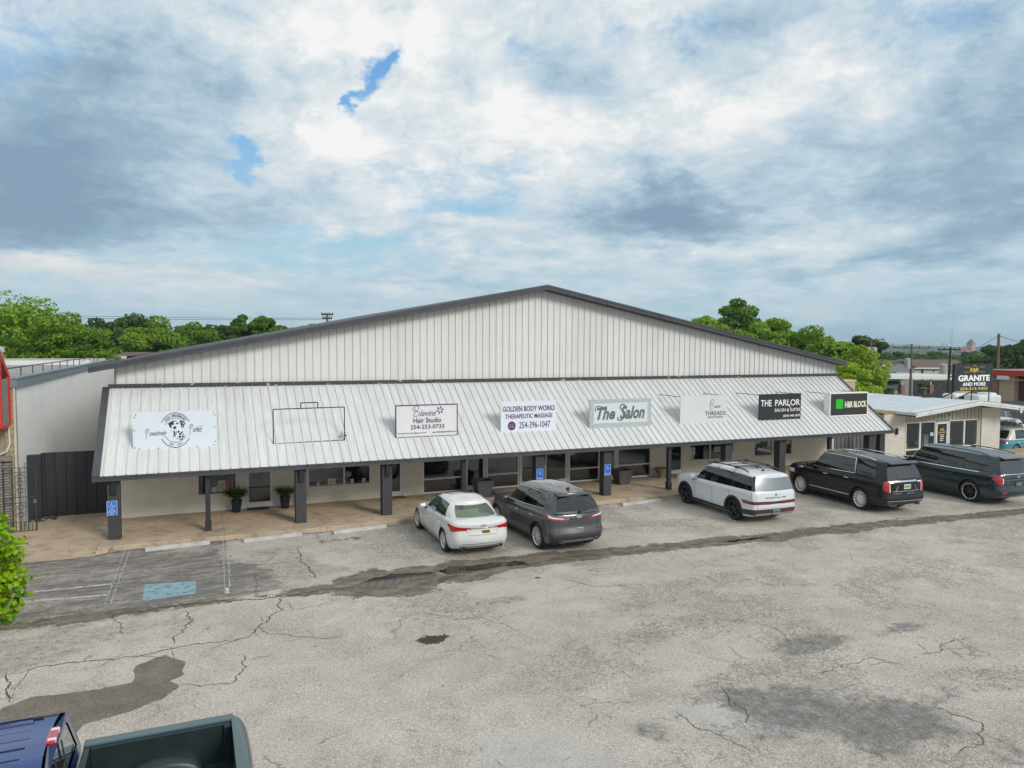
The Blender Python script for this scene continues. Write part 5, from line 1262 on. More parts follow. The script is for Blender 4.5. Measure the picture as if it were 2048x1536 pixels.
class Green:
    """glasshouse: nodes (x_belt,y_belt,x_roof,y_roof,kind of the panel that follows)"""
    def __init__(s, c, L): s.c = c; s.L = L; s.N = c['nodes']
    def pt(s, i, f, t):
        a, b = s.N[i], s.N[i+1]; q = [a[k]+(b[k]-a[k])*f for k in range(4)]
        if i == 0: bow = s.c.get('bowg', .14)*(f*f-f); q[0] += -bow*1.0*0+0; xb = a[0]+(b[0]-a[0])*f*f; xt = a[2]+(b[2]-a[2])*f*f; q[0], q[2] = xb, xt
        if i == len(s.N)-2: g = 1-(1-f)**2; q[0] = a[0]+(b[0]-a[0])*g; q[2] = a[2]+(b[2]-a[2])*g
        x = q[0]+(q[2]-q[0])*t; y = q[1]+(q[3]-q[1])*t+.035*math.sin(PI*t)*min(1, q[1]/.5)
        zb = s.L.zt(q[0])+s.c.get('gz', -.03)+(s.c.get('crown', .05)*smo(s.c.get('crownx', [(-9, 1), (9, 1)]), q[0])*(1-min(1, q[1]/s.L.W)**2) if True else 0)*.8; zt = smo(s.c['roof'], q[2])-.05
        return Vector((x, y, zb+(zt-zb)*t))
def build_green(c, root, G, paint_m, glass, trim=None):
    tb, tt = c.get('tb', .13), c.get('tt', .93); T = [0, tb]+[tb+(tt-tb)*k/5 for k in range(1, 6)]+[1.0]
    sub = [8 if i in (0, len(G.N)-2) else 4 for i in range(len(G.N)-1)]
    v = []; f = []; fm = []; panes = {}
    for sd_ in (1, -1):
        for i, nn in enumerate(G.N[:-1]):
            kind = nn[4]
            for a in range(sub[i]):
                for j in range(len(T)-1):
                    q = [G.pt(i, a/sub[i], T[j]), G.pt(i, (a+1)/sub[i], T[j]), G.pt(i, (a+1)/sub[i], T[j+1]), G.pt(i, a/sub[i], T[j+1])]
                    q = [(p.x, p.y*sd_, p.z) for p in q]
                    if sd_ < 0: q = q[::-1]
                    if kind in 'gr' and 1 <= j < len(T)-2:
                        panes.setdefault((i, sd_ if 0 < i < len(G.N)-2 else 0), []).append(q)
                    else:
                        b = len(v); v += q; f.append((b, b+3, b+2, b+1)); fm.append(1 if (kind == 'k' or (kind in 'gr' and c.get('blacktrim') and j == 0)) else 0)
    # roof skin
    cr = c.get('rcrown', .06); prev = None; M_n = 12
    for i in range(len(G.N)-1):
        for a in range(sub[i]+(1 if i == len(G.N)-2 else 0)):
            e = G.pt(i, a/sub[i], 1.0); row = []
            for k in range(M_n+1):
                u = 1-2*k/M_n; z = e.z
                lift = .045*(1-abs(u)**6)+cr*(1-u*u); z += lift*min(1, (e.y/.35)) if e.y < .35 else lift
                row.append((e.x, e.y*u, min(z, 9)))
            if prev:
                b = len(v); v += prev+row
                for k in range(M_n): f.append((b+k, b+M_n+1+k, b+M_n+2+k, b+k+1)); fm.append(0)
            prev = row
    me = bpy.data.meshes.new('cab'); me.from_pydata(v, [], f); me.materials.append(paint_m); me.materials.append(M_['gloss']); me.polygons.foreach_set('material_index', fm)
    bm = bmesh.new(); bm.from_mesh(me); bmesh.ops.remove_doubles(bm, verts=bm.verts, dist=.001); bmesh.ops.recalc_face_normals(bm, faces=bm.faces)
    bm.to_mesh(me); bm.free()
    me.polygons.foreach_set('use_smooth', [True]*len(me.polygons)); me.set_sharp_from_angle(angle=R_(40))
    o = bpy.data.objects.new('cab', me); COL.objects.link(o); o.parent = root
    for (i, sd_), qs in panes.items():
        m = MB()
        for q in qs: m.add(q, [(0, 3, 2, 1)])
        nm = 'windshield' if i == 0 else ('rear_window' if i == len(G.N)-2 else 'side_window')
        p = m.build(nm, glass['r'] if G.N[i][4] == 'r' else glass['g'], root, world=False)
        bm = bmesh.new(); bm.from_mesh(p.data); bmesh.ops.remove_doubles(bm, verts=bm.verts, dist=.001); bm.to_mesh(p.data); bm.free()
        p.data.polygons.foreach_set('use_smooth', [True]*len(p.data.polygons))
    # cabin floor at belt height, seats
    m = MB(); pl_ = []
    for i in range(len(G.N)-1):
        for a in range(sub[i]): pl_.append(G.pt(i, a/sub[i], .10))
    pl_.append(G.pt(len(G.N)-2, 1, .10))
    k = len(pl_)
    for a in range(k-1):
        p, q = pl_[a], pl_[a+1]; m.add([(p.x, p.y*.97, p.z), (q.x, q.y*.97, q.z), (q.x, -q.y*.97, q.z), (p.x, -p.y*.97, p.z)], [(0, 1, 2, 3)])
    m.build('cabin', c.get('cabin', M_['black']), root, world=False)
    if c.get('seats'):
        m = MB()
        for x, y in c['seats']:
            z = G.L.zt(x)-.02; m.cbox((x, y, z+.08), .06, .22, .10, Matrix.Rotation(-.15, 3, 'Y')); m.cbox((x-.02, y, z+.25), .05, .12, .075)
        m.build('seats', c.get('seatmat', M_['black']), root, bevel=.04, world=False)
    return o
M_['gloss'] = mat('gloss_black', (.008, .008, .010), .12, 0, .5, 1)
M_['tint'] = glassy('tinted_glass', (.10, .12, .12), 1.15, .01, .05); M_['tintclear'] = glassy('car_glass', (.38, .50, .44), 1.15, .01, .05)
M_['tintred'] = M_['tint']
def wheel(root, x, y, R, w_, rim_m, style=10, chrome_lip=False, rf=.70):
    sd_ = 1 if y > 0 else -1; yo = y+sd_*w_/2
    tp = [(R*.62, -w_*.48), (R*.90, -w_*.5), (R*.985, -w_*.38), (R, -w_*.2), (R, w_*.2), (R*.985, w_*.38), (R*.90, w_*.5), (R*.76, w_*.49), (R*rf, w_*.44)]
    t = MB().lathe([(a, b*sd_) for a, b in tp], (x, y, R), 'y', 36).build('wheel', M_['rubber'], root, smooth=40, world=False)
    m = MB(); rr_ = R*rf
    m.lathe([(rr_*1.0, w_*.45*sd_), (rr_*.97, w_*.46*sd_), (rr_*.92, w_*.40*sd_), (rr_*.90, w_*.1*sd_)], (x, y, R), 'y', 36)
    m.lathe([(0, w_*.36*sd_), (rr_*.13, w_*.38*sd_), (rr_*.20, w_*.34*sd_)], (x, y, R), 'y', 16)
    for k in range(style):
        a = 2*PI*k/style+.2; ca, sa = math.cos(a), math.sin(a); hw = rr_*(.11 if style <= 6 else .078)*(1.3 if style == 5 else 1)
        q = []
        for r_, h_, yy in ((rr_*.12, hw*1.1, .36), (rr_*.95, hw*.8, .40)):
            for s2 in (-1, 1):
                for dy in (0, -.16): q.append((x+ca*r_-sa*h_*s2, y+(yy+dy)*w_*sd_, R+sa*r_+ca*h_*s2))
        m.add(q, [(0, 2, 6, 4), (1, 5, 7, 3), (0, 4, 5, 1), (2, 3, 7, 6)])
    r = m.build('rim', rim_m, t, smooth=35, world=False)
    MB().lathe([(0, w_*.02*sd_), (rr_*.93, w_*.02*sd_)], (x, y, R), 'y', 24).build('hub', M_['black'], t, world=False)
    if chrome_lip: MB().lathe([(rr_*1.02, w_*.462*sd_), (rr_*.95, w_*.475*sd_), (rr_*.93, w_*.44*sd_)], (x, y, R), 'y', 36).build('rim_lip', M_['alloy'], t, smooth=40, world=False)
    return t
def seam(L, m, pts, w_=.010):   # dark shut line on the left/right side through (x,z) points
    for sd_ in (1, -1):
        for (xa, za), (xb, zb) in zip(pts[:-1], pts[1:]):
            if abs(xa-xb) > abs(za-zb): q = [('x', xa, za-w_/2), ('x', xb, zb-w_/2), ('x', xb, zb+w_/2), ('x', xa, za+w_/2)]
            else: q = [('x', xa-w_/2, za), ('x', xa+w_/2, za), ('x', xb+w_/2, zb), ('x', xb-w_/2, zb)]
            L.patch(m, q, sd_, .0025, 6, 6)
def handles(L, root, spots, mt, seams=()):
    for x, z in spots:
        for sd_ in (1, -1):
            t = L.tz(x, z); p = L.at(L.ux(x, t), t, sd_); MB().box(p.x-.11, p.x+.11, p.y+sd_*.012, p.y+sd_*.045, p.z-.016, p.z+.016).build('door_handle', mt, root, bevel=.01, world=False)
def mirror(L, G, root, x, z, y, mt, k=1):
    for sd_ in (1, -1):
        m = MB(); m.cbox((x, (y+.12)*sd_, z), .085*k, .125*k, .075*k); o = m.build('wing_mirror', mt, root, bevel=.05, world=False)
        MB().box(x-.03, x+.03, (y-.06)*sd_, (y+.06)*sd_, z-.10, z-.05).build('mirror_arm', M_['black'], o, world=False)
def plate(root, x, y, z, w_=.30, h=.15, c=(.6, .65, .62), txt=None, tc=None, tilt=0):
    m = MB(); m.box(x-.012, x, y-w_/2, y+w_/2, z-h/2, z+h/2); o = m.build('number_plate', noisy(c, .06, 9, .5, name='plate_face'), root, world=False)
    m = MB(); n_ = 6
    for k in range(n_): yy = y-w_*.36+w_*.72*k/(n_-1); m.box(x-.016, x-.0125, yy-w_*.04, yy+w_*.04, z-h*.22, z+h*.24)
    m.build('plate_marks', tc or M_['ink'], o, world=False); return o
def back_text(L, s, yc, w_, z, h, root, mt, off=.012, bold=.02, name='badge'):
    vs, fs = glyphs(s, bold, 0); a0 = min(v[0] for v in vs); a1 = max(v[0] for v in vs); b0 = min(v[1] for v in vs); b1 = max(v[1] for v in vs); out = []
    for v in vs:
        y = yc+w_/2-(v[0]-a0)/(a1-a0)*w_; zz = z+(v[1]-b0)/(b1-b0)*h; t = L.tz(L.xr+.1, zz); p = L.at(L.uy(abs(y), t), t, 1)
        out.append((p.x-off-(.004 if v[2] > 0 else 0), y, zz))
    m = MB(); m.add(out, fs); return m.build(name, mt, root, world=False)
def tail_x(L, y, z): t = L.tz(L.xr+.1, z); return L.at(L.uy(abs(y), t), t, 1).x
def roof_patch(root, G, name, x0, x1, hw, off, mt):
    S = [G.pt(i, a/6, 1.0) for i in range(len(G.N)-1) for a in range(7)]; S = sorted([(p.x, p.y, p.z) for p in S if p.y > .3]); cr = G.c.get('rcrown', .06); m = MB(); n_, k_ = 10, 12
    for i in range(n_+1):
        x = x0+(x1-x0)*i/n_; ye = lin([(a, b) for a, b, _ in S], x); ze = lin([(a, z) for a, _, z in S], x)
        for j in range(k_+1): y = -hw+2*hw*j/k_; u = y/ye; m.v.append((x, y, ze+.045*(1-abs(u)**6)+cr*(1-u*u)+off))
    for i in range(n_):
        for j in range(k_): m.f.append((i*(k_+1)+j, i*(k_+1)+j+1, (i+1)*(k_+1)+j+1, (i+1)*(k_+1)+j)); m.m.append(0)
    return m.build(name, mt, root, smooth=60, world=False)
def exhausts(root, L, ys, z, r=.05, x=None):
    for y in ys:
        xx = (x if x is not None else tail_x(L, y, z+.05))
        MB().lathe([(r*.8, .12), (r, .0), (r, -.04), (r*.82, -.04)], (xx, y, z), 'x', 16).lathe([(r*.82, -.038), (r*.78, .05), (0, .06)], (xx, y, z), 'x', 16, 1).build('exhaust_tip', [M_['chrome'], M_['black']], root, smooth=40, world=False)
def rails(root, G, x0, x1, y, mt, z=None, h=.055, r=.02):
    for sd_ in (1, -1):
        m = MB(); P = []
        for k in range(9): x = x0+(x1-x0)*k/8; P.append((x, y*sd_, smo(G.c['roof'], x)+.0+h*(1 if 0 < k < 8 else .3)))
        m.tube(P, r, 6); m.build('roof_rail', mt, root, smooth=50, world=False)
def arch_trim(root, L, c, mt, w_=.06):
    for x in (0, c['wb']):
        for sd_ in (1, -1):
            m = MB(); r0 = c['R']*c.get('arch', 1.13)-.005; r1 = r0+w_; zc = c['R']*1.02; P = []
            for k in range(25):
                a = R_(-18+216*k/24); row = []
                for r in (r0, r1):
                    px, pz = x+r*math.cos(a), zc+r*math.sin(a); pz = max(pz, .18); t = min(.98, L.tz(px, pz)); p = L.at(L.ux(px, t), t, 1); row.append((px, (p.y+.012)*sd_, pz)); 
                P.append(row+[(row[1][0], row[1][1]-.03*sd_, row[1][2])])
            b = len(m.v)
            for row in P: m.v += row
            for k in range(24):
                for j in range(2): m.f.append((b+3*k+j, b+3*k+j+1, b+3*k+3+j+1, b+3*k+3+j)); m.m.append(0)
            m.build('arch_trim', mt, root, smooth=40, world=False)
def common(label, name, cat, loc, rz, c, paint_m, glass, rim, style, wl=.24, lip=False, rf=.70, steer=0):
    root = thing(name, label, cat, loc, rz, 'cars nosed in along the kerb' if c.get('grp', True) else None)
    L = Lower(c); build_lower(c, root, L, paint_m); G = Green(c, L); build_green(c, root, G, paint_m, glass)
    for x in (0, c['wb']):
        for sd_ in (1, -1):
            w_ = wheel(root, x, sd_*(L.W-wl/2-.035), c['R'], wl, rim, style, lip, rf)
    return root, L, G
# --- white sedan
c = dict(W=1.82, xr=-1.07, xf=3.73, wb=2.85, R=.335, belt=[(-1.07, .98), (-.7, 1.03), (-.2, 1.0), (.6, .955), (1.9, .93), (2.5, .90), (3.3, .80), (3.73, .66)],
  sill=[(-1.07, .30), (-.55, .22), (0, .2), (2.9, .2), (3.4, .2), (3.73, .24)],
  rear=[(0, .16), (.1, .05), (.3, .0), (.55, .02), (.72, .06), (.86, .04), (.95, .03), (1, .09)], front=[(0, .10), (.3, 0), (.6, .03), (.85, .15), (1, .32)],
  width=[(0, .90), (.12, .955), (.35, .985), (.55, .975), (.72, .995), (.86, .975), (.95, .93), (1, .875)], rf=.6, rr=.40, bowf=.28, bowr=.15, wf=.6, wr=.70, crown=.06, crownx=[(-1, .5), (-.3, .9), (2.2, 1.1), (3.7, .3)],
  roof=[(-.2, 1.32), (.2, 1.40), (.7, 1.44), (1.2, 1.435), (1.75, 1.36), (2.0, 1.3)], rcrown=.035,
  nodes=[(2.62, 0, 1.78, 0, 'g'), (2.15, .68, 1.55, .48, 'p'), (2.02, .775, 1.46, .56, 'g'), (.98, .80, .90, .60, 'k'), (.92, .80, .84, .60, 'g'), (.02, .79, .22, .57, 'p'), (-.30, .71, .18, .52, 'p'), (-.48, .60, .10, .47, 'r'), (-.72, 0, .02, 0, 'p')],
  tb=.12, tt=.94, seats=[(1.45, .34), (1.45, -.34), (.42, .38), (.42, 0), (.42, -.38)], seatmat=noisy((.62, .60, .42), .08, name='cream_leather'), cabin=noisy((.20, .19, .13), .1, name='cream_cabin'))
wp = paint('pearl_white_paint', (.66, .67, .66), 0, .3, .03)
root, L, G = common('white sedan with red tail lights and cream seats, leftmost parked car', 'sedan', 'car', (7.42, -4.72, 0), R_(89), c, wp, dict(g=M_['tintclear'], r=glassy('sedan_rear_glass', (.62, .72, .60), 1.0, .01, .05)), M_['alloy'], 10, rf=.74)
for sd_ in (1, -1):
    m = MB(); L.patch(m, [('x', -.52, .86), ('y', .34, .83), ('y', .36, .87), ('x', -.50, .93)], sd_, .012, 14, 4); L.patch(m, [('x', -.70, .75), ('y', .48, .79), ('y', .42, .85), ('x', -.58, .89)], sd_, .010, 14, 4)
    m.build('tail_light', M_['redlens'], root, smooth=40, world=False)
    m = MB(); L.patch(m, [('x', 3.05, .62), ('x', 3.42, .60), ('x', 3.40, .68), ('x', 3.0, .72)], sd_, .008); m.build('headlight', M_['clearlens'], root, world=False)
m = MB(); rear_full(L, m, .845, .865, 0, .38, .014); m.build('chrome_bar', M_['chrome'], root, world=False)
m = MB(); rear_full(L, m, .33, .345, 0, .66, .008); rear_full(L, m, .40, .412, 0, .60, .004); m.build('bumper_crease', M_['plastic'], root, world=False)
m = MB()
for s2 in (1, -1): L.patch(m, [('y', .40, .72), ('y', .41, .72), ('y', .52, .80), ('y', .51, .80)], s2, .003, 2, 4)
rear_full(L, m, .655, .664, 0, .44, .003); seam(L, m, [(1.95, .32), (2.02, .90)]); seam(L, m, [(.95, .30), (.93, .92)]); seam(L, m, [(.02, .55), (.16, .72), (.05, .93)]); seam(L, m, [(2.0, .30), (.35, .28)]); m.build('panel_gaps', M_['plastic'], root, world=False)
MB().lathe([(.02, 0), (.035, 0), (.035, .006), (.02, .006)], (tail_x(L, 0, .92)-.012, .04, .925), 'x', 14).lathe([(.02, 0), (.035, 0), (.035, .006), (.02, .006)], (tail_x(L, 0, .92)-.012, -.04, .925), 'x', 14).build('badge', M_['chrome'], root, world=False)
plate(root, tail_x(L, 0, .74)-.006, -.08, .745, .22, .085, (.30, .17, .03)); exhausts(root, L, (.56, -.56), .30, .052)
handles(L, root, [(1.15, .80), (.20, .83)], wp); mirror(L, G, root, 1.88, .98, .82, wp, .8)
roof_patch(root, G, 'sunroof', .92, 1.42, .40, .004, M_['gloss'])
MB().cbox((.25, 0, 1.43), .05, .012, .015).build('antenna', wp, root, bevel=.008, world=False)

# --- grey crossover
c = dict(W=1.93, xr=-.99, xf=3.80, wb=2.85, R=.37, belt=[(-.99, 1.17), (-.6, 1.20), (0, 1.17), (1, 1.12), (2.0, 1.09), (2.6, 1.07), (3.3, 1.0), (3.8, .84)],
  sill=[(-.99, .34), (-.5, .27), (0, .25), (2.9, .25), (3.8, .28)], rear=[(0, .14), (.12, .03), (.22, 0), (.36, .02), (.44, .07), (.7, .10), (.9, .12), (1, .18)], front=[(0, .1), (.3, 0), (.7, .02), (.9, .12), (1, .26)],
  width=[(0, .91), (.12, .955), (.3, .985), (.5, .975), (.72, .995), (.88, .965), (1, .895)], rf=.5, rr=.34, bowf=.24, bowr=.12, wf=.64, wr=.76, crown=.05, crownx=[(-1, .3), (2.4, .8), (2.8, 1.3), (3.8, .4)],
  roof=[(-.85, 1.62), (-.6, 1.67), (0, 1.71), (.8, 1.735), (1.4, 1.72), (2.0, 1.62)], rcrown=.03,
  nodes=[(2.65, 0, 1.85, 0, 'g'), (2.25, .72, 1.65, .55, 'p'), (2.12, .835, 1.56, .63, 'g'), (1.08, .86, 1.0, .665, 'k'), (1.02, .86, .94, .665, 'g'), (.12, .86, .16, .65, 'k'), (.06, .86, .10, .645, 'g'), (-.32, .85, -.16, .63, 'p'), (-.70, .78, -.48, .57, 'p'), (-.82, .68, -.54, .54, 'r'), (-.92, 0, -.60, 0, 'p')], tb=.12, tt=.93, seats=[(1.5, .36), (1.5, -.36)])
gp_ = paint('graphite_paint', (.060, .068, .072), .45, .32, .06)
root, L, G = common('dark grey crossover SUV with its tail toward the viewer, right of the white sedan', 'crossover_suv', 'car', (10.12, -5.42, 0), R_(92), c, gp_, dict(g=M_['tintclear'], r=M_['tint']), M_['alloy'], 10, .25, rf=.72)
for sd_ in (1, -1):
    m = MB(); L.patch(m, [('x', -.52, 1.02), ('y', .30, .95), ('y', .40, 1.01), ('x', -.50, 1.13)], sd_, .012, 16, 4); m.build('tail_light', M_['redlens'], root, smooth=40, world=False)
    m = MB(); L.patch(m, [('x', -.66, 1.045), ('y', .44, 1.0), ('y', .52, 1.03), ('x', -.60, 1.12)], sd_, .017, 14, 2); m.build('light_strip', M_['clearlens'], root, world=False)
    m = MB(); L.patch(m, [('y', .86, .57), ('y', .83, .57), ('y', .82, .70), ('y', .85, .70)], sd_, .006, 2, 3); m.build('reflector', M_['darkred'], root, world=False)
    m = MB(); L.patch(m, [('x', 3.1, .80), ('x', 3.48, .78), ('x', 3.46, .88), ('x', 3.05, .93)], sd_, .008); m.build('headlight', M_['clearlens'], root, world=False)
m = MB(); rear_full(L, m, .30, .44, 0, .80, .012); seam(L, m, [(2.7, .30), (.45, .30)], .08); m.build('lower_cladding', M_['plastic'], root, world=False)
m = MB(); rear_full(L, m, .35, .39, 0, .62, .022); m.build('skid_strip', noisy((.25, .25, .24), .1, 5, .4, name='satin_trim'), root, world=False)
m = MB(); rear_full(L, m, .98, 1.0, 0, .45, .008); 
for s2 in (1, -1): L.patch(m, [('y', .40, .80), ('y', .41, .80), ('y', .26, .92), ('y', .25, .92)], s2, .004, 2, 5); L.patch(m, [('y', .62, .50), ('y', .63, .50), ('y', .66, .96), ('y', .65, .96)], s2, .003, 2, 6)
rear_full(L, m, .80, .808, 0, .41, .004); rear_full(L, m, .575, .585, 0, .63, .003); seam(L, m, [(2.0, .38), (2.08, 1.05)]); seam(L, m, [(1.05, .36), (1.03, 1.08)]); seam(L, m, [(.12, .62), (.22, .82), (.14, 1.12)]); m.build('panel_gaps', M_['black'], root, world=False)
MB().cbox((tail_x(L, 0, 1.03)-.012, 0, 1.035), .006, .085, .034).build('badge', M_['chrome'], root, bevel=.005, world=False)
back_text(L, 'EDGE', .45, .26, .985, .03, root, M_['chrome']); back_text(L, 'AWD', -.60, .1, .72, .03, root, M_['chrome'])
plate(root, tail_x(L, 0, .70)-.008, 0, .70, .22, .10, (.45, .45, .45))
exhausts(root, L, (.55, -.55), .37, .05); handles(L, root, [(1.25, .93), (.28, .96)], M_['chrome']); mirror(L, G, root, 2.0, 1.14, .87, gp_, .85)
m = MB(); P = []
for sd_ in (1, -1):
    for i in (2, 3, 4, 5, 6): pass
    pts = [G.pt(2, 0, .95), G.pt(3, 0, .95), G.pt(6, 0, .95), G.pt(6, .9, .93), G.pt(6, 1, .13), G.pt(3, 0, .10), G.pt(2, 0, .10)]
    m.tube([(p.x, (p.y+.008)*sd_, p.z) for p in pts], .010, 4)
m.build('window_trim', M_['chrome'], root, world=False)
m = MB(); m.add([(-.40, -.58, 1.655), (-.40, .58, 1.655), (-.66, .55, 1.628), (-.66, -.55, 1.628), (-.40, -.58, 1.700), (-.40, .58, 1.700), (-.66, .55, 1.650), (-.66, -.55, 1.650)], [(0, 1, 2, 3), (7, 6, 5, 4), (2, 6, 7, 3), (1, 5, 6, 2), (3, 7, 4, 0)]); m.build('spoiler', gp_, root, bevel=.01, world=False)
roof_patch(root, G, 'glass_roof', .15, 1.55, .46, .004, M_['gloss'])
MB().prism([(-.28, 1.72), (-.10, 1.725), (-.27, 1.80)], 1, -.02, .02).build('antenna', M_['black'], root, world=False)
MB().tube([(-.90, 0, 1.20), (-.90, -.30, 1.24)], .012, 5).cbox((-.91, 0, 1.19), .03, .05, .03).build('wiper', M_['black'], root, world=False)

# --- white boxy SUV
c = dict(W=1.90, xr=-1.07, xf=3.76, wb=2.815, R=.37, belt=[(-1.07, 1.14), (-.6, 1.15), (1, 1.12), (2.2, 1.10), (2.7, 1.09), (3.4, 1.05), (3.76, .93)],
  sill=[(-1.07, .32), (-.5, .25), (0, .23), (2.9, .23), (3.76, .28)], rear=[(0, .12), (.1, .02), (.2, 0), (.4, .0), (.7, .01), (.9, .02), (1, .05)], front=[(0, .08), (.3, 0), (.8, 0), (.93, .05), (1, .14)],
  width=[(0, .92), (.12, .965), (.3, .985), (.5, .98), (.75, .995), (.9, .985), (1, .925)], rf=.42, rr=.20, bowf=.16, bowr=.06, wf=.70, wr=.86, crown=.04, crownx=[(-1, .3), (2.5, .8), (2.8, 1.3), (3.7, .8)],
  roof=[(-1.0, 1.63), (-.7, 1.68), (0, 1.715), (.8, 1.73), (1.5, 1.72), (2.1, 1.62)], rcrown=.025,
  nodes=[(2.7, 0, 2.0, 0, 'g'), (2.35, .74, 1.8, .60, 'k'), (2.22, .85, 1.72, .70, 'g'), (1.18, .87, 1.08, .72, 'k'), (1.12, .87, 1.02, .72, 'g'), (.24, .87, .22, .72, 'k'), (.18, .87, .16, .72, 'g'), (-.86, .85, -.74, .70, 'k'), (-.97, .78, -.84, .66, 'r'), (-1.02, 0, -.90, 0, 'p')], tb=.06, tt=.92, blacktrim=1, seats=[(1.6, .36), (1.6, -.36)])
wp2 = paint('cool_white_paint', (.66, .70, .73), 0, .3, .08)
root, L, G = common('white boxy SUV with black roof rails and black wheels, near the green window banner', 'boxy_suv', 'car', (17.90, -4.86, 0), R_(88), c, wp2, dict(g=M_['tint'], r=glassy('dusty_rear_glass', (.12, .12, .11), 1.0, .25, .30)), M_['blackrim'], 5, .25, rf=.70)
arch_trim(root, L, c, M_['plastic'], .075)
m = MB(); seam(L, m, [(2.36, .30), (.46, .30)], .12); 
for s2 in (1, -1): L.patch(m, [('x', -.45, .33), ('y', 0, .33), ('y', 0, .54), ('x', -.45, .50)], s2, .012, 20, 3)
m.build('lower_cladding', M_['plastic'], root, smooth=40, world=False)
m = MB(); rear_full(L, m, .34, .40, 0, .78, .02); m.build('skid_plate', noisy((.33, .33, .32), .1, 5, .5, name='silver_skid'), root, world=False)
m = MB()
for s2 in (1, -1): L.patch(m, [('x', -.52, .70), ('y', .18, .70), ('y', .18, .80), ('x', -.44, .82)], s2, .012, 20, 3); L.patch(m, [('y', .80, .455), ('y', .28, .455), ('y', .28, .515), ('y', .80, .515)], s2, .018, 6, 2)
m.build('tail_light', M_['darkred'], root, smooth=40, world=False)
m = MB(); rear_full(L, m, .71, .79, 0, .19, .010); m.build('tail_bar', M_['gloss'], root, world=False)
m = MB(); seam(L, m, [(2.18, .40), (2.2, 1.06)]); seam(L, m, [(1.15, .38), (1.14, 1.06)]); seam(L, m, [(.2, .62), (.24, 1.08)]); seam(L, m, [(-.90, .86), (-.90, 1.1)])
for s2 in (1, -1): L.patch(m, [('y', .74, .58), ('y', .745, .58), ('y', .76, 1.1), ('y', .755, 1.1)], s2, .004, 2, 6)
rear_full(L, m, .575, .583, 0, .74, .003); m.build('panel_gaps', M_['black'], root, world=False)
for s2 in (1, -1):
    m = MB(); L.patch(m, [('x', 3.15, .60), ('x', 3.4, .60), ('x', 3.4, .70), ('x', 3.15, .70)], s2, .008); m.build('headlight', M_['clearlens'], root, world=False)
    m = MB(); L.patch(m, [('x', 2.30, .98), ('x', 2.42, 1.02), ('x', 2.43, 1.06), ('x', 2.30, 1.06)], s2, .006, 3, 2); m.build('fender_vent', M_['black'], root, world=False)
back_text(L, 'S A N T A   F E', 0, .82, .90, .045, root, M_['black'], bold=.03)
MB().lathe([(.028, 0), (.04, 0), (.04, .006), (.028, .006)], (tail_x(L, 0, 1.0)-.012, 0, 1.02), 'x', 16).build('badge', M_['black'], root, world=False)
plate(root, tail_x(L, 0, .48)-.02, 0, .45, .30, .15, (.22, .25, .24)); handles(L, root, [(1.34, .97), (.42, .98)], wp2); mirror(L, G, root, 2.2, 1.16, .90, wp2, 1.15)
rails(root, G, -.45, 1.75, .66, M_['plastic'], h=.07, r=.022)
m = MB()
for x in (.15, 1.3):
    m.box(x-.045, x+.045, -.68, .68, 1.80, 1.825)
    for s2 in (1, -1): m.box(x-.07, x+.07, s2*.66-.05, s2*.66+.05, 1.755, 1.84)
m.build('cross_bar', M_['plastic'], root, bevel=.008, world=False)
roof_patch(root, G, 'glass_roof', .02, .78, .47, .004, M_['gloss']); roof_patch(root, G, 'glass_roof', .90, 1.64, .47, .004, M_['gloss'])
MB().prism([(-.45, 1.70), (-.27, 1.71), (-.42, 1.78)], 1, -.02, .02).build('antenna', M_['black'], root, world=False)

# --- large SUVs
def bigsuv(label, name, loc, rz, W, xr, xf, wb, R, zr, paint_m, rim, style, kind):
    s3 = zr/1.94
    c = dict(W=W, xr=xr, xf=xf, wb=wb, R=R, belt=[(xr, 1.25), (xr+.5, 1.27), (1, 1.25), (wb-.7, 1.24), (wb+.1, 1.22), (xf-.35, 1.16), (xf, 1.02)],
      sill=[(xr, .36), (-.6, .30), (0, .28), (wb, .28), (xf, .32)], rear=[(0, .16), (.1, .04), (.2, 0), (.32, .02), (.4, .06), (.7, .07), (.9, .09), (1, .13)], front=[(0, .08), (.3, 0), (.8, 0), (.93, .06), (1, .16)],
      width=[(0, .92), (.12, .96), (.3, .985), (.5, .975), (.74, .997), (.88, .98), (1, .915)], rf=.48, rr=.34, bowf=.18, bowr=.10, wf=.66, wr=.78, crown=.05, crownx=[(-1, .3), (wb-.5, .8), (wb, 1.3), (xf, .7)],
      roof=[(xr+.15, zr-.15), (xr+.5, zr-.08), (.4, zr-.01), (1.2, zr), (wb-1.1, zr-.01), (wb-.5, zr-.13)], rcrown=.045,
      nodes=[(wb-.05, 0, wb-.72, 0, 'g'), (wb-.42, .76, wb-.92, .62, 'p'), (wb-.55, .90, wb-1.0, .70, 'g'), (1.45, .93, 1.38, .72, 'k'), (1.38, .93, 1.31, .72, 'g'), (.30, .93, .42, .72, 'p'), (.20, .93, .34, .72, 'g'), (xr+.56, .90, xr+.80, .69, 'p'), (xr+.17, .80, xr+.37, .62, 'r'), (xr+.13, 0, xr+.34, 0, 'p')] , tb=.10, tt=.93, arch=1.10, seats=[(1.9, .4), (1.9, -.4)])
    return (*common(label, name, 'car', loc, rz, c, paint_m, dict(g=M_['tint'], r=glassy(name+'_rear_glass', (.16, .18, .17), 1.1, .04, .10)), rim, style, .28, lip=(kind == 'x'), rf=.72), c)
bk = paint('black_paint', (.003, .0035, .007), .0, .3, .004, .55)
root, L, G, c = bigsuv('glossy black full-size SUV with chrome trim and bright spoked wheels', 'full_size_suv', (23.36, -5.40, 0), R_(86.5), 2.06, -1.23, 4.11, 3.07, .405, 1.92, bk, M_['alloy'], 14, 'y')
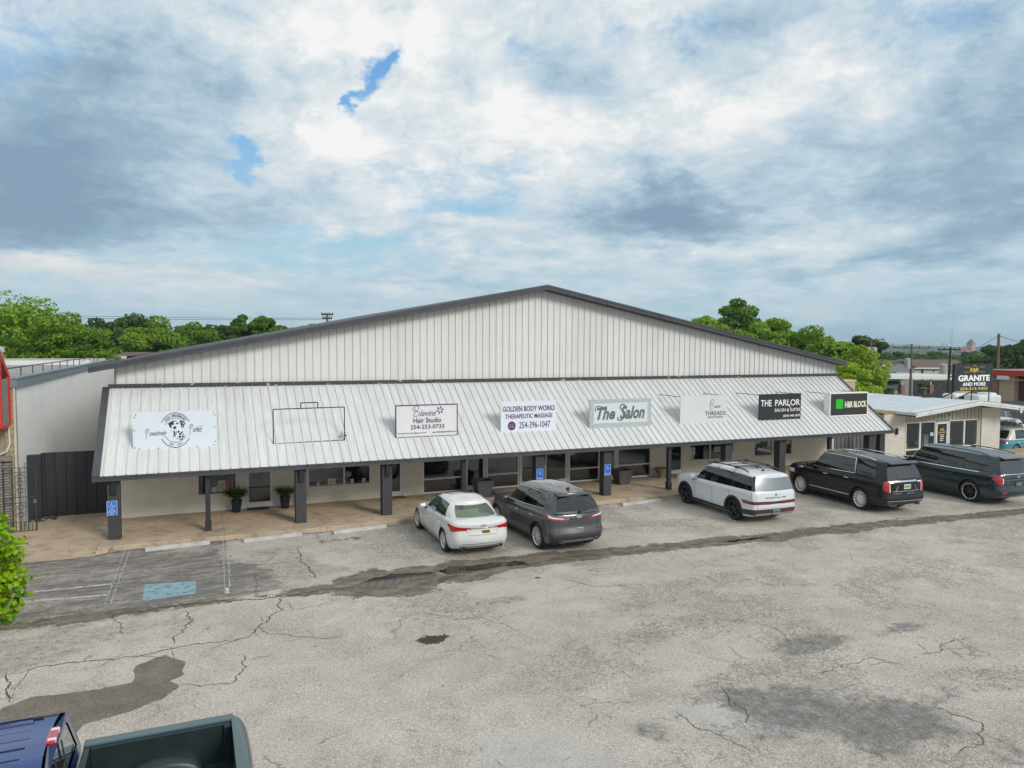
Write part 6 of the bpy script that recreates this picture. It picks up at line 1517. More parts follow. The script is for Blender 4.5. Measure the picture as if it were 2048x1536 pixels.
for s2 in (1, -1):
    m = MB(); L.patch(m, [('x', xr_+.30, .88) if False else ('x', -.98, .90), ('y', .74, .80), ('y', .74, 1.20), ('x', -.98, 1.20)], s2, .014, 10, 6); m.build('tail_light', M_['redlens'], root, smooth=40, world=False)
    m = MB(); L.patch(m, [('y', .73, 1.13), ('y', .52, 1.15), ('y', .52, 1.18), ('y', .73, 1.18)], s2, .016, 6, 2); L.patch(m, [('y', .735, .82), ('y', .705, .82), ('y', .705, 1.16), ('y', .735, 1.16)], s2, .018, 2, 6); m.build('light_strip', M_['clearlens'], root, world=False)
    m = MB(); L.patch(m, [('x', 3.4, .85), ('x', 3.72, .85), ('x', 3.72, 1.0), ('x', 3.4, 1.0)], s2, .008); m.build('headlight', M_['clearlens'], root, world=False)
    m = MB(); L.patch(m, [('x', 2.92, 1.10), ('x', 3.22, 1.06), ('x', 3.20, 1.12), ('x', 2.92, 1.16)], s2, .010, 4, 2); m.build('fender_vent', M_['chrome'], root, world=False)
m = MB(); rear_full(L, m, 1.17, 1.22, 0, .50, .014); rear_full(L, m, .50, .525, 0, .86, .012); rear_full(L, m, .84, .86, 0, .62, .010); seam(L, m, [(2.55, .47), (.50, .47)], .035)
for s2 in (1, -1): L.patch(m, [('y', .46, .86), ('y', .49, .86), ('y', .40, 1.05), ('y', .38, 1.05)], s2, .010, 2, 4)
m.build('chrome_trim', M_['chrome'], root, world=False)
m = MB(); rear_full(L, m, .42, .47, .55, .80, .013); m.build('reflector', M_['darkred'], root, world=False)
m = MB(); rear_full(L, m, .38, .49, 0, .55, .01); m.build('lower_cladding', M_['plastic'], root, world=False)
m = MB()
for sd_ in (1, -1):
    pts = [G.pt(1, .9, .95), G.pt(2, 0, .955), G.pt(3, 0, .955), G.pt(4, .98, .955), G.pt(4, 1, .11), G.pt(3, 0, .085), G.pt(2, 0, .08)]
    m.tube([(p.x, (p.y+.010)*sd_, p.z) for p in pts], .016, 4); p1, p2 = G.pt(5, 0, .96), G.pt(5, .2, .10); m.tube([(p1.x, (p1.y+.01)*sd_, p1.z), (p2.x, (p2.y+.01)*sd_, p2.z)], .026, 4)
m.build('window_trim', M_['chrome'], root, world=False)
back_text(L, 'YUKON', .44, .34, .755, .035, root, M_['chrome']); back_text(L, 'DENALI', -.18, .36, .755, .035, root, M_['chrome']); 
plate(root, tail_x(L, 0, 1.0)-.012, 0, 1.01, .32, .17, (.50, .62, .50), tc=mat('plate_green', (.03, .2, .1), .5))
handles(L, root, [(1.66, 1.08), (.62, 1.10)], M_['chrome']); mirror(L, G, root, 2.45, 1.32, .96, bk, 1.15); rails(root, G, -.45, 1.95, .70, M_['chrome'], h=.05, r=.022); exhausts(root, L, (.62, .50), .36, .045); exhausts(root, L, (-.62, -.50), .36, .045)
roof_patch(root, G, 'sunroof', .95, 1.75, .46, .004, M_['gloss'])
m = MB(); m.add([(-.85, -.70, 1.83), (-.85, .70, 1.83), (-1.06, .66, 1.79), (-1.06, -.66, 1.79), (-.85, -.70, 1.875), (-.85, .70, 1.875), (-1.06, .66, 1.82), (-1.06, -.66, 1.82)], [(0, 1, 2, 3), (7, 6, 5, 4), (2, 6, 7, 3), (1, 5, 6, 2), (3, 7, 4, 0)]); m.build('spoiler', bk, root, bevel=.01, world=False)
m = MB(); seam(L, m, [(2.5, .55), (2.6, 1.2)]); seam(L, m, [(1.42, .55), (1.42, 1.2)]); seam(L, m, [(.36, .7), (.28, 1.2)]); m.build('panel_gaps', M_['plastic'], root, world=False)
# dark green-blue long SUV
dg = paint('dark_teal_paint', (.008, .026, .034), .1, .25, .01, .9)
root, L, G, c = bigsuv('very dark teal extra-long SUV with black ringed wheels, rightmost in the row', 'long_suv', (28.45, -6.02, 0), R_(86.5), 2.03, -1.30, 4.33, 3.34, .42, 1.93, dg, M_['blackrim'], 6, 'x')
for s2 in (1, -1):
    m = MB(); L.patch(m, [('x', -.90, 1.06), ('x', -1.10, .86), ('y', .70, .80), ('y', .76, 1.12)], s2, .014, 10, 5); L.patch(m, [('x', -.86, 1.12), ('y', .76, 1.10), ('y', .76, 1.18), ('x', -.84, 1.18)], s2, .013, 10, 2); m.build('tail_light', M_['redlens'], root, smooth=40, world=False)
    m = MB(); L.patch(m, [('y', .74, .88), ('y', .70, .88), ('y', .70, 1.08), ('y', .74, 1.08)], s2, .018, 2, 4); m.build('light_strip', M_['clearlens'], root, world=False)
    m = MB(); L.patch(m, [('x', 3.6, .85), ('x', 3.92, .85), ('x', 3.92, 1.0), ('x', 3.6, 1.0)], s2, .008); m.build('headlight', M_['clearlens'], root, world=False)
    m = MB(); L.patch(m, [('y', .80, .52), ('y', .62, .52), ('y', .62, .56), ('y', .80, .56)], s2, .014, 4, 2); m.build('reflector', M_['redlens'], root, world=False)
m = MB(); seam(L, m, [(3.2, 1.215), (-.95, 1.225)], .022); rear_full(L, m, 1.21, 1.232, 0, .80, .012); rear_full(L, m, 1.02, 1.03, 0, .70, .006); m.build('chrome_trim', M_['chrome'], root, world=False)
m = MB(); seam(L, m, [(2.7, .36), (.55, .36)], .07); m.build('running_board', M_['plastic'], root, world=False)
m = MB(); seam(L, m, [(2.75, .5), (2.85, 1.19)]); seam(L, m, [(1.42, .5), (1.42, 1.19)]); seam(L, m, [(.36, .7), (.28, 1.19)])
rear_full(L, m, .70, .71, 0, .74, .004); rear_full(L, m, .98, .988, 0, .68, .006); m.build('panel_gaps', M_['black'], root, world=False)
MB().cbox((tail_x(L, 0, 1.12)-.012, 0, 1.13), .006, .085, .032).build('badge', M_['chrome'], root, bevel=.005, world=False)
plate(root, tail_x(L, 0, .86)-.010, 0, .86, .30, .14, (.10, .12, .12), tc=M_['chrome']); back_text(L, 'MAX', .50, .14, .92, .03, root, M_['chrome'])
handles(L, root, [(1.66, 1.06), (.62, 1.08)], dg); mirror(L, G, root, 2.75, 1.32, .95, dg, 1.15); rails(root, G, -.55, 2.1, .70, dg, h=.055, r=.022)
m = MB(); m.add([(-.92, -.70, 1.83), (-.92, .70, 1.83), (-1.14, .66, 1.79), (-1.14, -.66, 1.79), (-.92, -.70, 1.885), (-.92, .70, 1.885), (-1.14, .66, 1.82), (-1.14, -.66, 1.82)], [(0, 1, 2, 3), (7, 6, 5, 4), (2, 6, 7, 3), (1, 5, 6, 2), (3, 7, 4, 0)]); m.build('spoiler', dg, root, bevel=.01, world=False)

# --- turquoise two-tone classic beside the granite shop, and modern cars behind it
tq = paint('turquoise_paint', (.008, .26, .36), .1, .3, .03)
tw = paint('ivory_roof_paint', (.62, .64, .60), 0, .3, .03)
def far_car(label, name, loc, rz, paint_m, zr=1.46, style='sedan', roof_m=None):
    if style == 'suv': belt, zz = [(-1, 1.08), (1, 1.06), (2.4, 1.03), (3.3, .95), (3.7, .82)], zr
    else: belt, zz = [(-1, .96), (1, .95), (2.4, .90), (3.3, .82), (3.7, .70)], zr
    back = -.75 if style == 'suv' else -.15; bb = -.92 if style == 'suv' else -.72
    c = dict(W=1.86, xr=-1.05, xf=3.7, wb=2.8, R=.35, belt=belt, sill=[(-1.05, .3), (0, .22), (2.9, .22), (3.7, .28)], rear=[(0, .14), (.12, .02), (.3, 0), (.7, .04), (1, .12)], front=[(0, .1), (.3, 0), (.8, .05), (1, .25)],
      width=[(0, .91), (.12, .96), (.4, .985), (.72, .995), (.9, .96), (1, .89)], rr=.34, crown=.05, roof=[(back-.1, zz-.07), (.1, zz-.01), (1.2, zz), (1.9, zz-.1)], rcrown=.03,
      nodes=[(2.6, 0, 1.8, 0, 'g'), (2.2, .70, 1.6, .54, 'p'), (2.08, .81, 1.5, .62, 'g'), (1.05, .83, .97, .65, 'p'), (.98, .83, .92, .65, 'g'), (.0, .82, .15, .63, 'p'), (-.08, .82, .08, .62, 'g' if style == 'suv' else 'p'), (bb+.22, .78, back+.2, .58, 'p'), (bb+.1, .66, back+.1, .52, 'r'), (bb, 0, back, 0, 'p')], grp=False)
    root = thing(name, label, 'car', loc, rz); L = Lower(c); build_lower(c, root, L, paint_m); G = Green(c, L); build_green(c, root, G, roof_m or paint_m, dict(g=M_['tintclear'], r=M_['tint']))
    for x in (0, c['wb']):
        for sd_ in (1, -1): wheel(root, x, sd_*.79, .34, .22, M_['alloy'], 8)
    for s2 in (1, -1):
        m = MB(); L.patch(m, [('x', -.62, .78), ('y', .46, .78), ('y', .46, .90), ('x', -.60, .92)], s2, .01, 8, 3); m.build('tail_light', M_['redlens'], root, world=False)
        m = MB(); L.patch(m, [('x', 3.0, .66), ('x', 3.35, .66), ('x', 3.35, .76), ('x', 3.0, .78)], s2, .01, 5, 3); m.build('headlight', M_['clearlens'], root, world=False)
    handles(L, root, [(1.2, .82), (.2, .84)], M_['chrome']); mirror(L, G, root, 2.0, 1.02, .84, paint_m)
    m = MB(); seam(L, m, [(2.0, .3), (2.05, .88)]); seam(L, m, [(1.0, .3), (1.0, .9)]); seam(L, m, [(0, .5), (.06, .9)]); m.build('panel_gaps', M_['plastic'], root, world=False)
    return root, L
root, L = far_car('turquoise classic car with an ivory roof beside the granite shop', 'classic_car', (43.75, 3.35, -.35), R_(0), tq, 1.62, roof_m=tw)
m = MB(); seam(L, m, [(2.9, .66), (-.7, .62)], .022); m.build('chrome_trim', M_['chrome'], root, world=False)
# --- more cars on the right and in the distance
silver = paint('silver_white_paint', (.55, .58, .60), 0, .3, .03); sky_b = paint('light_blue_paint', (.20, .32, .38), .3, .3, .03)
far_car('light blue sedan parked behind the turquoise classic', 'parked_sedan', (46.5, 5.8, -.35), R_(0), sky_b, 1.62)
far_car('white SUV with dark red tail lights at the right edge behind the blue sedan', 'parked_suv', (53.4, 10.6, -.35), R_(8), silver, 1.80, 'suv')
far_car('silver car tucked between the blue sedan and the white SUV at the right edge', 'parked_sedan', (49.8, 8.1, -.35), R_(0), silver, 1.55)
far_car('white SUV in front of the tan pier of the red-banded building', 'parked_suv', (71.0, 19.0, 0), R_(200), silver, 1.72, 'suv')
far_car('pale blue car parked beside the dark fence near the green tree', 'parked_car', (86.5, 45.5, 0), R_(190), sky_b, 1.5)

# ------------------------------------------------------------------ pickup at the lower left
blue = paint('deep_blue_paint', (.006, .045, .20), .35, .25, .02)
M_['liner'] = noisy((.020, .032, .033), .2, 3, .38, name='bed_liner')
M_['railp'] = mat('teal_grey_rail', (.055, .105, .11), .3, .2, .5, .6)
pk = thing('pickup_truck', 'blue pickup truck with an empty dark lined bed at the lower left corner', 'pickup', (-1.3, -16.03, 0))
yc = -16.03
m = MB(); sec = [(.975, 1.22), (.93, 1.36), (.72, 1.74), (.66, 1.82), (.58, 1.865), (.40, 1.885), (0, 1.90), (-.40, 1.885), (-.58, 1.865), (-.66, 1.82), (-.72, 1.74), (-.93, 1.36), (-.975, 1.22)]
def xr_(z): return -1.285-(z-1.22)*.16-max(0, z-1.80)*.55
XS = [None, -1.7, -2.2, -2.8, -3.3]; b = 0
for X_ in XS:
    for y, z in sec: m.v.append(((xr_(z) if X_ is None else X_+(z-1.22)*.0), yc+y, z))
K = len(sec)
for i in range(len(XS)-1):
    for j in range(K-1): m.f.append((i*K+j, i*K+j+1, (i+1)*K+j+1, (i+1)*K+j)); m.m.append(0)
m.add([(-3.3, yc+y, z) for y, z in sec], [tuple(range(K))])
m.build('cab', blue, pk, smooth=50)
# rear wall of the cab: frame round the glass
m = MB(); P = lambda y, z, o=0: (xr_(z)+o, yc+y, z)
inn = [(.80, 1.36), (.62, 1.70), (.56, 1.76), (0, 1.78), (-.56, 1.76), (-.62, 1.70), (-.80, 1.36)]
out_ = [(.975, 1.22), (.72, 1.74), (.66, 1.82), (0, 1.90), (-.66, 1.82), (-.72, 1.74), (-.975, 1.22)]
for i in range(6): m.add([P(*out_[i]), P(*out_[i+1]), P(*inn[i+1]), P(*inn[i])], [(0, 1, 2, 3)])
m.add([P(*out_[6]), P(*out_[0]), P(*inn[0]), P(*inn[6])], [(0, 1, 2, 3)]); m.box(-3.3, -1.29, yc-.97, yc+.97, .45, 1.22)
m.build('cab_shell', blue, pk)
m = MB(); m.add([P(*q, -.01) for q in inn], [tuple(range(7))]); m.build('rear_window', glassy('pickup_glass', (.12, .13, .11), 1.2, .02, .30), pk)
m = MB(); m.box(-3.2, -1.55, yc-.7, yc+.7, 1.22, 1.30); m.cbox((-1.9, yc+.3, 1.45), .08, .25, .18); m.cbox((-1.9, yc-.3, 1.45), .08, .25, .18); m.build('seats', M_['black'], pk)
m = MB(); m.tube([P(.10, 1.37, .01), P(.14, 1.76, .01)], .012, 4); m.tube([P(-.30, 1.37, .01), P(-.26, 1.76, .01)], .012, 4); m.build('window_divider', M_['black'], pk)
m = MB(); m.cbox((-1.415, yc, 1.885), .045, .17, .022); o = m.build('brake_light', M_['redlens'], pk, bevel=.015)
m = MB(); m.cbox((-1.405, yc+.11, 1.888), .04, .025, .024); m.cbox((-1.405, yc-.11, 1.888), .04, .025, .024); m.build('cargo_lens', M_['clearlens'], o, bevel=.008)
m = MB(); m.cbox((-1.62, yc+.49, 1.885), .05, .016, .012); m.build('antenna', M_['black'], pk, bevel=.008)
m = MB()
for y in (.55, .38, .20, .0, -.18, -.38): m.box(-3.2, -1.62-.05*abs(y), yc+y-.006, yc+y+.006, (1.89 if abs(y) < .45 else 1.868), (1.9015 if abs(y) < .2 else (1.893 if abs(y) < .45 else 1.876)))
m.build('roof_groove', mat('groove_blue', (.004, .02, .09), .4), pk)
# bed
x0, x1 = -1.25, .36; yo, yi = .98, .84
m = MB(); m.box(x0, .40, yc+yi, yc+yo, .5, 1.28); m.box(x0, .40, yc-yo, yc-yi, .5, 1.28); m.build('bed_side', blue, pk, bevel=.03)
for ya_, yb_ in ((yc+yi-.01, yc+yo+.005), (yc-yo-.005, yc-yi+.01)): MB().box(x0, .385, ya_, yb_, 1.275, 1.31).build('bed_rail', M_['railp'], pk, bevel=.012)
m = MB(); m.box(x0, .40, yc-yi, yc+yi, .72, .78)
for k in range(11): yy = yc-.78+k*.156; m.box(x0+.05, .36, yy-.035, yy+.035, .78, .795)
m.build('bed_floor', M_['liner'], pk, bevel=.006)
m = MB(); m.box(x0, x0+.07, yc-yi, yc+yi, .78, 1.29); m.box(x0+.07, .36, yc+yi-.03, yc+yi-.001, .78, 1.275); m.box(x0+.07, .36, yc-yi+.001, yc-yi+.03, .78, 1.275); m.box(.27, .36, yc+yi-.09, yc+yi-.031, .78, 1.27); m.box(.27, .36, yc-yi+.031, yc-yi+.09, .78, 1.27); m.build('bed_liner', M_['liner'], pk, bevel=.012)
for sg in (1, -1):
    m = MB(); N_ = 14; vs = []
    for i in range(N_+1):
        a = PI*i/N_; X_ = -.42-.46*math.cos(a); Z_ = .78+.26*math.sin(a)**.8
        for w_ in (.03, .20, .245): vs.append((X_, yc+sg*(yi-w_), Z_ if w_ < .24 else .78+(Z_-.78)*.75))
        vs.append((X_, yc+sg*(yi-.262), .775))
    fs = []
    for i in range(N_):
        for j in range(3): fs.append((4*i+j, 4*i+j+1, 4*i+5+j, 4*i+4+j))
    m.add(vs, fs); m.build('wheel_hump', M_['liner'], pk, smooth=60)
m = MB(); tg = [(.36, 1.26), (.36, 1.315), (.42, 1.325), (.47, 1.30), (.51, 1.24), (.52, 1.1), (.50, .8), (.50, .55), (.37, .55)]
N_ = 14; vs = []; fs = []
for i in range(N_+1):
    u = -1+2*i/N_; bow = .035*(1-u*u)-.05*abs(u)**8
    for x, z in tg: vs.append((x+(bow if x > .4 else 0), yc+u*.97, z-.03*abs(u)**10))
K = len(tg)
for i in range(N_):
    for j in range(K): fs.append((i*K+j, i*K+(j+1) % K, (i+1)*K+(j+1) % K, (i+1)*K+j))
fs += [tuple(range(K)), tuple(range(N_*K, N_*K+K))[::-1]]
m.add(vs, fs); m.build('tailgate', M_['railp'], pk, smooth=40)
m = MB(); m.box(.50, .64, yc-.9, yc+.9, .48, .62); m.build('bumper', M_['chrome'], pk, bevel=.03)
for yy in (.80, -.80): MB().lathe([(.24, -.11), (.37, -.12), (.39, -.08), (.39, .08), (.37, .12), (.24, .11), (0, .08)], (-.42, yc+yy, .39), 'y', 28).build('wheel', M_['rubber'], pk, smooth=40)

# ------------------------------------------------------------------ foliage
def leafmesh(name, P, N, size, rs, mats_n=1, weights=None, asp=.62):
    k = len(P); U = rs.normal(size=(k, 3)); U -= (U*N).sum(1, keepdims=True)*N; U /= np.linalg.norm(U, axis=1, keepdims=True)+1e-9
    V = np.cross(N, U); s = (size*rs.uniform(.6, 1.35, (k, 1)))
    a = P-U*s; b = P-V*s*asp+N*s*.12; c = P+U*s; d = P+V*s*asp+N*s*.12
    v = np.stack([a, b, c, d], 1).reshape(-1, 3).astype(np.float32); me = bpy.data.meshes.new(name)
    me.vertices.add(len(v)); me.vertices.foreach_set('co', v.ravel()); me.loops.add(4*k); me.loops.foreach_set('vertex_index', np.arange(4*k, dtype=np.int32))
    me.polygons.add(k); me.polygons.foreach_set('loop_start', np.arange(0, 4*k, 4, dtype=np.int32)); me.polygons.foreach_set('loop_total', np.full(k, 4, np.int32))
    if mats_n > 1: me.polygons.foreach_set('material_index', rs.choice(mats_n, k, p=weights).astype(np.int32))
    me.update(calc_edges=True); return me
def crown(seed, R, nclump, nleaf, size, jag=.35, low=-.7):
    rs = np.random.RandomState(seed); d = rs.normal(size=(nclump, 3)); d /= np.linalg.norm(d, axis=1, keepdims=True)
    d[:, 2] = np.clip(d[:, 2], low, 1); rad = rs.uniform(.35, 1.0, (nclump, 1))**.6*(1+rs.normal(0, jag*.35, (nclump, 1)))
    C = d*rad*np.array(R); cr_ = rs.uniform(.20, .38, nclump)*min(R)*(1-.25*rs.random(nclump))
    idx = rs.randint(0, nclump, nleaf*nclump); q = rs.normal(size=(len(idx), 3)); q /= np.linalg.norm(q, axis=1, keepdims=True)
    sq = np.array([1.25, 1.25, .72]); P = C[idx]+q*sq*(cr_[idx]*rs.uniform(.55, 1.12, len(idx))**.5)[:, None]
    N = q*.7+rs.normal(size=q.shape)*.55+np.array([0, 0, .35]); N /= np.linalg.norm(N, axis=1, keepdims=True)
    return P, N, C, rs
def leafmat(name, c1, c2, trans=.35):
    m = bpy.data.materials.new(name); m.use_nodes = True; t = NT(m.node_tree); t.n.clear()
    p = gcoord(t); info = t.new('ShaderNodeObjectInfo').outputs['Random']
    f = t.m('ADD', t.m('MULTIPLY', t.noise(p, 1.1, 4, .6), .6), t.m('MULTIPLY', t.noise(p, 9, 2), .4)); c = t.mix(t.ss(f, .38, .62), c1, c2)
    c = t.v('SCALE', c, t.ss(info, 0, 1, .86, 1.14))
    d = t.new('ShaderNodeBsdfPrincipled'); t.put(d.inputs['Base Color'], c); d.inputs['Roughness'].default_value = .55; d.inputs['Specular IOR Level'].default_value = .3
    tr = t.new('ShaderNodeBsdfTranslucent'); t.put(tr.inputs[0], t.v('MULTIPLY', c, (1.25, 1.3, .5)))
    mx = t.new('ShaderNodeMixShader'); mx.inputs[0].default_value = trans; t.l.new(d.outputs[0], mx.inputs[1]); t.l.new(tr.outputs[0], mx.inputs[2])
    o = t.new('ShaderNodeOutputMaterial'); t.l.new(mx.outputs[0], o.inputs[0]); return m
LM = dict(mid=leafmat('leaf_mid_green', (.07, .17, .012), (.15, .28, .02)), bright=leafmat('leaf_bright_green', (.13, .26, .018), (.25, .39, .035)), lime=leafmat('leaf_lime_green', (.20, .32, .018), (.33, .44, .035)),
          dark=leafmat('leaf_dark_green', (.045, .10, .018), (.085, .16, .025)), far=leafmat('leaf_far_green', (.045, .095, .028), (.08, .14, .04)))
M_['bark'] = noisy((.10, .08, .06), .3, 6, .95, name='bark')
_tm = {}
def tree(label, x, y, R, zc, mt, seed, nc=44, nl=150, leaf=.20, zb=0, group='trees behind the shops', proto=None, trunk=True):
    """R crown radii, zc crown centre height above zb"""
    t = thing('tree', label, 'tree', (x, y, zb), 0, group)
    P, N, C, rs = crown(seed, R, nc, nl, leaf)
    me = leafmesh('crown', P+np.array([0, 0, zc]), N, leaf, rs); me.materials.append(mt); o = bpy.data.objects.new('crown', me); COL.objects.link(o); o.parent = t
    m = MB(); r0 = .05*max(R)+.08; m.tube([(0, 0, -.3), (.05, 0, zc*.4), (.1, .05, zc*.9)], [r0, r0*.8, r0*.45], 8)
    for i in rs.choice(len(C), min(12, len(C)), replace=False):
        c = C[i]; m.tube([(.07, .03, zc*.55), (c[0]*.45, c[1]*.45, zc*.8+c[2]*.4), (c[0]*.95, c[1]*.95, zc+c[2])], [r0*.4, r0*.25, .02], 5)
    m.build('trunk', M_['bark'], t, smooth=60, world=False); return t
def W(az_px, d):     # bearing (in photo columns) and distance -> ground position
    k = (az_px-1024)/F_PX; v = Vector((s_, c_, 0))+Vector((c_, -s_, 0))*k; return CAM.x+v.x*d, CAM.y+v.y*d
def ztop(ypx, d): return 5.986-(ypx-690)/F_PX*d
def ptree(label, px, d, ytop, halfw_px, mt, seed, zb=0, hz_=None, nc=44, nl=150, leaf=None, **k):
    x, y = W(px, d); zt_ = ztop(ytop, d); rx = halfw_px/F_PX*d; h = zt_-zb; rz = min(h*.48, max(rx*.85, 1.6)) if hz_ is None else hz_
    return tree(label, x, y, (rx, rx, rz), h-rz*1.06, mt, seed, nc, nl, leaf or max(.12, d*.0026), zb, **k)
ptree('tall bright green tree at the left edge of the photo', 40, 60, 598, 95, LM['bright'], 1, nc=70, nl=200, hz_=3.9)
ptree('tree sloping down to the right of the tall left-edge tree', 130, 57, 622, 72, LM['bright'], 2, nc=60, nl=190, hz_=3.4)
ptree('tree filling the far left corner behind the red canopy', -40, 64, 612, 80, LM['mid'], 3, nc=50, nl=150, hz_=3.6)
ptree('low bush-like tree above the rusty roof rail', 175, 52, 668, 45, LM['mid'], 4, nc=40, nl=150, hz_=2.0)
ptree('dark tree behind the bare wooden pole on the left', 208, 88, 642, 46, LM['dark'], 5)
ptree('round bright tree right of the wooden pole', 300, 74, 640, 66, LM['bright'], 6, nc=64, nl=190, hz_=2.9)
ptree('dark spreading tree behind the round bright tree', 262, 96, 634, 60, LM['dark'], 7)
ptree('low dark tree just above the left roof slope', 395, 88, 660, 55, LM['mid'], 8)
ptree('darker gap tree left of the two small crowns', 440, 92, 658, 45, LM['dark'], 9)
ptree('small rounded crown rising left of the utility crossarm', 478, 94, 637, 24, LM['mid'], 10, nc=30)
ptree('second small crown beside the rounded one', 532, 94, 635, 26, LM['mid'], 11, nc=30)
ptree('low tree whose top shows under the two small crowns', 520, 86, 664, 60, LM['dark'], 12)
ptree('tree just showing above the roof by the utility crossarm', 610, 86, 660, 40, LM['mid'], 13)
ptree('tree behind the roof right of the utility crossarm', 690, 90, 668, 60, LM['dark'], 41)
# right
ptree('tall rounded dark tree rising above the right roof slope', 1478, 92, 603, 50, LM['mid'], 14, nc=60, nl=190, hz_=3.4)
ptree('small bright crown left of the tall rounded tree', 1405, 80, 628, 28, LM['bright'], 15, nc=34)
ptree('bright tree between the rounded tree and the roof', 1450, 68, 640, 70, LM['bright'], 16, nc=60, nl=190)
ptree('broad bright tree right of the tall rounded tree', 1535, 66, 640, 60, LM['bright'], 17, nc=60, nl=190)
ptree('bushy bright tree in the middle of the right-hand trees', 1610, 62, 648, 62, LM['bright'], 18, nc=70, nl=190, hz_=3.0)
ptree('bright tree stepping down toward the roof end', 1672, 60, 662, 52, LM['bright'], 19, nc=60, nl=190, hz_=2.9)
ptree('yellow-green tree at the right end of the gabled roof', 1712, 55, 690, 50, LM['lime'], 20, nc=90, nl=230, hz_=2.6, leaf=.12)
ptree('low yellow-green tree tucked behind the canopy corner', 1700, 50, 728, 42, LM['lime'], 42, nc=70, nl=200, hz_=1.9, leaf=.11)
ptree('dark open-branched tree behind the left utility pole', 1722, 98, 672, 40, LM['dark'], 21, nc=40)
ptree('small round tree left of the grey gabled house', 1775, 112, 735, 20, LM['mid'], 22, zb=-1.2, nc=26)
ptree('big dark green tree at the right edge of the photo', 2035, 118, 678, 60, LM['dark'], 23, zb=-1.5, nc=80, nl=190, hz_=4.2)
ptree('green tree between the round-topped edge tree and the pole', 1962, 135, 700, 38, LM['mid'], 24, zb=-2, nc=50)
ptree('leafy tree behind the granite sign', 1962, 185, 708, 30, LM['mid'], 25, zb=-3, nc=50)
# belt of woods farther off: individual trees, then one hazy mass
far_protos = []
for k in range(5):
    P, N, C, rs = crown(60+k, (4.4, 4.4, 3.6), 34, 60, .5); me = leafmesh('crown', P+np.array([0, 0, 5.4]), N, .55, rs); me.materials.append(LM['far'] if k % 2 else LM['dark'])
    tm = MB(); tm.tube([(0, 0, -1), (0, 0, 3), (.2, 0, 6)], [.35, .28, .12], 6); q = tm.build('trunk', M_['bark']); far_protos.append((me, q.data)); bpy.data.objects.remove(q)
rd = random.Random(12); belt = []
for px in range(1700, 2110, 15):
    for d, yt in ((215, 713), (290, 706)):
        belt.append((px+rd.uniform(-8, 8), d+rd.uniform(-15, 25), yt+rd.uniform(-7, 7)))
for i, (px, d, yt) in enumerate(belt):
    x, y = W(px, d); zb = float(terr(np.array(x), np.array(y)))-.2; s = (ztop(yt, d)-zb)/8.8
    t = thing('tree', 'far green tree standing among the woods beyond the houses', 'tree', (x, y, zb), rd.uniform(0, 6), 'far trees beyond the houses'); t.scale = (s, s, s)
    a, b = far_protos[i % 5]
    for nm, dd in (('crown', a), ('trunk', b)): o = bpy.data.objects.new(nm, dd); COL.objects.link(o); o.parent = t
rs = np.random.RandomState(3); k = 26000
az_ = np.radians(rs.uniform(-36, 62, k)); dd_ = 300+rs.random(k)**1.4*2300; xx = CAM.x+dd_*np.sin(az_); yy = CAM.y+dd_*np.cos(az_)
cl_ = np.sin(xx*.011)+np.sin(yy*.013+1)+np.sin(xx*.031+yy*.02); keep = cl_ > -.6; xx, yy, dd_ = xx[keep], yy[keep], dd_[keep]
zz = terr(xx, yy); P = np.repeat(np.stack([xx, yy, zz+3.2], 1), 4, 0); P = P+rs.normal(size=P.shape)*np.array([3.2, 3.2, 1.5])*(1+np.repeat(dd_, 4)[:, None]/1500)
N = rs.normal(size=P.shape)+np.array([0, 0, .8]); N /= np.linalg.norm(N, axis=1, keepdims=True)
me = leafmesh('distant_woods', P, N, 2.6, rs, asp=.8); me.materials.append(LM['far']); o = bpy.data.objects.new('distant_woods', me); COL.objects.link(o); props(o, 'hazy green woods running to the horizon', 'woods', kind='stuff')
# left far backdrop trees as one mass
rs = np.random.RandomState(8); P = []
for px in np.arange(-200, 760, 5):
    d = rs.uniform(100, 125); x, y = W(px, d); zt_ = ztop(rs.uniform(652, 668), d)
    q = rs.normal(size=(130, 3)); q /= np.linalg.norm(q, axis=1, keepdims=True); P.append(np.array([x, y, zt_*.55])+q*np.array([2.8, 2.8, zt_*.45]))
P = np.concatenate(P); N = rs.normal(size=P.shape)+np.array([0, 0, .6]); N /= np.linalg.norm(N, axis=1, keepdims=True)
me = leafmesh('woods', P, N, .42, rs); me.materials.append(LM['dark']); o = bpy.data.objects.new('woods', me); COL.objects.link(o); props(o, 'dark woods behind the left-hand trees', 'woods', kind='stuff')

# vine-like maple shrub at the left edge
sh = thing('maple_shrub', 'bright lime green leafy shrub at the left edge of the lot', 'shrub', (-4.1, -6.0, 0))
rs = np.random.RandomState(21); k = 60
C = np.stack([rs.uniform(-5.3, -3.75, k), rs.uniform(-6.9, -5.3, k), rs.uniform(.25, 2.25, k)], 1)
C[:, 0] -= np.clip(C[:, 2]-1.2, 0, 2)*.28; C[:, 0] -= np.clip(.7-C[:, 2], 0, 1)*.2
C = np.concatenate([C, [[-3.62, -6.2, 1.55], [-3.55, -6.3, 1.0], [-3.6, -6.35, .55], [-3.78, -6.3, 1.85], [-3.95, -6.0, 2.1], [-3.75, -6.4, .3]]]); k = len(C)
idx = rs.randint(0, k, 6500); q = rs.normal(size=(len(idx), 3)); q /= np.linalg.norm(q, axis=1, keepdims=True); P = C[idx]+q*rs.uniform(.1, .30, (len(idx), 1)); P[:, 2] = np.maximum(P[:, 2], .06)
N = q*.6+rs.normal(size=q.shape)*.5+np.array([.2, -.5, .7]); N /= np.linalg.norm(N, axis=1, keepdims=True)
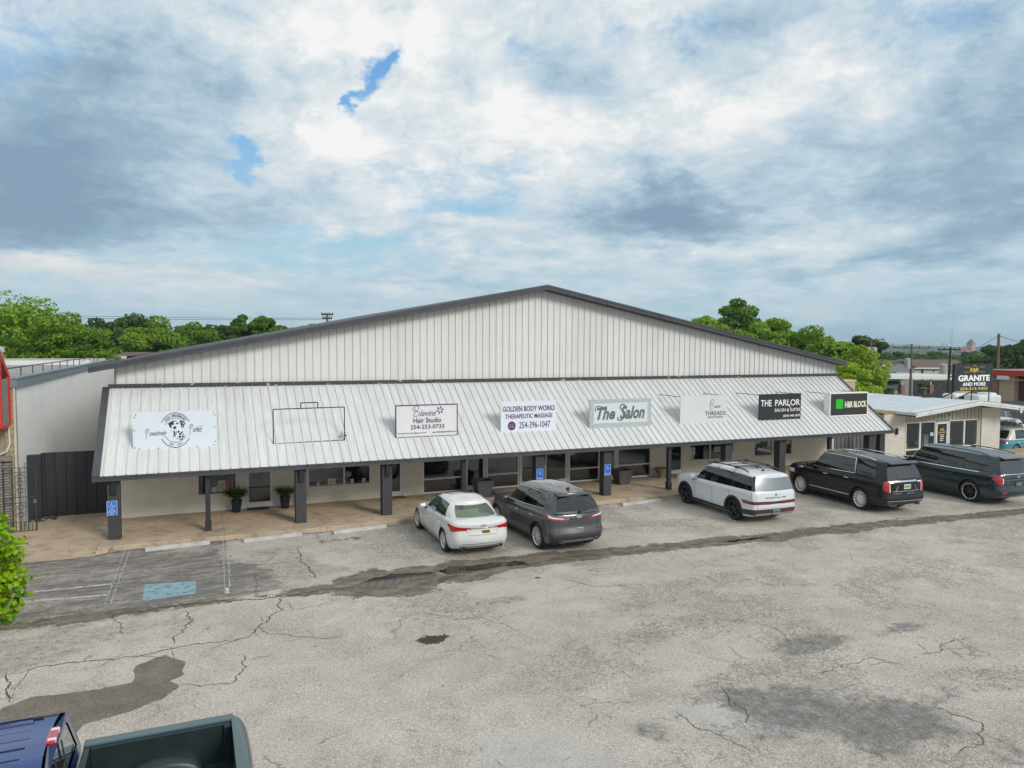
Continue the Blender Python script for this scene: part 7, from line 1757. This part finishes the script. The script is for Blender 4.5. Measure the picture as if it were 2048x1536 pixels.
# lobed leaf: three diamonds
me = leafmesh('leaves', P, N, .058, rs, 3, [.66, .28, .06], .85)
for mm in (leafmat('shrub_lime', (.24, .46, .006), (.44, .62, .010), .45), leafmat('shrub_green', (.07, .21, .005), (.14, .31, .008), .4), leafmat('shrub_rust', (.22, .12, .02), (.32, .26, .05), .3)): me.materials.append(mm)
o = bpy.data.objects.new('leaves', me); COL.objects.link(o); o.parent = sh; o.location = (4.1, 6.0, 0)
m = MB(); rd = random.Random(2)
for c in C[::2]: m.tube([(-4.4+rd.uniform(-.3, .3), -6.1+rd.uniform(-.3, .3), 0), (c[0]*.5-2.2, c[1]*.5-3.05, c[2]*.55), tuple(c)], [.025, .015, .005], 5)
m.build('stems', M_['bark'], sh)
# weeds in the joint
m = MB(); rd = random.Random(9)
for x, y in [(-.2, -7.6), (-.15, -7.9), (.2, -8.3), (-2.9, -9.9), (-2.95, -10.3), (-1.0, -10.6), (1.3, -6.6), (.1, -6.65)]:
    for k in range(16): leafblade(m, (x+rd.gauss(0, .05), y+rd.gauss(0, .12), 0), (rd.gauss(0, 1), rd.gauss(0, 1), 0), rd.uniform(.03, .08), .005, .4)
props(m.build('weeds', M_['palm'][0]), 'small green weeds growing in the pavement cracks', 'weeds', kind='stuff')

# ------------------------------------------------------------------ poles and wires
M_['wood'] = noisy((.16, .11, .075), .2, 2, .9, name='pole_wood'); M_['wooddk'] = noisy((.035, .032, .03), .2, 2, .8, name='dark_pole'); M_['grey'] = noisy((.40, .42, .43), .08, 4, .5, name='transformer_grey')
def pole(label, px, d, ytop, mt, arms=(), tr=(), zb=0, r=.16, lean=0):
    x, y = W(px, d); zt_ = ztop(ytop, d); t = thing('utility_pole', label, 'pole', (x, y, zb)); ux, uy = c_, -s_
    MB().tube([(x, y, zb-.3), (x+lean, y, zt_)], [r, r*.7], 8).build('pole_shaft', mt, t, smooth=60)
    for dz_, L_ in arms: a = MB(); a.tube([(x-ux*L_, y-uy*L_, zt_-dz_), (x+ux*L_, y+uy*L_, zt_-dz_)], .07, 4); [a.lathe([(.05, 0), (.07, .12), (0, .2)], (x+ux*L_*k, y+uy*L_*k, zt_-dz_+.05), 'z', 6) for k in (-.9, -.4, .4, .9)]; a.build('crossarm', mt, t)
    for dz_, off, rr_, hh in tr: MB().lathe([(0, -hh), (rr_, -hh), (rr_, 0), (rr_*.6, .1), (0, .12)], (x+ux*off, y+uy*off, zt_-dz_), 'z', 12).build('transformer', M_['grey'], t, smooth=40)
    return t
pole('utility pole with a dark transformer behind the yellow-green tree', 1741, 90, 673, M_['wood'], [(.2, 1.6), (2.8, .9)], [(1.2, -.35, .3, .9), (1.2, .4, .32, .9)])
pole('brown utility pole with one grey transformer by the gabled house', 1822, 92, 684, M_['wood'], [(.5, 2.4)], [(1.9, -.45, .32, 1.2)])
pole('black utility pole carrying two white transformers', 1897, 88, 690, M_['wooddk'], [(.3, 1.4)], [(2.1, -.62, .42, 1.1), (2.1, .62, .42, 1.1)], lean=.25)
pole('bare wooden pole with guy wires rising over the red-banded building', 1995, 84, 663, M_['wood'], r=.2)
pole('dark crossarm pole top showing over the left roof slope', 655, 78, 628, M_['wooddk'], [(.15, .62), (.55, .5)], [(.7, .3, .14, .4)], r=.11)
pole('grey wooden pole in front of the dark trees on the left', 190, 75, 654, M_['wood'], r=.13)
def wire(label, pts, r=.018, sag=.3):
    m = MB()
    for a, b in zip(pts[:-1], pts[1:]):
        a, b = Vector(a), Vector(b); m.tube([a.lerp(b, k/8)-Vector((0, 0, sag*4*(k/8)*(1-k/8))) for k in range(9)], r, 3, cap=False)
    props(m.build('power_line', M_['black']), label, 'wire')
def wp_(px, d, y): return (*W(px, d), ztop(y, d))
for i, (ya, yb_) in enumerate(((631, 638), (636, 641), (672, 676), (684, 690))): wire(['topmost wire over the left trees', 'second wire over the left trees', 'third wire crossing the left trees', 'lowest wire crossing the left trees'][i], [wp_(-60, 50 if i > 1 else 70, ya), wp_(655 if i < 2 else 430, 78, yb_)], .02, .15)
wire('guy wire falling left from the bare wooden pole', [wp_(1995, 84, 667), wp_(1955, 92, 690)], .03, .05); wire('guy wire falling right from the bare wooden pole', [wp_(1995, 84, 667), wp_(2060, 80, 686)], .03, .05)
wire('wires between the two right-hand utility poles', [wp_(1741, 90, 676), wp_(1822, 92, 688), wp_(1897, 88, 693), wp_(2070, 84, 712)], .02, .5)

# ------------------------------------------------------------------ houses beyond
M_['roofbr'] = noisy((.14, .095, .078), .15, 1.5, .9, name='brown_shingle'); M_['greysid'] = noisy((.25, .28, .29), .05, 2, .7, name='grey_siding_house'); M_['creamsid'] = noisy((.60, .52, .38), .05, 2, .7, name='cream_siding'); M_['win'] = mat('dark_window', (.03, .04, .045), .15)
def house(label, pxl, pxr, d, ye, yr, yb, wall_m, gable=False, wins=(), name='house', depth=8):
    x, y = W(pxl, d); x2, y2 = W(pxr, d); w_ = math.hypot(x2-x, y2-y); ze, zr_, zb = ztop(ye, d), ztop(yr, d), ztop(yb, d); t = thing(name, label, 'house', (x, y, zb), math.atan2(y2-y, x2-x))
    B = lambda m, nm, mt, p=t: m.build(nm, mt, p, world=False); h = ze-zb; hr = zr_-zb; m = MB(); m.box(0, w_, 0, depth, -3, h)
    if gable: m.prism([(0, h), (w_, h), (w_/2, hr-.15)], 1, 0, depth)
    B(m, 'wall', wall_m); m = MB()
    if gable:
        for s2 in (0, 1):
            a, b = (-.4, w_/2) if s2 == 0 else (w_+.4, w_/2); m.add([(a, -.4, h-.1), (b, -.4, hr), (b, depth, hr), (a, depth, h-.1), (a, -.4, h-.3), (b, -.4, hr-.2), (b, depth, hr-.2), (a, depth, h-.3)], [(0, 1, 2, 3), (0, 4, 5, 1), (7, 6, 5, 4)])
    else: m.add([(-.4, -.5, h-.05), (w_+.4, -.5, h-.05), (w_+.4, depth/2, hr), (-.4, depth/2, hr), (-.4, depth+.5, h-.05), (w_+.4, depth+.5, h-.05), (-.4, -.5, h-.25), (w_+.4, -.5, h-.25)], [(0, 1, 2, 3), (3, 2, 5, 4), (0, 3, 4), (1, 5, 2), (0, 6, 7, 1)])
    B(m, 'roof', M_['roofbr'])
    if not gable: m = MB(); m.box(-.4, w_+.4, -.56, -.505, h-.30, h-.03); B(m, 'gutter', M_['white'])
    for (pl, pr, yt, yb2) in wins:
        a = (pl-pxl)/(pxr-pxl)*w_; b = (pr-pxl)/(pxr-pxl)*w_; z1, z0 = ztop(yt, d)-zb, ztop(yb2, d)-zb
        q = B(MB().box(a-.1, b+.1, -.06, -.002, z0-.1, z1+.1), 'window', M_['white']); B(MB().box(a, b, -.075, -.065, z0, z1), 'pane', M_['win'], q)
    return t
dH = 165
house('cream two-storey house wing with a long brown roof', 1829, 1945, dH, 731, 716, 800, M_['creamsid'], wins=[(1842, 1847, 733, 745), (1866, 1869, 733, 740), (1884, 1887, 733, 740), (1905, 1908, 733, 745), (1852, 1856, 761, 766), (1892, 1897, 760, 765), (1920, 1924, 761, 766)], depth=14)
house('grey gabled house with a pale roof edge', 1773, 1829, dH-4, 729, 717, 800, M_['greysid'], True, wins=[(1790, 1813, 742, 752)], depth=16)
house('smaller grey gabled wing left of the grey house', 1762, 1790, dH+14, 727, 719, 800, M_['greysid'], True, depth=12)
house('cream house half hidden by the yellow-green tree', 1738, 1764, dH-25, 726, 716, 800, M_['creamsid'], depth=10)
house('brown-roofed house far left behind the trees', 222, 250, 60, 714, 708, 760, M_['roofbr'], depth=8)
# long shelter roof on brick piers
sh_ = thing('shelter', 'long flat-roofed shelter on brick piers in front of the houses', 'shelter', (*W(1755, 95), 0)); rz_ = math.atan2(W(1905, 97)[1]-W(1755, 95)[1], W(1905, 97)[0]-W(1755, 95)[0]); sh_.rotation_euler.z = rz_
wS = math.hypot(W(1905, 97)[0]-W(1755, 95)[0], W(1905, 97)[1]-W(1755, 95)[1])
B = lambda m, nm, mt, p=sh_: m.build(nm, mt, p, world=False)
B(MB().box(-1.5, wS+.5, 0, 7, 1.95, 2.25), 'roof', M_['fasc']); B(MB().box(-1.5, wS+.5, -.06, -.003, 1.80, 2.22), 'roof_edge', M_['white'])
for px in (1803, 1810, 1868, 1873):
    xx_ = (px-1755)/150*wS; B(MB().box(xx_-.28, xx_+.28, .3+(px % 2)*2, .9+(px % 2)*2, -.2, 1.0), 'brick_pier', M_['redbrick']); B(MB().box(xx_-.06, xx_+.06, .5+(px % 2)*2, .62+(px % 2)*2, 1.0, 1.95), 'post', M_['white'])
for i, px in enumerate((1782, 1848)):
    x, y = W(px, 92); t = thing('round_table', ['left green-topped round table under the shelter', 'right green-topped round table near the brick piers'][i], 'table', (x, y, 0)); MB().lathe([(0, .72), (.6, .72), (.62, .80), (.1, .9), (0, .92)], (x, y, .0), seg=16).build('tabletop', noisy((.02, .12, .08)), t); MB().lathe([(.4, 0), (.38, .7)], (x, y, 0), seg=12).build('base', noisy((.12, .08, .06)), t)
def wallrun(name, label, pa, pb, z0, z1, mt, cat='fence', th=.1):
    (xa, ya), (xb, yb_) = W(*pa), W(*pb); L_ = math.hypot(xb-xa, yb_-ya); o = MB().box(0, L_, 0, th, z0, z1).build(name, mt); o.location = (xa, ya, 0); o.rotation_euler.z = math.atan2(yb_-ya, xb-xa); props(o, label, cat); return o
M_['gfence'] = noisy((.035, .05, .048), .2, 2, .8, name='screened_fence')
wallrun('screened_fence', 'dark green screened fence below the cream house', (1828, 108), (1905, 108), -1.5, 1.1, M_['gfence']); wallrun('screened_fence', 'dark fence beyond the yellow-green tree', (1735, 104), (1790, 104), -1.5, 1.6, M_['gfence'])
wallrun('low_wall', 'long dark low wall behind the granite shop roof', (1700, 62), (1925, 60), -.2, 1.75, noisy((.085, .085, .09), .2, 2, .9), 'wall'); wallrun('low_wall', 'dark low wall in front of the white SUV on the right', (2003, 58), (2100, 57), -.2, 1.75, noisy((.10, .10, .105), .2, 3, .9), 'wall')
wallrun('dumpster', 'blue steel dumpster behind the granite shop roof', (1795, 58), (1842, 58), .2, 1.95, noisy((.02, .09, .22), .2, 2, .6), 'dumpster', 1.6)
# red-banded building
rb = thing('drive_in_building', 'brown building with a bright red roof band at the right edge', 'building', (*W(1984, 66), 0)); rz_ = math.atan2(W(2060, 63)[1]-W(1984, 66)[1], W(2060, 63)[0]-W(1984, 66)[0]); rb.rotation_euler.z = rz_
B = lambda m, nm, mt: m.build(nm, mt, rb, world=False)
B(MB().box(0, 8, -.5, 6, ztop(745, 66), ztop(734, 66)), 'red_band', M_['redtrim']); B(MB().box(0, 8, -.55, -.503, ztop(735, 66), ztop(733, 66)), 'band_cap', M_['fasc'])
B(MB().box(0, 8, 2.0, 6, -.5, ztop(745, 66)), 'brown_wall', noisy((.16, .10, .07), .2, 2)); B(MB().box(.9, 2.2, -.3, .3, -.5, ztop(745, 66)), 'tan_pier', M_['tanbrick'])
B(MB().box(0, .8, -.2, .3, -.5, ztop(745, 66)), 'end_wall', noisy((.25, .15, .09), .2, 2)); B(MB().box(0, 8, -.62, -.56, ztop(753.5, 66), ztop(752, 66)), 'rail', noisy((.45, .33, .12)))
o = MB().box(.95, 2.0, -.75, -.68, ztop(753, 66), ztop(745.5, 66)).build('blank_sign', noisy((.68, .70, .74), .05), None); o.location = rb.location; o.rotation_euler.z = rz_; props(o, 'small blank white sign under the red band', 'sign')
# white trailer boxes behind the roof ridge
for nm, lb_, pl, pr, d, yt, yb_, mt in (('white_trailer', 'long low white trailer with dark side windows behind the granite sign legs', 1912, 1962, 52, 785, 812, M_['white']), ('storage_tank', 'white rounded storage box beside the trailer', 1958, 2006, 50, 786, 812, noisy((.66, .68, .66), .06))):
    (xa, ya), (xb, yb2) = W(pl, d), W(pr, d); L_ = math.hypot(xb-xa, yb2-ya); t = thing(nm, lb_, 'trailer' if 'trailer' in nm else 'tank', (xa, ya, 0), math.atan2(yb2-ya, xb-xa))
    MB().box(0, L_, 0, 1.6, -.2, ztop(yt, d)).build('body', mt, t, bevel=.12, world=False)
    if nm == 'white_trailer':
        for k in range(2): MB().box(.3+k*.8, .95+k*.8, -.02, -.004, ztop(794, d), ztop(788, d)).build('window', M_['win'], t, world=False)
    else: MB().lathe([(0, .05), (.55, .02), (.6, -.1), (.6, -.3)], (1.1, .8, ztop(yt, d)+.1), 'z', 16).build('lid', mt, t, smooth=50, world=False)
t = thing('rooftop_box', 'small cream brick block behind the right end of the canopy', 'chimney', (36.9, 8.4, 2.4))
MB().box(36.4, 37.3, 8.2, 9.2, 2.2, 3.86).build('block', M_['tanbrick'], t); MB().box(36.35, 37.35, 8.15, 9.25, 3.86, 3.94).build('cap', M_['creamsid'], t)
# far landmarks
x, y = W(1901, 900); t = thing('radio_mast', 'tall thin lattice radio mast on the horizon', 'mast', (x, y, -12)); m = MB(); H1 = ztop(654, 900)
for k in range(3): a = 2*PI*k/3; m.tube([(x+1.6*math.cos(a), y+1.6*math.sin(a), -12), (x+1.0*math.cos(a), y+1.0*math.sin(a), H1)], .12, 4)
for k in range(16):
    z = -10+k*(H1+10)/16
    for j in range(3): a, b = 2*PI*j/3, 2*PI*(j+1)/3; m.tube([(x+1.3*math.cos(a), y+1.3*math.sin(a), z), (x+1.3*math.cos(b), y+1.3*math.sin(b), z+(H1+10)/16)], .09, 3)
m.build('lattice', M_['grey'], t)
x, y = W(1940, 1000); t = thing('clock_tower', 'distant courthouse with a slate spire and red roofs', 'tower', (x, y, -12)); k = 1000/F_PX
Zt = lambda yy_: ztop(yy_, 1000)
MB().box(x-5*k, x+5*k, y-4, y+4, -14, Zt(683)).build('tower_shaft', noisy((.45, .30, .24)), t); m = MB(); m.add([(x-5.6*k, y-4.5, Zt(684)), (x+5.6*k, y-4.5, Zt(684)), (x+5.6*k, y+4.5, Zt(684)), (x-5.6*k, y+4.5, Zt(684)), (x, y, Zt(673))], [(0, 1, 4), (1, 2, 4), (2, 3, 4), (3, 0, 4)]); m.build('spire', noisy((.10, .12, .15)), t)
m = MB(); m.box(x-17*k, x+13*k, y-2, y+10, -14, Zt(699)); m.build('wall', noisy((.42, .36, .30)), t)
m = MB(); m.add([(x-19*k, y-4, Zt(700)), (x+15*k, y-4, Zt(700)), (x+8*k, y+4, Zt(690)), (x-8*k, y+4, Zt(690)), (x-19*k, y+12, Zt(700)), (x+15*k, y+12, Zt(700))], [(0, 1, 2, 3), (3, 2, 5, 4), (0, 3, 4), (1, 5, 2)]); m.build('red_roof', noisy((.34, .12, .08)), t)

# ------------------------------------------------------------------ air
hm = bpy.data.materials.new('haze_air'); hm.use_nodes = True; t = NT(hm.node_tree); t.n.clear()
pv = t.new('ShaderNodeVolumePrincipled'); pv.inputs['Color'].default_value = (.70, .84, .95, 1); pv.inputs['Density'].default_value = .00026; pv.inputs['Anisotropy'].default_value = .2
ot = t.new('ShaderNodeOutputMaterial'); t.l.new(pv.outputs[0], ot.inputs['Volume'])
props(MB().box(-3900, 3900, -3900, 3900, -22, 48).build('haze', hm), 'thin blue haze over the far hills', 'haze', kind='stuff')
